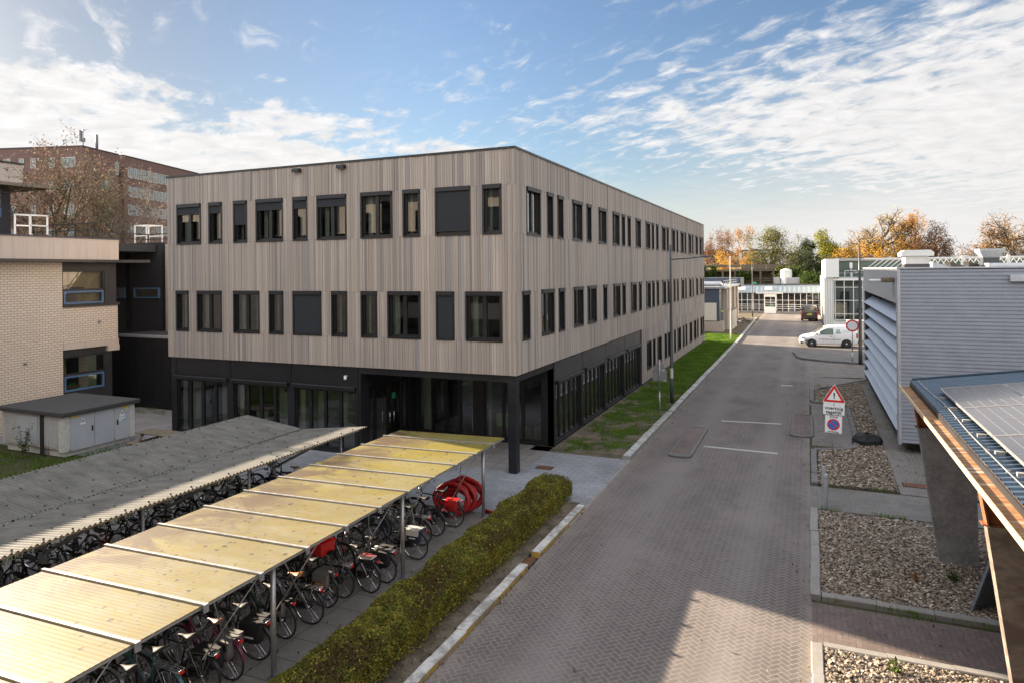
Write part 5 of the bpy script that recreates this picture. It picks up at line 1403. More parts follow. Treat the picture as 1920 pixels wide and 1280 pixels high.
# ---------------------------------------------------------------- ribbed plant building with louvres
def louvre_building():
    o = thing('ribbed_plant_building', 'blue grey ribbed metal plant building with large slanted louvres along its road side', 'building', (9., 36., 0))
    x0, x1, y0, y1, z0, z1 = 2.97, 17., 27.94, 44.3, .42, 6.60
    mb = MB(); mb.box(x0+.45, x1-.3, y0+.5, y1-.3, 0, z0+.2, 1); mb.box(x0+.9, x1, y0+.06, y1, z0, z1-.02); mb.box(x0+.04, x0+.9, y1-.3, y1, z0, z1-.02); mb.box(x0+.04,x0+.9,y0+.06,y0+.25,z0,z1-.02)
    mb.box(x0+.04, x1, y0+.06, y1, z0-.04, z0-.002)
    mb.build('wall', [M['panel_dark_grey'], M['jet_cladding']], o)
    # horizontal ribbed sheet: real trapezoid ribs
    mb = MB(); p = .1315; prof = []
    z = z0
    while z < z1-.02:
        for dz, d in ((0,.030),(.010,.0),(.094,.0),(.106,.030)): prof.append((z+dz, d))
        z += p
    def sheet_y(xa, xb, y):
        vs = [(x, y+d, z) for (z, d) in prof for x in (xa, xb)]; n = len(prof)
        mb.add(vs, [(2*i, 2*i+1, 2*i+3, 2*i+2) for i in range(n-1)])
    def sheet_x(ya, yb, x):
        vs = [(x+d, y, z) for (z, d) in prof for y in (yb, ya)]; n = len(prof)
        mb.add(vs, [(2*i, 2*i+1, 2*i+3, 2*i+2) for i in range(n-1)])
    for a in np.arange(x0+.06, x1, 3.05): sheet_y(a+.001, min(a+3.049, x1), y0)
    mb.build('ribbed_front', M['ribbed_metal'], o)
    mb = MB()
    vs = [(x0+.86+d, y, z) for (z, d) in prof for y in (y1-.3, y0+.25)]; mb.add(vs, [(2*i, 2*i+1, 2*i+3, 2*i+2) for i in range(len(prof)-1)]); mb.build('ribbed_back', M['ribbed_metal'], o)
    mb = MB()
    mb.box(x0-.02, x0+.06, y0-.015, y1, 5.35, z1-.02); mb.box(x0-.02, x0+.06, y0-.015, y0+.55, z0-.05, 5.349); mb.box(x0-.02, x0+.06, y1-.12, y1, z0-.05, 5.349)
    mb.box(x0+.061, x0+.5, y1-.14, y1-.02, z0, 5.34)
    mb.build('fascia', M['flashing_metal'], o)
    mb = MB(); mb.box(x0-.05, x1, y0-.04, y1+.04, z1, z1+.05); mb.box(x0-.03,x0+.0,y0-.03,y0+.0,z0-.05,z1-.001); mb.build('roof', M['flashing_metal'], o)
    z = 4.86; k = 0
    while z > .4:
        mb = MB(); yc, hl = (y0+.56+y1-.13)/2, (y1-.13-y0-.56)/2
        mb.obox((x0+.19, yc, z), (.23,0,.175), (0,hl,0), (-.010,0,.014)); mb.build('louvre', M['louvre_metal'], o); z -= .563; k += 1
    for i in range(3):
        mb = MB(); y = 30.3+i*2.2; mb.box(x0+.80, x0+.855, y, y+1.3, 2.6, 5.2); w = mb.build('louvre_window', M['black_gloss'], o)
    # things on the wall and the roof
    mb = MB(); mb.bbox(x0-.42,x0-.03,28.9,29.5,6.10,6.28,.03,0); mb.bbox(x0-.85,x0-.43,28.98,29.42,6.10,6.22,.04,1); mb.build('floodlight', [M['wood_grey'], M['offwhite_paint']], o)
    mb = MB(); mb.bbox(6.25, 8.2, y0-.16, y0-.02, 6.13, 6.36, .02); mb.build('wall_box', M['flashing_metal'], o)
    mb = MB(); mb.bbox(3.60,4.45,31.6,32.5,6.65,7.10,.02); v = mb.build('roof_vent', M['offwhite_paint'], o)
    mb = MB(); mb.prism([(3.46,7.10),(4.60,7.10),(4.60,7.24),(4.48,7.34),(3.58,7.34),(3.46,7.24)], 31.45, 32.65, 'y'); mb.build('cap', M['offwhite_paint'], v)
    mb = MB(); mb.box(3.58,4.47,31.58,32.52,6.65,6.78); mb.build('base', M['panel_dark_grey'], v)
    mb = MB(); mb.box(6.27,6.80,31.7,32.3,6.65,7.0); v = mb.build('roof_vent', M['lamp_grey'], o)
    mb = MB()
    a = [(6.27,31.7,7.0),(6.80,31.7,7.0),(6.80,32.3,7.0),(6.27,32.3,7.0)]; b = [(6.12,31.5,7.26),(6.95,31.5,7.26),(6.95,32.5,7.26),(6.12,32.5,7.26)]; c = [(p[0],p[1],7.34) for p in b]
    mb.add(a+b+c, [(0,1,5,4),(1,2,6,5),(2,3,7,6),(3,0,4,7),(4,5,9,8),(5,6,10,9),(6,7,11,10),(7,4,8,11),(8,9,10,11)]); mb.build('cap', M['galv_dull'], v)
    for i in range(4):
        mb = MB(); x = 4.7+i*.62; mb.prism([(x,6.651),(x+.5,6.651),(x+.5,6.68),(x,6.86)], 32.5, 33.6, 'y'); mb.build('roof_light', M['solar'] if i else M['flashing_metal'], o)
    mb = MB(); mb.box(6.2,12.,30.5,31.2,6.65,6.78); mb.build('roof_upstand', M['flashing_metal'], o)
louvre_building()

def canopy():
    o = thing('canopy', 'low canopy of dark ribbed sheet with a rusty gutter on leaning concrete fins', 'canopy', (5., 11., 0))
    ya, yb = 1.5, 19.35
    mb = MB(); zf = lambda x: 3.86+.14*(x-2.30)
    # ribs run across (x), so the profile steps along y
    prof = []; y = ya; p = .207
    while y < yb-.01:
        for d, h in ((0,.0),(.135,.0),(.152,.034),(.190,.034)): prof.append((min(y+d, yb), h))
        y += p
    n = len(prof); vs = []
    for (yy, h) in prof:
        for x in (2.30, 7., 12.): vs.append((x, yy, zf(x)+h))
    fs = [(3*i+k, 3*i+k+1, 3*i+3+k+1, 3*i+3+k) for i in range(n-1) for k in range(2)]
    mb.add(vs, fs); mb.add([(v[0],v[1],v[2]-.012) for v in vs], [tuple(reversed(f)) for f in fs]); mb.build('roof_sheet', M['roof_blue'], o)
    mb = MB(); mb.prism([(2.28,3.70),(12.,5.06),(12.,5.20),(2.28,3.84)], ya, yb-.02, 'y'); mb.build('deck', M['jet_cladding'], o)
    mb = MB(); mb.prism([(2.065,3.70),(2.33,3.70),(2.33,3.845),(2.30,3.845),(2.30,3.735),(2.065,3.715)], ya, yb+.02, 'y'); mb.build('gutter', M['rusty_gutter'], o)
    mb = MB(); mb.box(2.040, 2.062, ya, yb+.03, 3.70, 3.775); mb.build('gutter_lip', M['pale_wood'], o)
    mb = MB(); mb.prism([(2.33,3.90),(12.,5.26),(12.,5.30),(2.33,3.94)], yb-.02, yb+.02, 'y'); mb.build('verge_trim', M['roof_blue'], o)
    mb = MB(); pts = [(2.52+.03*math.sin(y*.9), y, 3.99+.01*math.sin(y*1.7)) for y in np.arange(ya, yb, .5)]; mb.tube([(p[0]-.08,p[1],p[2]-.06) for p in pts], .010, 6)
    for y in np.arange(3., yb, 1.15): mb.box(2.42,2.47,y-.015,y+.015,3.88,3.94)
    mb.build('lightning_wire', M['aluminium'], o)
    mb = MB(); pts = [(4.6, y, 4.34) for y in (18.2, yb)]; mb.tube(pts, .012, 6); mb.build('lightning_wire', M['aluminium'], o)
    for y in (17.87, 11.4, 4.9):
        mt = 'grey_concrete' if y > 15 else 'mottled_concrete'
        mb = MB(); mb.prism([(2.67,.0),(3.40,.0),(3.37,3.03),(2.27,3.03)], y, y+.26, 'y'); mb.build('fin', M[mt], o)
        mb = MB(); mb.prism([(2.30,3.035),(3.35,3.035),(3.3,3.83),(2.20,3.66)], y+.10, y+.15, 'y'); mb.box(2.22,3.3,y+.03,y+.22,3.032,3.05); mb.prism([(2.275,3.04),(2.30,3.04),(2.20,3.68),(2.175,3.66)], y-.0, y+.25, 'y'); mb.build('bracket', M['steel_rust'], o)
        mb = MB(); mb.box(2.6,3.5,y-.06,y+.32,-.02,.06); mb.build('footing', M['kerb_grey'], o)
    mb = MB(); mb.box(4.6, 12., 1.5, 19.2, 0, 3.9); mb.build('rear_wall', M['jet_cladding'], o)
    # solar modules resting on rails
    sl = math.atan(.14); ux = Vector((math.cos(sl),0,math.sin(sl))); uz = Vector((-math.sin(sl),0,math.cos(sl)))
    cols, rows = 3, 5; W, L = 1.13, 2.28
    proto = None
    colw = ('column beside the rusty gutter', 'middle column', 'column farthest from the gutter'); roww = ('first','second','third','fourth','fifth')
    for c in range(cols):
        for r_ in range(rows):
            lab = f'dark solar panel, {roww[r_]} from the ribbed building in the {colw[c]}'
            if proto is None:
                t = thing('solar_panel', lab, 'solar panel', (0,0,0), 'solar panels on the canopy roof')
                mb = MB(); fr = .02
                for (a,b,c_,d) in ((0,W,0,fr),(0,W,L-fr,L),(0,fr,fr,L-fr),(W-fr,W,fr,L-fr)): mb.box(a,b,c_,d,0,.04)
                mb.build('frame', M['aluminium'], t)
                mb = MB(); mb.box(fr,W-fr,fr,L-fr,.012,.034,0)
                for k in range(1,6): mb.box(fr+(W-2*fr)*k/6-.0025,fr+(W-2*fr)*k/6+.0025,fr,L-fr,.0345,.0350,1)
                mb.box(fr,W-fr,L/2-.004,L/2+.004,.036,.037,1); mb.build('cells', [M['solar'], M['galv_dull']], t)
                proto = t
            else:
                t = copy_tree(proto); tag(t, lab, 'solar panel', 'solar panels on the canopy roof')
            org = Vector((2.60, 17.2-L-r_*(L+.02), 4.02))+ux*(c*(W+.02))
            t.matrix_world = Matrix(((ux.x,0,uz.x,org.x),(0,1,0,org.y),(ux.z,0,uz.z,org.z),(0,0,0,1)))
    mb = MB()
    for r_ in range(rows):
        for f in (.25,.75):
            y = 17.2-(r_+f)*2.30; mb.bar((2.64,y,3.985),(6.2,y,3.985+.498),.05,.05); mb.box(2.50,2.62,y-.04,y+.04,3.90,3.96)
    mb.build('panel_rail', M['aluminium'], o)
canopy()

def hatch():
    o = thing('leaning_hatch', 'dark blue grey ribbed metal hatch with a pale plate leaning between the concrete fins', 'hatch', (3.35, 15.9, 0))
    a = Vector((.42,.42,-.03)).normalized(); b = Vector((.28,-.10,1.)).normalized(); c = a.cross(b).normalized(); ce = Vector((3.42, 15.85, .84))
    mb = MB(); mb.obox(ce, a*.52, b*.86, c*.025); mb.build('panel', M['ribbed_dark'], o)
    mb = MB()
    for k in range(22): mb.obox(ce+b*(-.82+k*.078)+c*.03, a*.50, b*.012, c*.008); mb.obox(ce+b*(-.82+k*.078)-c*.03, a*.50, b*.012, c*.008)
    mb.build('rib', M['ribbed_dark'], o)
    mb = MB(); mb.obox(ce+b*.22+c*.0-a*.18, a*.12, b*.17, c*.045); mb.build('plate', M['flashing_metal'], o)
simple('ribbed_dark', (.12,.145,.175), .5)
hatch()

# ---------------------------------------------------------------- stones: gravel, boulder
def gravel():
    def inside(poly, X, Y):
        r = np.zeros(len(X), bool); n = len(poly); j = n-1
        for i in range(n):
            (xi, yi), (xj, yj) = poly[i], poly[j]
            c = ((yi > Y) != (yj > Y)) & (X < (xj-xi)*(Y-yi)/((yj-yi)+1e-12)+xi); r ^= c; j = i
        return r
    OV = np.array([(1,0,0),(-1,0,0),(0,1,0),(0,-1,0),(0,0,1),(0,0,-1),(.62,.62,.5),(-.62,.62,.5),(-.62,-.62,.5),(.62,-.62,.5)], float)
    OF = np.array([(4,6,7),(4,7,8),(4,8,9),(4,9,6),(0,6,9),(6,2,7),(1,8,7),(3,9,8),(2,6,0),(1,7,2),(3,8,1),(0,9,3)])
    def bed(poly, bb, dens, s0, s1, z, lab):
        n = int((bb[1]-bb[0])*(bb[3]-bb[2])*dens)
        X = RNG.uniform(bb[0], bb[1], n); Y = RNG.uniform(bb[2], bb[3], n); k = inside(poly, X, Y); X, Y = X[k], Y[k]; n = len(X)
        s = RNG.uniform(s0, s1, (n,1))*RNG.choice([.7,1.,1.,1.35], (n,1)); st = RNG.uniform(.7, 1.3, (n,3))*np.array([1.15,.95,.62]); a = RNG.uniform(0, 2*PI, n)
        V = OV[None]*RNG.uniform(.78, 1.15, (n,10,1))*st[:,None]*s[:,None]
        ca, sa = np.cos(a)[:,None], np.sin(a)[:,None]; tl = RNG.normal(0,.35,(n,1))
        x = V[...,0]*ca-V[...,1]*sa; y = V[...,0]*sa+V[...,1]*ca; zz = V[...,2]+x*tl
        P = np.stack([x+X[:,None], y+Y[:,None], zz+z+RNG.uniform(0,.022,(n,1))], -1).reshape(-1,3)
        F = (OF[None]+(np.arange(n)*10)[:,None,None]).reshape(-1,3)
        big = .5+.5*np.sin(X*1.3+Y*.7)*np.cos(Y*.9-X*.4)
        T = np.clip(RNG.beta(1.6,1.7,n)-.08*(1-big), 0, 1)
        mb = MB(); mb.arr(P, F, 0, np.repeat(T, len(OF))); ob = stuff('gravel', mb, M['gravel'], lab, 'gravel'); return ob
    bed(rect(.22,6.,9.,13.08), (.22,5.,10.5,13.08), 1150, .022, .040, .04, 'sunlit loose cream and brown gravel at the near edge of the street')
    bed(rect(.22,6.,15.32,20.5), (.22,4.6,15.32,20.5), 1000, .020, .037, .04, 'loose mixed gravel between the red and the pale brick paths')
    b3 = [(.25,23.1),(2.42,23.1),(2.72,44.),(3.2,45.2),(1.3,42.2),(.3,40.6),(.3,37.25),(1.45,37.2),(1.82,36.),(1.82,29.3),(1.55,28.3),(.3,27.4)]
    bed(b3, (.25,3.3,23.1,45.2), 430, .022, .042, .04, 'loose gravel around the parking zone sign')
    bed(rect(3.95,4.55,23.,27.5), (3.95,4.55,23.,27.5), 400, .022, .040, .04, 'thin strip of loose gravel beside the ribbed building')
    o = thing('black_boulder', 'low black boulder lying on the gravel beside the louvred building', 'boulder', (1.98, 28.95, 0))
    mb = MB(); V = []; F = []; n, k = 11, 4
    for i in range(k+1):
        for j in range(n):
            t = 2*PI*j/n; ph = PI/2*i/k; rr = (math.cos(ph)**.55)*(1+.10*math.sin(3*t+1)+.05*math.sin(7*t)); V.append((1.98+.52*rr*math.cos(t), 28.95+.34*rr*math.sin(t), .0+.46*(math.sin(ph)**.8)*(1+.05*math.sin(2*t))))
    for i in range(k):
        for j in range(n): F.append((i*n+j, i*n+(j+1)%n, (i+1)*n+(j+1)%n, (i+1)*n+j))
    V = [(v[0]+random.uniform(-.035,.035), v[1]+random.uniform(-.03,.03), v[2]*random.uniform(.93,1.05)) for v in V]; mb.add(V, F, 0, False); mb.build('stone', M['rubber'], o)
gravel()

# ---------------------------------------------------------------- signs, posts, lamps
def rounded_tri(w, r, n=6):
    h = w*.866; P = [(-w/2,0),(w/2,0),(0,h)]; out = []
    for i, (x, z) in enumerate(P):
        cx, cz = 0, h/3; d = Vector((cx-x, cz-z)).normalized(); c = Vector((x, z))+d*2*r
        base = math.atan2(-d.y, -d.x)
        for k in range(n+1):
            a = base+R(-60+120*k/n); out.append((c.x+r*math.cos(a), c.y+r*math.sin(a)))
    return out
def plate(mb, poly, y0, y1, m, off=(0,0)): mb.prism([(p[0]+off[0], p[1]+off[1]) for p in poly], y0, y1, 'y', m)
def sign_main():
    X, Y = .763, 27.0
    o = thing('road_sign', 'warning triangle with an exclamation mark above a text plate and a parking zone plate', 'road sign', (X, Y, 0))
    mb = MB(); mb.tube([(X,Y,0),(X-.0,Y,.55),(X-.012,Y,2.40)],.030,10); mb.build('post', M['galvanised'], o)
    tilt = Matrix.Translation((X,Y,0))@Matrix.Rotation(R(1.8),4,'Y')@Matrix.Translation((-X,-Y,0))
    def part(mb, name, mats):
        ob = mb.build(name, mats, o); ob.matrix_local = Matrix.Translation(-o.location)@tilt; return ob
    f = Y-.05
    mb = MB(); t0 = rounded_tri(.78,.035); 
    plate(mb, t0, f, f+.012, 0, (X,1.88)); plate(mb, rounded_tri(.73,.030), f-.003, f-.0005, 1, (X,1.898)); plate(mb, rounded_tri(.46,.008), f-.006, f-.0035, 0, (X,1.975))
    mb.prism([(X-.026,2.235),(X+.026,2.235),(X+.018,2.09),(X-.018,2.09)], f-.009, f-.0065, 'y', 2); mb.prism([(X+.024*math.cos(2*PI*k/12),2.045+.024*math.sin(2*PI*k/12)) for k in range(12)], f-.009, f-.0065, 'y', 2)
    part(mb, 'warning_triangle', [M['sign_white'], M['sign_red'], M['sign_black']])
    mb = MB(); mb.box(X-.345,X+.345,f,f+.012,1.455,1.875); p1 = part(mb, 'text_plate', [M['sign_white']])
    F = Matrix.Rotation(R(90),4,'X')
    for s, z, sz in (('1',1.805,.125),('voertuig',1.680,.165),('tegelijk',1.535,.165)):
        text(s, sz, 'lettering', M['sign_black'], p1, Matrix.Translation((X,f-.003,z))@F, extrude=.0012)
    mb = MB(); mb.bbox(X-.30,X+.30,f,f+.014,.775,1.445,.008,0); mb.box(X-.275,X+.275,f-.002,f-.0005,.80,1.42,1)
    for (a,b,c,d) in ((X-.28,X+.28,.795,.802),(X-.28,X+.28,1.418,1.425),(X-.28,X-.273,.802,1.418),(X+.273,X+.28,.802,1.418)): mb.box(a,b,f-.004,f-.0022,c,d,4)
    def disc(r, m, d0, d1): mb.prism([(X+r*math.cos(2*PI*k/40),1.10+r*math.sin(2*PI*k/40)) for k in range(40)], f-d1, f-d0, 'y', m)
    disc(.205,2,.0025,.005); disc(.158,3,.0055,.008)
    mb.obox((X,f-.0095,1.10), Vector((.117,0,-.117)), (0,.0011,0), Vector((.016,0,.016)), 2)
    p2 = part(mb, 'zone_plate', [M['galvanised'], M['sign_white'], M['sign_red'], M['sign_blue'], M['sign_back']])
    text('ZONE', .095, 'lettering', M['sign_black'], p2, Matrix.Translation((X,f-.004,1.365))@F, extrude=.001)
    text('herhaling', .088, 'lettering', M['sign_black'], p2, Matrix.Translation((X,f-.004,.845))@F, extrude=.001)
sign_main()
def sign_back():
    X, Y = -6.35, 31.87
    o = thing('road_sign', 'grey back of a red edged triangular sign with a plate on the grass strip', 'road sign', (X, Y, 0))
    mb = MB(); mb.tube([(X,Y,0),(X,Y,1.02)],.034,10); mb.tube([(X,Y,1.02),(X+.01,Y,2.50)],.026,10); mb.cyl((X,Y,1.0),(X,Y,1.04),.04,10); mb.build('post', M['galvanised'], o)
    mb = MB(); plate(mb, rounded_tri(.74,.03), Y+.045, Y+.057, 0, (X,1.90)); plate(mb, rounded_tri(.76,.034), Y+.058, Y+.062, 1, (X,1.893)); mb.box(X+.12,X+.24,Y+.04,Y+.044,2.0,2.025,2); mb.build('warning_triangle', [M['sign_back'], M['sign_red'], M['sign_white']], o)
    mb = MB(); mb.box(X-.33,X+.33,Y+.045,Y+.057,1.50,1.885,0); mb.box(X+.2,X+.28,Y+.04,Y+.044,1.53,1.56,1); mb.build('text_plate', [M['sign_back'], M['sign_white']], o)
    mb = MB(); 
    for z in (1.6,1.8,2.0,2.25): mb.box(X-.05,X+.05,Y-.03,Y+.044,z-.012,z+.012)
    mb.build('clamp', M['galvanised'], o)
sign_back()
def sign_round():
    X, Y = 2.83, 53.6
    o = thing('road_sign', 'round white sign with a red border in front of the white van', 'road sign', (X, Y, 0))
    mb = MB(); mb.tube([(X,Y,0),(X,Y,.75)],.042,8); mb.tube([(X,Y,.75),(X+.03,Y,2.9)],.030,8); mb.build('post', M['galvanised'], o)
    mb = MB()
    for r, m, a, b in ((.42,0,.0,.014),(.315,1,-.003,-.0005)): mb.prism([(X+.02+r*math.cos(2*PI*k/36),2.60+r*math.sin(2*PI*k/36)) for k in range(36)], Y-.05+a, Y-.05+b, 'y', m)
    mb.build('disc', [M['sign_red'], M['sign_white']], o)
sign_round()
def bollards():
    for (x, y, h, lab) in ((.38, 22.45, .78, 'galvanised steel post on the pale brick path beside the dark kerb'), (.42, 20.95, .95, 'galvanised steel post at the corner of the gravel bed by the pale brick path')):
        o = thing('bollard', lab, 'post', (x, y, 0)); mb = MB(); mb.lathe([(.055,0),(.055,h-.03),(.045,h-.008),(.0,h)], (x,y,0), 14); mb.build('tube', M['galv_dull'], o)
        mb = MB(); mb.ring((x,y,h-.1), .058, .010, 16, 6, 'z'); mb.build('collar', M['galv_dull'], o)
bollards()
def lamp_post(x, y, h, arm, zarm, lab, second=None, thin=.055, pale=False, name='street_lamp', head=True):
    o = thing(name, lab, 'street lamp', (x, y, 0)); mt = 'lamp_grey' if not pale else 'beige_render'
    mb = MB(); mb.tube([(x,y,0),(x,y,1.1),(x,y,1.12),(x,y,h*.7),(x,y,h)],[thin*1.75,thin*1.7,thin*1.45,thin*1.15,thin*.75],12); mb.build('pole', M[mt], o)
    if abs(x+6.29) < .1:
        mb = MB(); mb.lathe([(thin*1.49,1.25),(thin*1.49,1.75)],(x,y,0),12); mb.build('sticker', M['offwhite_paint'], o)
    if head:
        s = 1 if arm > 0 else -1
        mb = MB(); mb.tube([(x,y,zarm-.05),(x+arm*.5,y,zarm+.01),(x+arm*.72,y,zarm+.05)],.028,8); 
        if abs(arm) > 1: mb.tube([(x,y,zarm+.55),(x+arm*.62,y,zarm+.05)],.009,5)
        mb.build('arm', M[mt], o)
        L = .62 if abs(arm) > 1 else .5
        def lum(cx, cz, s):
            mb = MB(); V = []; n, k = 14, 6
            for i in range(k+1):
                f = i/k
                for j in range(n):
                    t = 2*PI*j/n; ww = math.sin(PI*min(1, max(.0, f*.92+.06)))**.6
                    V.append((cx+s*(f-.5)*L, y+.15*ww*math.cos(t), cz+.085*ww*(math.sin(t) if math.sin(t) > 0 else .25*math.sin(t))))
            mb.add(V, [(i*n+j, i*n+(j+1)%n, (i+1)*n+(j+1)%n, (i+1)*n+j) for i in range(k) for j in range(n)]+[tuple(range(n)), tuple(range(k*n, k*n+n))], 0, True)
            ob = mb.build('luminaire', M[mt], o); g = MB(); g.box(cx-L*.3, cx+L*.3, y-.09, y+.09, cz-.034, cz-.024); g.build('lamp_lens', M['lamp_glass'], ob)
        lum(x+arm*.72+s*L*.5, zarm+.05, s)
        if second:
            a2, z2 = second; mb = MB(); mb.tube([(x,y,z2),(x+a2,y,z2+.02)],.03,8); mb.build('arm', M['offwhite_paint'], o); lum(x+a2+(.25 if a2 > 0 else -.25), z2+.03, 1 if a2 > 0 else -1)
    return o
lamp_post(-6.29, 34.65, 7.9, 1.95, 7.20, 'dark grey street lamp with a braced arm over the road beside the grass strip')
lamp_post(-6.62, 66.8, 7.85, 0, 0, 'slim pale lamp pole at the far corner of the timber building', None, .045, True, head=False)
lamp_post(-7.05, 100.5, 8.1, -.75, 7.15, 'thin grey street lamp standing behind the heap of debris', None, .05)
lamp_post(3.30, 52.96, 8.15, .55, 7.36, 'grey street lamp with two heads at the corner of the ribbed plant building', (-.35, 6.32), .075)
lamp_post(9.0, 128., 5.9, .1, 5.6, 'short grey lamp in front of the dark trees beyond the glazed link', None, .06)
# ---------------------------------------------------------------- vehicles
def loft(mb, secs, m=0, caps=True):
    n = len(secs[0]); V = [p for s in secs for p in s]
    F = [(i*n+j, i*n+(j+1)%n, (i+1)*n+(j+1)%n, (i+1)*n+j) for i in range(len(secs)-1) for j in range(n)]
    if caps: F += [tuple(range(n))[::-1], tuple(range((len(secs)-1)*n, len(secs)*n))]
    return mb.add(V, F, m, True)
def sect(x, zb, zs, zt, wb, ws, wt):
    # cross section: half widths at sill, shoulder, roof
    r = min(.12, (zt-zs)*.35+.01)
    P = [(-wb*.92, zb), (-wb, zb+.10), (-ws, zs), (-wt-.03, zt-r), (-wt+.06, zt-.02), (0, zt), (wt-.06, zt-.02), (wt+.03, zt-r), (ws, zs), (wb, zb+.10), (wb*.92, zb)]
    return [(x, y, z) for y, z in P]
def wheel(o, x, y, r, s, rim):
    mb = MB(); mb.lathe([(r*.62,-.10*s),(r*.93,-.10*s),(r,-.07*s),(r,.07*s),(r*.95,.10*s),(r*.64,.10*s)], (x,y,r), 22, 0, 'y'); w = mb.build('wheel', M['rubber'], o)
    mb = MB(); mb.lathe([(r*.64,.09*s),(r*.60,.06*s),(r*.30,.055*s),(r*.26,.10*s),(0,.105*s)], (x,y,r), 18, 0, 'y'); 
    mb.build('rim', M[rim], w)
    mb = MB()
    for k in range(6):
        t = 2*PI*k/6; mb.cyl((x+r*.45*math.cos(t), y+.0601*s, r+r*.45*math.sin(t)), (x+r*.45*math.cos(t), y+.066*s, r+r*.45*math.sin(t)), r*.09, 8)
    mb.build('rim_hole', M['rubber'], w)
def white_van(lab, simple_=False):
    o = thing('delivery_van', lab, 'van')
    mb = MB()
    S = [sect(-2.18,.42,.62,.72,.62,.60,.50), sect(-2.10,.30,.66,.82,.74,.74,.62), sect(-1.85,.24,.74,.94,.84,.84,.72), sect(-1.45,.22,.84,1.02,.88,.88,.74), sect(-1.12,.22,.92,1.11,.89,.89,.72),
         sect(-.62,.22,1.0,1.50,.895,.88,.66), sect(-.30,.22,1.02,1.69,.895,.88,.66), sect(.10,.22,1.04,1.79,.895,.88,.68), sect(.9,.22,1.05,1.82,.895,.88,.70), sect(1.9,.24,1.04,1.80,.895,.88,.70), sect(2.14,.28,1.0,1.76,.88,.87,.68), sect(2.22,.42,.98,1.66,.85,.84,.64)]
    loft(mb, S); mb.build('body', M['van_white'], o)
    def sidepoly(pts, y, m, name, parent, th=.006):
        mb = MB(); mb.prism(pts, y-th, y+th, 'y'); return mb.build(name, M[m], parent)
    for s in (-1, 1):
        yb = s*.893
        d = sidepoly([(-.92,.28),(.36,.28),(.36,1.05),(-.80,1.05),(-1.0,.8)], s*.890, 'van_white', 'door', o) if False else None
        # side glass follows the leaning upper body
        mb = MB()
        def P(x, z):
            f = min(1, max(0, (z-1.03)/.72)); return (x, s*(.892-.185*f), z)
        q = [P(-1.02,1.08), P(.34,1.08), P(.34,1.56), P(-.10,1.55), P(-.45,1.42)]
        mb.add(q, [(0,1,2,3,4) if s < 0 else (4,3,2,1,0)]); w = mb.build('side_window', M['van_glass'], o)
        mb = MB()
        for a, b in zip(q, q[1:]+q[:1]): mb.bar((a[0],a[1]+s*.001,a[2]),(b[0],b[1]+s*.001,b[2]),.035,.02)
        mb.bar(P(-.62,1.08), P(-.62,1.33), .03,.02); mb.build('window_seal', M['black_plastic'], w)
        mb = MB(); mb.bbox(-.72,.95,s*.897-.012,s*.897+.012,.66,.70,.006); mb.build('side_trim', M['grey_plastic'], o)
        mb = MB(); mb.bbox(.10,.28,s*.895-.02,s*.895+.02,.90,.945,.008); mb.build('door_handle', M['grey_plastic'], o)
        mb = MB(); 
        for x in (.42, -1.0): mb.box(x,x+.008,s*.888-.012,s*.888+.012,.34,1.04)
        mb.build('door_gap', M['grey_plastic'], o)
        mb = MB(); mb.bbox(-.80,-.66,s*.98-.09,s*.98+.09,1.06,1.25,.03); mb.build('mirror', M['van_white'], o)
        for x in (-1.32, 1.36):
            mb = MB(); mb.lathe([(.385,-.02*s),(.40,.012*s),(.33,.014*s)], (x, s*.885, .32), 22, 0, 'y'); mb.add([(x+.39*math.cos(2*PI*k/20), s*.896, .32+.39*math.sin(2*PI*k/20)) for k in range(20)], [tuple(range(20))]); mb.build('wheel_arch', M['black_plastic'], o)
            wheel(o, x, s*.83, .315, s, 'galvanised')
        mb = MB(); mb.bbox(2.10,2.235,s*.86-.03,s*.86+.03,.80,1.20,.02); mb.build('tail_light', M['red_bright'], o)
        mb = MB(); V = [(-2.10,s*.60,.78),(-2.14,s*.72,.70),(-1.98,s*.80,.70),(-1.80,s*.852,.84),(-1.84,s*.80,.90)]; V = [(a-.012,b+s*.012,c) for a,b,c in V]; mb.add(V, [(0,1,2,3,4),(4,3,2,1,0)]); mb.build('headlight', M['chrome'], o)
    mb = MB(); mb.bbox(2.0,2.30,-.84,.84,.36,.60,.04); mb.bbox(-2.22,-1.78,-.78,.78,.26,.50,.04); mb.box(-1.80,-1.64,-.905,.905,.30,.66); mb.build('bumper', M['grey_plastic'], o)
    mb = MB(); mb.add([(-1.10,-.68,1.13),(-1.10,.68,1.13),(-.32,.60,1.69),(-.32,-.60,1.69)], [(0,3,2,1)]); 
    for i, v in enumerate(mb.v): mb.v[i] = (v[0]-.03, v[1], v[2]+.015)
    mb.build('windscreen', M['vehicle_glass'], o)
    if not simple_:
        mb = MB(); mb.box(.62,.86,-.884,-.880,1.27,1.50,0); mb.box(.70,.78,-.887,-.885,1.30,1.42,2); mb.box(.56,.98,-.888,-.884,1.19,1.235,1); mb.build('logo', [M['sign_green2'], M['sign_navy'], M['van_white']], o)
        mb = MB()
        for k in range(9): mb.box(1.06+k*.075,1.095+k*.075,-.884,-.880,1.375,1.42)
        for k in range(12): mb.box(1.06+k*.055,1.088+k*.055,-.886,-.882,1.275,1.298)
        mb.build('side_lettering', M['grey_text'], o)
    return o
simple('sign_green2', (.20,.55,.14), .5); simple('sign_navy', (.06,.12,.22), .5); simple('grey_text', (.33,.34,.37), .5)
t = NT('van_glass', .08, .6); t.col((.10,.15,.125)); M['van_glass'] = t.mat
v = white_van('white delivery van with a small green and blue logo parked across the street')
v.location = (1.50, 64.3, .0); v.rotation_euler = (0,0,R(5))
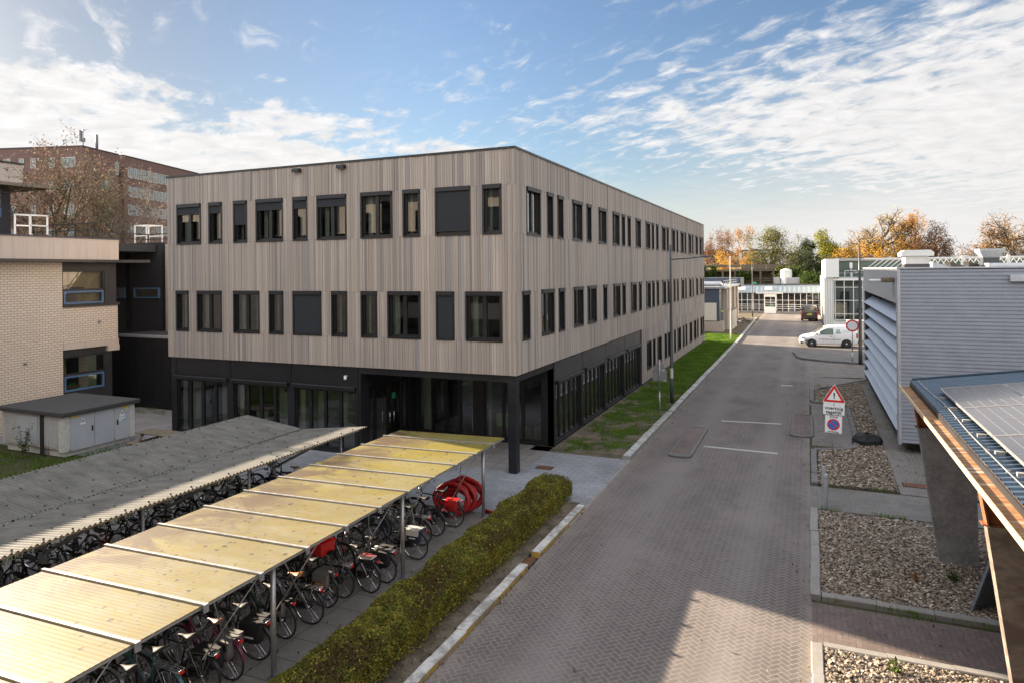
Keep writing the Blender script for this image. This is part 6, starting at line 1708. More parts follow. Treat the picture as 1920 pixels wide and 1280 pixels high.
def dark_van():
    o = thing('parked_van', 'dark grey van with a yellow number plate parked by the white greenhouse', 'van', (.16, 96.1, 0))
    mb = MB(); S = [sect(-2.45,.34,.95,1.86,.90,.92,.74), sect(-2.36,.28,1.0,1.95,.93,.95,.78), sect(-1.5,.26,1.05,1.98,.95,.96,.80), sect(.6,.26,1.05,1.96,.95,.96,.80), sect(1.2,.26,1.02,1.80,.95,.95,.76), sect(1.75,.26,.98,1.25,.93,.94,.76), sect(2.3,.30,.80,1.0,.86,.86,.66), sect(2.45,.42,.66,.80,.70,.70,.5)]
    S = [[(-p[1]+.16, p[0]+96.1, p[2]) for p in s] for s in S]; loft(mb, S); mb.build('body', M['van_dark'], o)
    cx, yr = .16, 93.64
    mb = MB(); mb.add([(cx-.80,yr-.0,1.12),(cx+.80,yr-.0,1.12),(cx+.70,yr+.03,1.78),(cx-.70,yr+.03,1.78)], [(0,1,2,3)]); mb.build('rear_window', M['van_rear_glass'], o)
    for s in (-1,1):
        mb = MB(); mb.bbox(cx+s*.88-.05,cx+s*.88+.05,yr-.03,yr+.12,.78,1.28,.02); mb.build('tail_light', M['sign_red'], o)
        mb = MB(); mb.bbox(cx+s*.72-.12,cx+s*.72+.12,yr-.07,yr-.04,.42,.48,.008); mb.build('reflector', M['sign_red'], o)
        mb = MB(); mb.bbox(cx+s*1.08-.09,cx+s*1.08+.09,97.0,97.12,1.15,1.40,.03); mb.build('mirror', M['black_plastic'], o)
        for y in (94.6, 97.7):
            mb = MB(); mb.lathe([(.0,-.12),(.34,-.12),(.34,.12),(.0,.12)], (cx+s*.84,y,.34), 18, 0, 'x'); mb.build('wheel', M['rubber'], o)
    mb = MB(); mb.bbox(cx-.27,cx+.27,yr-.05,yr-.03,.80,.92,.006); mb.build('number_plate', M['sign_yellow'], o)
    mb = MB(); mb.bbox(cx-.90,cx+.90,yr-.06,yr+.1,.33,.58,.03); mb.build('bumper', M['black_plastic'], o)
t = NT('van_rear_glass', .12, .5); t.col((.10,.10,.098)); M['van_rear_glass'] = t.mat
dark_van()

# ---------------------------------------------------------------- far end of the street
def far_buildings():
    # low building with brick piers right behind the timber building
    o = thing('low_brick_building', 'low flat roofed building with blue grey panels and pale brick piers behind the timber building', 'building', (-10., 82., 0))
    mb = MB(); mb.box(-20.,-8.65,75.75,96.,1.12,4.55); mb.build('wall', M['blue_panel'], o)
    mb = MB(); mb.box(-20.,-8.30,75.7,77.3,0,1.08); mb.box(-20.,-8.95,75.70,75.745,1.16,3.05,1); 
    mb.build('brick_plinth', [M['pale_brick'], M['beige_render']], o)
    for y in (78.5, 82.5, 86.6, 90.8):
        mb = MB(); mb.box(-8.64,-8.15,y,y+1.5,0,4.5); mb.build('brick_pier', M['pale_brick'], o)
        mb = MB(); mb.box(-8.64,-8.58,y+1.55,y+3.9,.9,3.3); w = mb.build('window', M['van_glass'], o); mb = MB(); mb.box(-8.63,-8.54,y+2.6,y+2.68,.9,3.3); mb.build('window_frame', M['anthracite'], w)
    mb = MB(); mb.box(-20.,-8.05,75.6,96.1,4.56,4.75); mb.build('roof', M['galv_dull'], o)
    mb = MB()
    for z in (5.35, 5.05): mb.bar((-8.4,77.5,z),(-8.4,93.,z),.05)
    for y in np.arange(77.5,93.2,2.2): mb.bar((-8.4,y,4.7),(-8.4,y,5.35),.06)
    mb.build('roof_railing', M['galv_dull'], o)
    mb = MB(); mb.tube([(-14.,77.3,5.05),(-9.2,77.3,5.05),(-8.9,78.4,5.05),(-8.9,79.,4.7)],.28,10); mb.build('roof_duct', M['chrome_dull'], o)
    mb = MB(); mb.box(-12.6,-7.95,93.,98.,4.3,5.5); mb.build('roof_plant', M['blue_panel'], o)
    mb = MB(); mb.box(-8.64,-8.5,77.35,77.9,2.0,2.15); mb.build('yellow_marker', M['sign_lime'], o)
    o = thing('concrete_enclosure', 'square stained concrete enclosure beside the low brick building', 'wall', (-8.2, 80., 0))
    mb = MB(); mb.box(-8.82,-7.65,79.,79.15,0,2.08); mb.box(-7.80,-7.65,79.15,84.,0,2.08); mb.build('wall', M['pale_concrete'], o)
    mb = MB(); mb.box(-8.86,-7.61,78.96,79.19,2.081,2.13); mb.box(-7.84,-7.61,79.19,84.,2.081,2.13); mb.build('coping', M['grey_concrete'], o)
    o = thing('debris_heap', 'heap of dark rubble and pale sheets on the verge at the end of the street', 'debris', (-7.3, 91., 0))
    mb = MB()
    for k in range(90):
        x, y = random.gauss(-7.6,.55), random.gauss(91.5,1.3); z = max(.03, .45-abs(x+7.6)*.35-abs(y-91.5)*.12); a = random.uniform(0,PI)
        d = Vector((math.cos(a), math.sin(a), random.uniform(-.3,.3))); e = Vector((-math.sin(a), math.cos(a), .2)); mb.obox((x,y,z*random.random()), d*random.uniform(.08,.35), e*random.uniform(.05,.2), (0,0,random.uniform(.03,.09)), 0 if k < 55 else 1)
    mb.build('rubble', [M['soil'], M['offwhite_paint']], o)['kind'] = 'stuff'
    # glazed link
    o = thing('glazed_link', 'long glazed greenhouse corridor with white framing closing the end of the street', 'greenhouse', (-4., 111., 0))
    mb = MB(); mb.box(-10.2,1.6,108.9,109.4,0,.32); mb.build('plinth', M['grey_concrete'], o)
    mb = MB(); xs = np.arange(-10.0,1.5,.82)
    for x in xs: mb.box(x-.03,x+.03,109.0,109.1,.32,3.1)
    for z in (.72,1.02,1.32,1.95): mb.box(-10.0,1.5,109.001,109.09,z-.022,z+.022)
    mb.box(-10.1,1.6,108.95,109.15,3.0,3.12); mb.build('glazing_bars', M['white_paint'], o)
    mb = MB(); mb.quad((-10,109.05,.32),(1.5,109.05,.32),(1.5,109.05,3.0),(-10,109.05,3.0)); mb.build('glazing', M['greenhouse_glass'], o)
    mb = MB()
    vs = [(-10.2,108.7,3.13),(1.7,108.7,3.13),(1.7,110.2,4.15),(-10.2,110.2,4.15)]; mb.add(vs, [(0,1,2,3)]); mb.add([(p[0],p[1],p[2]-.06) for p in vs], [(3,2,1,0)])
    for x in np.arange(-10.1,1.7,.65): mb.bar((x,108.68,3.15),(x,110.2,4.18),.04)
    mb.box(-10.2,1.7,108.66,108.72,3.02,3.16); mb.build('roof_glazing', M['greenhouse_roof'], o)
    mb = MB(); mb.box(-10.2,1.7,110.2,114.,4.0,4.2); mb.box(-10.2,1.7,110.2,110.4,4.2,4.35); mb.build('flat_roof', M['roof_felt'], o)
    for x in (-9.2,-5.4):
        mb = MB(); mb.obox((x,109.4,3.66),(.55,0,0),(0,.35,.24),(0,-.03,.04)); mb.build('roof_vent', M['offwhite_paint'], o)
    mb = MB(); mb.box(-6.0,-5.9,108.75,109.0,0,2.9); mb.box(-4.45,-4.35,108.75,109.0,0,2.9); mb.box(-5.9,-4.45,108.75,109.0,2.45,2.9); mb.box(-7.1,-3.4,108.4,108.95,2.95,3.05); mb.box(-5.9,-4.45,108.78,108.86,0,.95); mb.box(-5.9,-4.45,108.78,108.86,1.6,1.68); d = mb.build('entrance_door', M['white_paint'], o)
    mb = MB(); mb.box(-4.95,-4.65,108.76,108.775,1.05,1.32); mb.build('notice', M['sign_green'], d)
    mb = MB(); mb.box(-10.1,1.5,112.5,112.7,0,3.6,0); mb.box(-8.6,-7.4,110.,111.,.1,2.7,1); mb.box(-2.8,-1.6,110.,111.,.1,1.5,2); mb.box(-1.0,1.2,110.5,111.2,.1,2.2,1); mb.box(-9.8,-9.45,109.4,109.7,1.0,1.35,3); mb.box(-2.2,-1.6,109.5,110.,.1,1.1,4); mb.box(-10.1,1.5,109.3,112.5,.02,.1,0); mb.build('interior', [M['panel_dark_grey'], M['interior_dark'], M['interior_wood'], M['red_bright'], M['bright_blue']], o)
    mb = MB(); mb.box(-7.7,-7.15,110.6,110.75,4.35,4.62); mb.build('green_lamp', M['green_lamp'], o)
    # silo on the roof
    o = thing('white_silo', 'white cylindrical tank beside grey boxes above the glazed corridor', 'tank', (-3.15, 118., 0))
    mb = MB(); mb.lathe([(0,6.62),(.35,6.58),(.82,6.38),(.86,6.2),(.86,3.)], (-3.15,118.,0), 20); mb.lathe([(.875,6.2),(.875,6.27)],(-3.15,118.,0),20); mb.build('tank', M['tank_white'], o)
    mb = MB(); mb.box(-5.0,-4.1,117.6,119.,0,5.25); mb.box(-3.1,-1.5,116.6,117.0,0,5.2); mb.box(-1.7,-1.2,117.6,119,0,5.2); mb.build('equipment_box', M['galvanised'], o)
    # white greenhouse on the right
    o = thing('white_greenhouse', 'large white framed greenhouse with roof trusses behind the ribbed plant building', 'greenhouse', (20., 100., 0))
    mb = MB(); mb.box(1.72,2.75,87.2,110.,0,5.55); mb.box(2.75,60.,87.35,87.4,0,.7); mb.build('side_wall', M['white_paint'], o)
    mb = MB()
    for y in np.arange(87.6,110,.62): mb.box(1.67,1.715,y,y+.10,.1,5.5)
    for x in (1.85,2.1,2.35,2.6): mb.box(x,x+.06,87.14,87.199,0.,5.3)
    mb.build('wall_rib', M['offwhite_paint'], o)
    mb = MB(); mb.box(1.9,3.3,86.9,110.,5.56,7.70); mb.build('gable_box', M['white_paint'], o)
    mb = MB(); mb.box(3.3,60.,88.4,110.,5.56,7.45); mb.build('roof_glazing', M['van_glass'], o)
    mb = MB(); mb.box(3.3,60.,87.2,88.4,5.45,5.60); mb.box(3.3,60.,88.1,88.4,7.46,7.75); mb.box(3.3,60,88.36,88.395,6.0,6.06); mb.build('gutter', M['galvanised'], o)
    mb = MB(); mb.box(2.75,60.,87.1,87.25,5.2,5.45)
    for x in np.arange(2.85,30,.95): mb.box(x,x+.07,87.12,87.2,.7,5.2)
    for z in (.7,1.35,2.9,4.4): mb.box(2.8,30.,87.13,87.19,z,z+.06)
    mb.build('glazing_bars', M['white_paint'], o)
    mb = MB(); mb.quad((2.8,87.22,.7),(30.,87.22,.7),(30.,87.22,5.2),(2.8,87.22,5.2)); mb.build('glazing', M['greenhouse_glass'], o)
    mb = MB(); mb.box(2.9,30,89.5,89.6,0,5.4,0); mb.box(3.5,4.4,88.0,88.6,0,3.9,1); mb.box(5.2,6.0,88.,88.5,0,2.0,1); mb.build('interior', [M['offwhite_paint'], M['panel_dark_grey']], o)
    mb = MB()
    for x in np.arange(6.2,44,.55):
        mb.bar((x,87.6,6.55),(x+1.25 if x < 11 else x+.7,87.6,7.62),.07); 
        if x > 9: mb.bar((x+.7,87.62,6.55),(x,87.62,7.62),.06)
    mb.box(6.,45.,87.55,87.66,7.60,7.70); mb.box(9.,45.,87.55,87.66,6.48,6.56)
    for x in np.arange(11.2,45,4.1): mb.box(x,x+.3,87.4,87.5,6.4,7.9)
    mb.build('truss', M['white_paint'], o)
    mb = MB()
    for k in range(5): x = 3.9+k*.75; mb.box(x,x+.06,87.4,87.46,5.6,6.35); mb.box(x,x+.5,87.4,87.46,6.3,6.36)
    mb.build('roof_railing', M['white_paint'], o)
    mb = MB(); mb.bar((4.6,88.,5.6),(4.6,88.,7.1),.09); mb.box(4.45,4.75,87.9,88.1,6.6,7.25); mb.build('roof_fan', M['white_paint'], o)
    o = thing('grey_cabinet', 'small beige grey cabinet behind the white van', 'cabinet', (3.9,70.,0)); mb = MB(); mb.bbox(3.3,4.9,70.,70.8,0,1.75,.02); mb.build('body', M['beige_render'], o); mb = MB(); mb.bbox(3.25,4.95,69.95,70.85,1.751,1.83,.01); mb.build('lid', M['offwhite_paint'], o)
    # overgrown parking deck
    o = thing('parking_deck', 'two level weathered parking deck overgrown with ivy in front of the trees', 'parking deck', (-10., 145., 0))
    mb = MB(); mb.box(-26.,8.,143.,155.,-.1,6.2,1); mb.box(-26.,8.,140.8,143.,6.15,6.55); mb.box(-26.,8.,140.8,143.,3.2,3.6); mb.build('deck_slab', [M['wood_grey'], M['soil']], o)
    mb = MB()
    for x in np.arange(-25.,8.,2.35): mb.box(x,x+.35,140.9,141.3,0,6.14)
    mb.build('column', M['wood_grey'], o)
    mb = MB()
    for x in np.arange(-26.,8.,2.35): mb.box(x,x+2.2,140.7,140.78,6.5,7.5) if int(x) % 2 else mb.box(x,x+2.2,140.7,140.78,6.95,7.5)
    for z in (4.3,4.7,1.2,1.6): mb.box(-26,8.,140.72,140.78,z,z+.12)
    mb.build('parapet', M['wood_grey'], o)
    # houses beyond
    def house(x0, x1, y, z, roof, lab, mat, rows):
        o = thing('house', lab, 'house', ((x0+x1)/2, y+4, 0))
        mb = MB(); mb.box(x0,x1,y,y+9,0,z); mb.build('wall', M[mat], o)
        mb = MB()
        if roof: mb.prism([(x0-.4,z),(x1+.4,z),((x0+x1)/2+ (x1-x0)*.3,z+roof),((x0+x1)/2-(x1-x0)*.3,z+roof)], y-.4, y+9.4, 'y')
        else: mb.box(x0-.2,x1+.2,y-.2,y+9.2,z,z+.3)
        mb.build('roof', M['panel_dark_grey'], o)
        for zz in rows:
            for x in np.arange(x0+.8, x1-1.2, 2.3):
                mb = MB(); mb.box(x,x+1.3,y-.06,y-.01,zz,zz+1.3); w = mb.build('window', M['anthracite'], o); mb = MB(); mb.box(x-.1,x+1.4,y-.1,y-.02,zz-.14,zz-.02); mb.build('sill', M['white_paint'], w)
    house(-17.,-7.,200.,11.6,0,'white rendered house with dark windows seen between the autumn trees','offwhite_paint',(7.6,9.8))
    house(-30.,-18.5,205.,10.2,1.8,'house with a grey hipped roof behind the reddish trees','beige_render',(8.,))
    house(-5.5,1.,210.,9.6,1.2,'dark roofed house behind the sparse trees above the tank','offwhite_paint',(7.6,))
M['chrome_dull'] = simple('chrome_dull', (.62,.62,.63), .35, .6)
t = NT('greenhouse_roof', .3, .5); t.col((.27,.31,.325)); M['greenhouse_roof'] = t.mat
far_buildings()
# ---------------------------------------------------------------- vegetation
def leaves_np(P, size, tones, up=.3, asp=.62, jit=.35):
    """small folded leaf faces at points P (n,3)"""
    n = len(P); d = RNG.normal(size=(n,3)); d[:,2] *= .7; d /= np.linalg.norm(d,axis=1,keepdims=True)+1e-9
    nr = RNG.normal(size=(n,3)); nr[:,2] += up*3; s = np.cross(d, nr); s /= np.linalg.norm(s,axis=1,keepdims=True)+1e-9
    L = (size*RNG.uniform(1-jit,1+jit,(n,1)))
    a = P-d*L*.5; b = P+s*L*asp*.5; c = P+d*L*.5; e = P-s*L*asp*.5
    V = np.stack([a,b,c,e],1).reshape(-1,3); F = np.arange(4*n).reshape(-1,4)
    return V, F, np.clip(tones,0,1)
def vnoise(X, Y, s=1.):
    return .5+.25*(np.sin(X*1.7*s+1.3*np.sin(Y*.9*s))+np.sin(Y*2.3*s+1.1*np.cos(X*1.1*s+.5)))
def hedge():
    o = thing('hedge', 'clipped green and brown hedge along the white and yellow kerb of the street', 'hedge', (-6.9, 12., 0))
    y0, y1, xc, hw, H = 6.6, 19.05, -6.88, .52, .67
    n = 92000
    Y = RNG.uniform(y0, y1, n); a = RNG.uniform(0, 1, n)
    # perimeter of the section: right side, top, left side
    per = a*(2*H+2*hw); X = np.zeros(n); Z = np.zeros(n)
    k = per < H; X[k] = hw; Z[k] = per[k]
    k2 = (per >= H) & (per < H+2*hw); X[k2] = hw-(per[k2]-H); Z[k2] = H
    k3 = per >= H+2*hw; X[k3] = -hw; Z[k3] = per[k3]-H-2*hw
    # round the shoulders and make it lumpy
    sh = np.maximum(0, (np.abs(X)/hw)**2+(Z/H)**2*.55-1.0); f = 1-.16*sh
    lump = (vnoise(Y*2.1, X*3+Z*2)-.5)*.16+(vnoise(Y*6., Z*7+X*5)-.5)*.08
    dep = RNG.exponential(.035, n); f = f+lump-dep/hw*.8
    X *= f; Z = Z*np.clip(f, .3, 1.2)
    # ends
    e = RNG.uniform(0,1,n) < .06; Y[e] = np.where(RNG.uniform(0,1,e.sum()) < .5, y1-RNG.exponential(.04,e.sum()), y0); X[e] = RNG.uniform(-hw,hw,e.sum()); Z[e] = RNG.uniform(.05,H,e.sum())*(1-.25*(np.abs(X[e])/hw)**2)
    keep = (Z > .10+.06*vnoise(Y*5,X)) | (RNG.uniform(0,1,n) < .25)
    # sparse, twiggy patches on top
    tw = vnoise(Y*1.35, X*2.2); top = Z > H*.8
    keep &= ~(top & (tw > .60) & (RNG.uniform(0,1,n) < .45))
    X, Y, Z, top, tw, dep = X[keep], Y[keep], Z[keep], top[keep], tw[keep], dep[keep]
    n = len(X)
    T = .52+RNG.normal(0,.20,n)+(vnoise(Y*1.1,Z*3)-.5)*.35+(vnoise(Y*7,Z*8+X*6)-.5)*.4-np.where(top, np.clip(tw-.45,0,1)*.9, 0)
    T = np.where(RNG.uniform(0,1,n) < .07, RNG.uniform(.8,.95,n), T)
    V, F, t = leaves_np(np.stack([X+xc, Y, Z+.02],1), .046, T, .3, .6)
    mb = MB(); mb.arr(V, F, 0, t)
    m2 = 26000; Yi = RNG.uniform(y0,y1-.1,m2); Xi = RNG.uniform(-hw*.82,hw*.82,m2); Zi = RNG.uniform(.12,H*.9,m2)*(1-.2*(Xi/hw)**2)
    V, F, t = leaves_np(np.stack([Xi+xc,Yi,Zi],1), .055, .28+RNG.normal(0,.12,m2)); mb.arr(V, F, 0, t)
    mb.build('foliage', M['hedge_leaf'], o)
    mb = MB()
    for i in range(1700):
        y = random.uniform(y0, y1-.05); x = xc+random.uniform(-.36,.36); lx, ly = random.gauss(0,.16), random.gauss(0,.10); z = random.uniform(.45,H+.04)+(random.uniform(.04,.13) if random.random() < .10 else 0)
        mb.tube([(x,y,0),(x+lx*.4,y+ly*.4,z*.5),(x+lx,y+ly,z)], [.008,.006,.003], 3, 0, cap=False)
    mb.build('stem', M['bark'], o)
hedge()

def grass():
    def blades(mb, X, Y, h, w, tone, z=.012):
        n = len(X); a = RNG.uniform(0, 2*PI, n); bx, by = np.cos(a)*w*.5, np.sin(a)*w*.5; b = RNG.uniform(0,2*PI,n); ln = h*RNG.uniform(.2,.8,n)
        p0 = np.stack([X-bx,Y-by,np.full(n,z)],1); p1 = np.stack([X+bx,Y+by,np.full(n,z)],1)
        m0 = np.stack([X-bx*.7+np.cos(b)*ln*.3, Y-by*.7+np.sin(b)*ln*.3, z+h*.6],1); m1 = np.stack([X+bx*.7+np.cos(b)*ln*.3, Y+by*.7+np.sin(b)*ln*.3, z+h*.6],1)
        t = np.stack([X+np.cos(b)*ln, Y+np.sin(b)*ln, z+h],1)
        V = np.stack([p0,p1,m1,m0,t],1).reshape(-1,3); k = np.arange(n)[:,None]*5
        mb.arr(V, k+np.array([0,1,2,3]), 0, np.clip(tone,0,1)); mb.arr(np.zeros((0,3)), np.zeros((0,3),int)) if False else None
        base = len(mb.v)-len(V); F = (k+np.array([3,2,4])+base); mb.f.extend(map(tuple,F.tolist())); mb.m.extend([0]*n); mb.s.extend([False]*n); mb.t.extend(np.clip(tone,0,1).tolist())
    # strip along the timber building
    mb = MB()
    for (ya, yb, dens, h, w) in ((23.8,34,1500,.075,.010),(34,48,750,.095,.016),(48,73.,420,.11,.026)):
        n = int(2.7*(yb-ya)*dens); X = RNG.uniform(-8.72,-6.07,n); Y = RNG.uniform(ya,yb,n); X = np.where(Y > 65.3, -6.2+(X+6.07)*1.25, X)
        cov = vnoise(X*1.6,Y*1.1)*.6+vnoise(X*4.3,Y*3.7)*.4+(Y-25.5)*.022-np.where(X > -6.75, .20, 0)*(Y < 37)-np.where(X < -8.3,.30,0)*(Y < 50)
        k = RNG.uniform(0,1,n)*.34+.30 < cov; X, Y = X[k], Y[k]; n = len(X)
        hh = h*RNG.uniform(.45,1.25,n)*(.6+.8*vnoise(X*3,Y*2.2)); blades(mb, X, Y, hh, w*RNG.uniform(.7,1.3,n), .45+RNG.normal(0,.2,n)+(vnoise(X*2,Y*1.3)-.5)*.4)
    stuff('grass', mb, M['grass_blade'], 'patchy green grass on the strip beside the timber clad building', 'grass')
    # lawn behind the corrugated shelter
    mb = MB(); n = 42000; X = RNG.uniform(-30.,-17.,n); Y = RNG.uniform(9.,19.6,n)
    inside = ((Y < 16.3) | (X > -24.9)) & (Y < 16.5+np.where(X > -24.7, (X+24.7)*.0+2.9, 0)) & ~((X > -24.0) & (Y > 17.0)) & ~((X < -25) & (Y > 16.1) & (X > -28.7))
    cov = vnoise(X*1.2,Y*1.4)*.7+vnoise(X*3.6,Y*3.1)*.5; k = inside & (RNG.uniform(0,1,n)*.5+.22 < cov); X, Y = X[k], Y[k]; n = len(X)
    blades(mb, X, Y, .11*RNG.uniform(.4,1.5,n), .016*RNG.uniform(.7,1.3,n), .42+RNG.normal(0,.22,n)); stuff('grass', mb, M['grass_blade'], 'rough grass around the metal transformer cabinet', 'grass')
    mb = MB(); n = 5000
    for (x0,x1,y0,y1,m) in ((-33,-24.8,23.2,24.3,1800),(.25,3.2,22.85,23.15,500),(.2,3.6,20.45,20.8,900),(.3,3.3,14.8,15.15,350),(.3,2.4,38.5,43.,1600),(2.45,4.,24.,34.,900),(-.25,.02,10.,46.,300),(.6,1.4,12.9,13.15,120)):
        X = RNG.uniform(x0,x1,m); Y = RNG.uniform(y0,y1,m); k = vnoise(X*2.7,Y*3.3) > .56; blades(mb, X[k], Y[k], .08*RNG.uniform(.4,1.4,k.sum()), .013*np.ones(k.sum()), .4+RNG.normal(0,.2,k.sum()), .03)
    stuff('weeds', mb, M['grass_blade'], 'tufts of weeds in the joints beside the paths and walls', 'weeds')
    mb = MB(); P = []
    for (x0,x1,y0,y1,m) in ((-6.05,-5.4,23.7,60.,420),(-5.8,.0,9.,45.,160),(.25,4.,11.,20.5,260),(.25,4.,23.,45.,520),(-7.4,-5.6,7.,18.7,900),(-8.7,-6.1,24.,60.,500),(-.4,.0,10.,45.,90),(-12.,-7.6,8.,16.9,160)):
        P.append(np.stack([RNG.uniform(x0,x1,m),RNG.uniform(y0,y1,m),RNG.uniform(.03,.06,m)],1))
    P = np.concatenate(P); V, F, t = leaves_np(P, .06, RNG.uniform(0,1,len(P)), 1.2); mb.arr(V, F, 0, t); stuff('leaves', mb, M['leaf_brown'], 'dry brown leaves scattered along kerbs and beds', 'leaves')
grass()

def tree(name, label, x, y, H, W, leaf, nleaf, lsize, seed, trunk=.25, bark='bark', z0=0., first=.3, spread=1., droop=0., levels=4, clump=.5, up=.35, twig=.012, nb=(7,5,4,3), group=None, shapez=None):
    rs = random.Random(seed); o = thing(name, label, 'tree', (x, y, z0), group)
    mb = MB(); ends = []
    def grow(p, d, L, r, lev):
        n = 5 if lev == 0 else 3; pts = [p]; q = p; dd = d
        for i in range(n):
            dd = (dd+Vector((rs.gauss(0,.14),rs.gauss(0,.14),rs.gauss(0,.08)+(up*.12 if lev < 3 else 0)-droop*(.22 if lev >= 2 else .05)))).normalized(); q = q+dd*(L/n); pts.append(q)
        rr = [max(twig*.6, r*(1-.62*i/n)) for i in range(n+1)]
        mb.tube(pts, rr, 8 if lev == 0 else (5 if lev == 1 else 3), 0, cap=False)
        if lev >= levels: ends.append((pts[-1], dd)); ends.append((pts[-2], dd)); return
        for k in range(nb[min(lev, len(nb)-1)]):
            f = (first+(1-first)*(k+rs.random()*.8)/nb[lev]) if lev == 0 else rs.uniform(.3,1.)
            i = min(n-1, int(f*n)); b = pts[i].lerp(pts[i+1], f*n-i)
            az = rs.uniform(0, 2*PI)+k*2.4; tilt = R(rs.uniform(32,66)*(spread if lev == 0 else 1.))
            a = dd.orthogonal().normalized(); bb = dd.cross(a); side = a*math.cos(az)+bb*math.sin(az)
            nd = (dd*math.cos(tilt)+side*math.sin(tilt)).normalized()
            grow(b, nd, L*rs.uniform(.45,.68)*(1. if lev else (1.05-.35*f)), max(twig, r*rs.uniform(.38,.55)), lev+1)
        ends.append((pts[-1], dd))
    grow(Vector((0,0,0)), Vector((rs.gauss(0,.04),rs.gauss(0,.04),1)), H*.62, trunk, 0)
    # scale the grown tree to the wanted height and width
    A = np.array(mb.v); ext = max(1e-6, np.percentile(np.abs(A[:,:2]),98.5)); zz = np.percentile(A[:,2],99.7)
    sx, sz = (W/2)/ext, H/zz
    lim = np.where(A[:,2] > .06*H, sx, 1.); k = np.clip((A[:,2]-.02*H)/(.2*H),0,1); lim = 1+(sx-1)*k
    for i, v in enumerate(mb.v): mb.v[i] = (v[0]*lim[i]+x, v[1]*lim[i]+y, v[2]*sz+z0)
    tr = mb.build('trunk', M[bark], o)
    if nleaf:
        E = np.array([e[0][:] for e in ends]); E = E*np.array([sx,sx,sz]); idx = RNG.integers(0, len(E), nleaf)
        keepc = RNG.uniform(0,1,len(E)); base = .5+(keepc[idx]-.5)*.5
        P = E[idx]+np.clip(RNG.normal(0, clump*.75, (nleaf,3)), -1.3*clump, 1.3*clump)*np.array([1,1,.8])
        if droop: P[:,2] -= np.abs(RNG.normal(0, clump*2.2*droop, nleaf))
        V, F, t = leaves_np(P+np.array([x,y,z0]), lsize, base+RNG.normal(0,.2,nleaf), .5, .7); m2 = MB(); m2.arr(V, F, 0, t); m2.build('crown', M[leaf], o)
    return o
G1 = 'bare trees in front of the red offices'
for i, (x, y, h, w, nl, sd, lab) in enumerate((
    (-60.1,39.4,18.2,13.,5200,11,'tall half bare tree with many rusty brown leaves in front of the red offices'),
    (-66.5,37.5,17.6,9.,2400,12,'half bare brown tree standing closest to the taller brick block'),
    (-56.8,41.5,16.2,9.5,900,13,'bare tree with pale twigs in front of the gap in the red offices'),
    (-54.0,43.,15.6,8.5,650,14,'bare twiggy tree next to the timber building roof edge'),
    (-62.5,46.,16.4,8.,1500,15,'thin bare tree behind the white roof ladder guard'))):
    tree('bare_tree', lab, x, y, h, w, 'leaf_brown', nl, .19, sd, .20, 'bark_mossy' if i % 2 == 0 else 'bark_pale', clump=.42, nb=(11,6,5,4), twig=.016, first=.18, up=.6, group=G1)
G2 = 'autumn trees on the skyline'
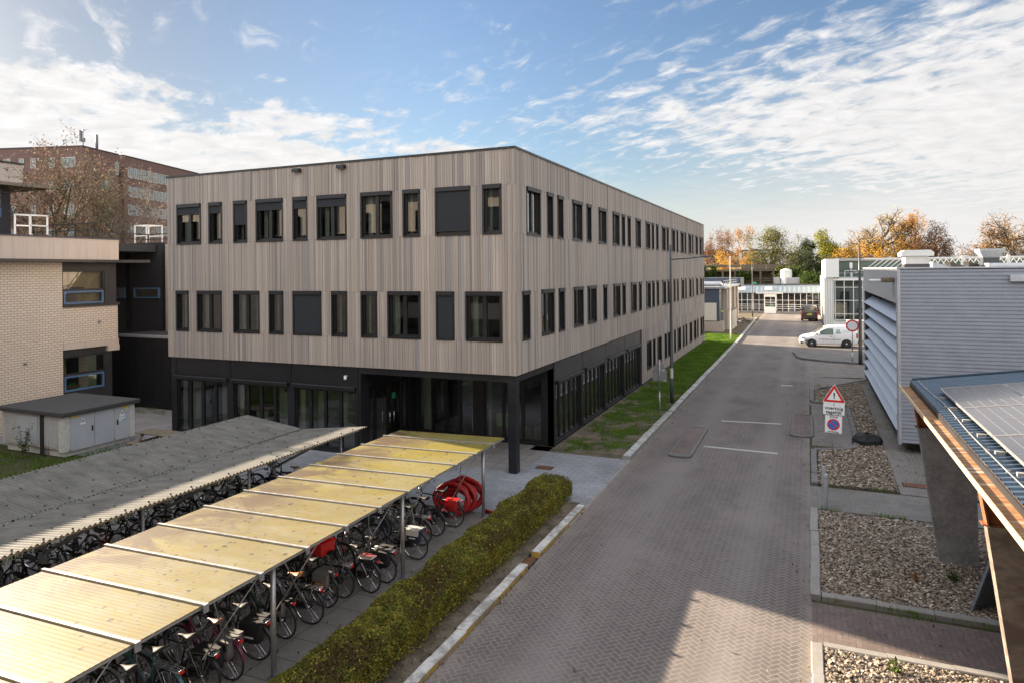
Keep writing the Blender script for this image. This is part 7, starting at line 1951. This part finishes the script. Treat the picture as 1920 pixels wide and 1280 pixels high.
for (nm, lab, x, y, h, w, leaf, nl, ls, sd, kw) in (
    ('oak_tree','very large spreading golden oak with thinning leaves above the white greenhouse',15.4,191.8,20.6,19.5,'leaf_gold',3900,0.34,21,dict(trunk=.75,spread=1.15,first=.22,clump=.95,nb=(10,7,5,5),twig=.055)),
    ('golden_shrub','low rounded golden tree under the large oak',13.6,188.,12.6,14.,'leaf_gold',10920,0.33,22,dict(trunk=.3,first=.12,clump=1.0,nb=(9,6,4,3))),
    ('golden_shrub','small rounded golden tree between the yellow green tree and the oak',7.6,180.,11.6,7.5,'leaf_gold',6300,0.30,23,dict(trunk=.25,first=.12,clump=.8,nb=(9,6,4,3))),
    ('autumn_tree','upright orange tree just right of the large oak',22.6,189.4,19.6,9.8,'leaf_orange',5460,0.33,24,dict(trunk=.4,clump=.8,nb=(10,5,4,3),twig=.04)),
    ('weeping_tree','rust brown weeping tree with hanging branches behind the white roof vent',28.2,186.3,17.6,11.,'leaf_rust',8820,0.28,25,dict(trunk=.5,droop=.9,clump=.7,nb=(10,6,4,3),twig=.04)),
    ('autumn_tree','wide orange tree with open dark branches at the right end of the skyline',43.5,192.5,18.6,17.,'leaf_orange',3600,0.34,26,dict(trunk=.6,spread=1.15,clump=.85,nb=(10,7,5,4),twig=.055)),
    ('bare_tree','small nearly bare pinkish tree left of the wide orange tree',37.5,196.,12.4,8.,'leaf_rust',1470,0.26,27,dict(trunk=.25,clump=.6,bark='bark_pale',twig=.04)),
    ('autumn_tree','yellow green bushy tree beside the white greenhouse gable',4.4,181.7,15.4,10.,'leaf_yellowgreen',9660,0.33,28,dict(trunk=.4,clump=.85,first=.15,nb=(10,6,4,3))),
    ('autumn_tree','large olive green tree with open gaps above the white tank',-7.9,160.,15.4,10.2,'leaf_olive',6300,0.28,29,dict(trunk=.35,clump=.7,first=.2,nb=(10,6,4,3),twig=.04)),
    ('autumn_tree','sparse pale olive tree right of the large olive tree',-3.9,167.,14.2,7.,'leaf_olive',1575,0.26,30,dict(trunk=.25,clump=.6,twig=.04)),
    ('pine_tree','dark flat topped pine behind the parking deck',-.2,174.,13.6,6.4,'leaf_dark',3990,0.28,31,dict(trunk=.3,clump=.5,first=.45,nb=(9,5,4,3))),
    ('autumn_tree','reddish brown tree closest to the timber building',-21.2,175.9,16.4,6.8,'leaf_rust',3360,0.28,32,dict(trunk=.3,clump=.7,nb=(10,6,4,3),twig=.04)),
    ('autumn_tree','slim thin reddish tree behind the pale lamp pole',-18.6,182.,16.2,5.4,'leaf_rust',1890,0.28,33,dict(trunk=.25,clump=.6,twig=.04)),
    ('autumn_tree','leaning russet tree with a clear gap under its crown',-14.4,173.2,16.4,8.8,'leaf_orange',3150,0.28,34,dict(trunk=.3,clump=.65,first=.35,twig=.04)),
    ('yellow_shrub','bright yellow bush above the parking deck beside the reddish trees',-19.2,165.,10.6,6.2,'leaf_gold',4620,0.26,35,dict(trunk=.2,first=.1,clump=.6,nb=(9,6,4,3))),
    ('orange_shrub','low orange bush in front of the white house',-12.2,165.,10.0,7.2,'leaf_orange',3990,0.26,36,dict(trunk=.2,first=.1,clump=.6,nb=(9,6,4,3)))):
    tree(nm, lab, x, y, h, w, leaf, nl, ls, sd, group=G2, **kw)
G3 = 'dark trees beyond the glazed link'
for i, (x, y, h, w, lf, lab) in enumerate(((.3,137.,9.8,7.4,'leaf_dark','dense dark evergreen tree behind the small lamp'),(-3.,136.5,7.2,5.2,'leaf_green','dark green bushy tree behind the white tank'),(3.6,139.,8.6,6.,'leaf_dark','dark evergreen tree touching the white greenhouse'),(1.8,133.,6.2,6.,'leaf_green','low green bush in front of the dark evergreens'))):
    tree('evergreen_tree', lab, x, y, h, w, lf, 4200, .36, 50+i, .3, first=.08, clump=.6, nb=(10,6,4,3), group=G3)
def ivy():
    for i, (x0, x1, z0, z1, n, lab) in enumerate(((-12.9,-9.6,0,6.3,2600,'curtain of green ivy hanging on the middle of the parking deck'),(-20.,-16.6,2.8,7.2,1800,'green ivy covering the left part of the parking deck'),(-5.6,1.,.5,7.,3000,'brownish ivy covering the right part of the parking deck'),(-8.4,-6.2,0,3.4,900,'low ivy bush at the foot of the parking deck'))):
        X = RNG.uniform(x0,x1,n); Z = z0+(z1-z0)*RNG.beta(1.3,1.2,n); k = vnoise(X*1.5,Z*1.2) > .36; X, Z = X[k], Z[k]; Y = 140.6-np.abs(RNG.normal(0,.35,len(X)))
        o = thing('ivy', lab, 'ivy', ((x0+x1)/2,140.5,0)); V, F, t = leaves_np(np.stack([X,Y,Z],1), .42, RNG.uniform(0,1,len(X)), .2, .8); mb = MB(); mb.arr(V,F,0,t); mb.build('foliage', M['leaf_green' if i != 2 else 'leaf_olive'], o)
        mb = MB()
        for q in range(8): x = random.uniform(x0,x1); mb.tube([(x,140.62,0),(x+random.gauss(0,.3),140.6,(z0+z1)/2),(x+random.gauss(0,.5),140.6,z1*.95)], .03, 4, cap=False)
        mb.build('stem', M['bark'], o)
ivy()
def weed(x, y, h, n, lab, bare=False):
    o = thing('weed_plant', lab, 'plant', (x, y, 0)); mb = MB(); E = []
    for k in range(6 if not bare else 4):
        a = random.uniform(0,6.28); hh = h*random.uniform(.6,1.); tx, ty = math.cos(a)*.16*h, math.sin(a)*.16*h; mb.tube([(x,y,0),(x+tx*.3,y+ty*.3,hh*.5),(x+tx,y+ty,hh)], [.012,.008,.003], 5, cap=False)
        for q in range(int(n/6)): f = random.uniform(.15,1.); E.append((x+tx*f+random.gauss(0,.05),y+ty*f+random.gauss(0,.05),hh*f))
    mb.build('stem', M['bark'], o); V, F, t = leaves_np(np.array(E), .085, RNG.uniform(.2,.9,len(E)), .3, .4); mb = MB(); mb.arr(V,F,0,t); mb.build('foliage', M['leaf_green' if not bare else 'leaf_rust'], o)
weed(-26.55, 16.05, 1.35, 320, 'tall green weed growing in front of the slatted side of the metal cabinet')
weed(-25.35, 16.15, .72, 30, 'small bare brown weed at the corner of the metal cabinet', True)
weed(2.05, 16.6, .34, 70, 'low rusty brown plant in the gravel before the concrete fin', True)
weed(2.75, 16.9, .30, 90, 'low green plant in the gravel before the concrete fin')
weed(1.25, 12.75, .30, 60, 'small green plant in the sunlit gravel at the lower edge')
weed(-28.9, 16.1, .8, 160, 'leafy weed between the metal cabinet and the brick wall')
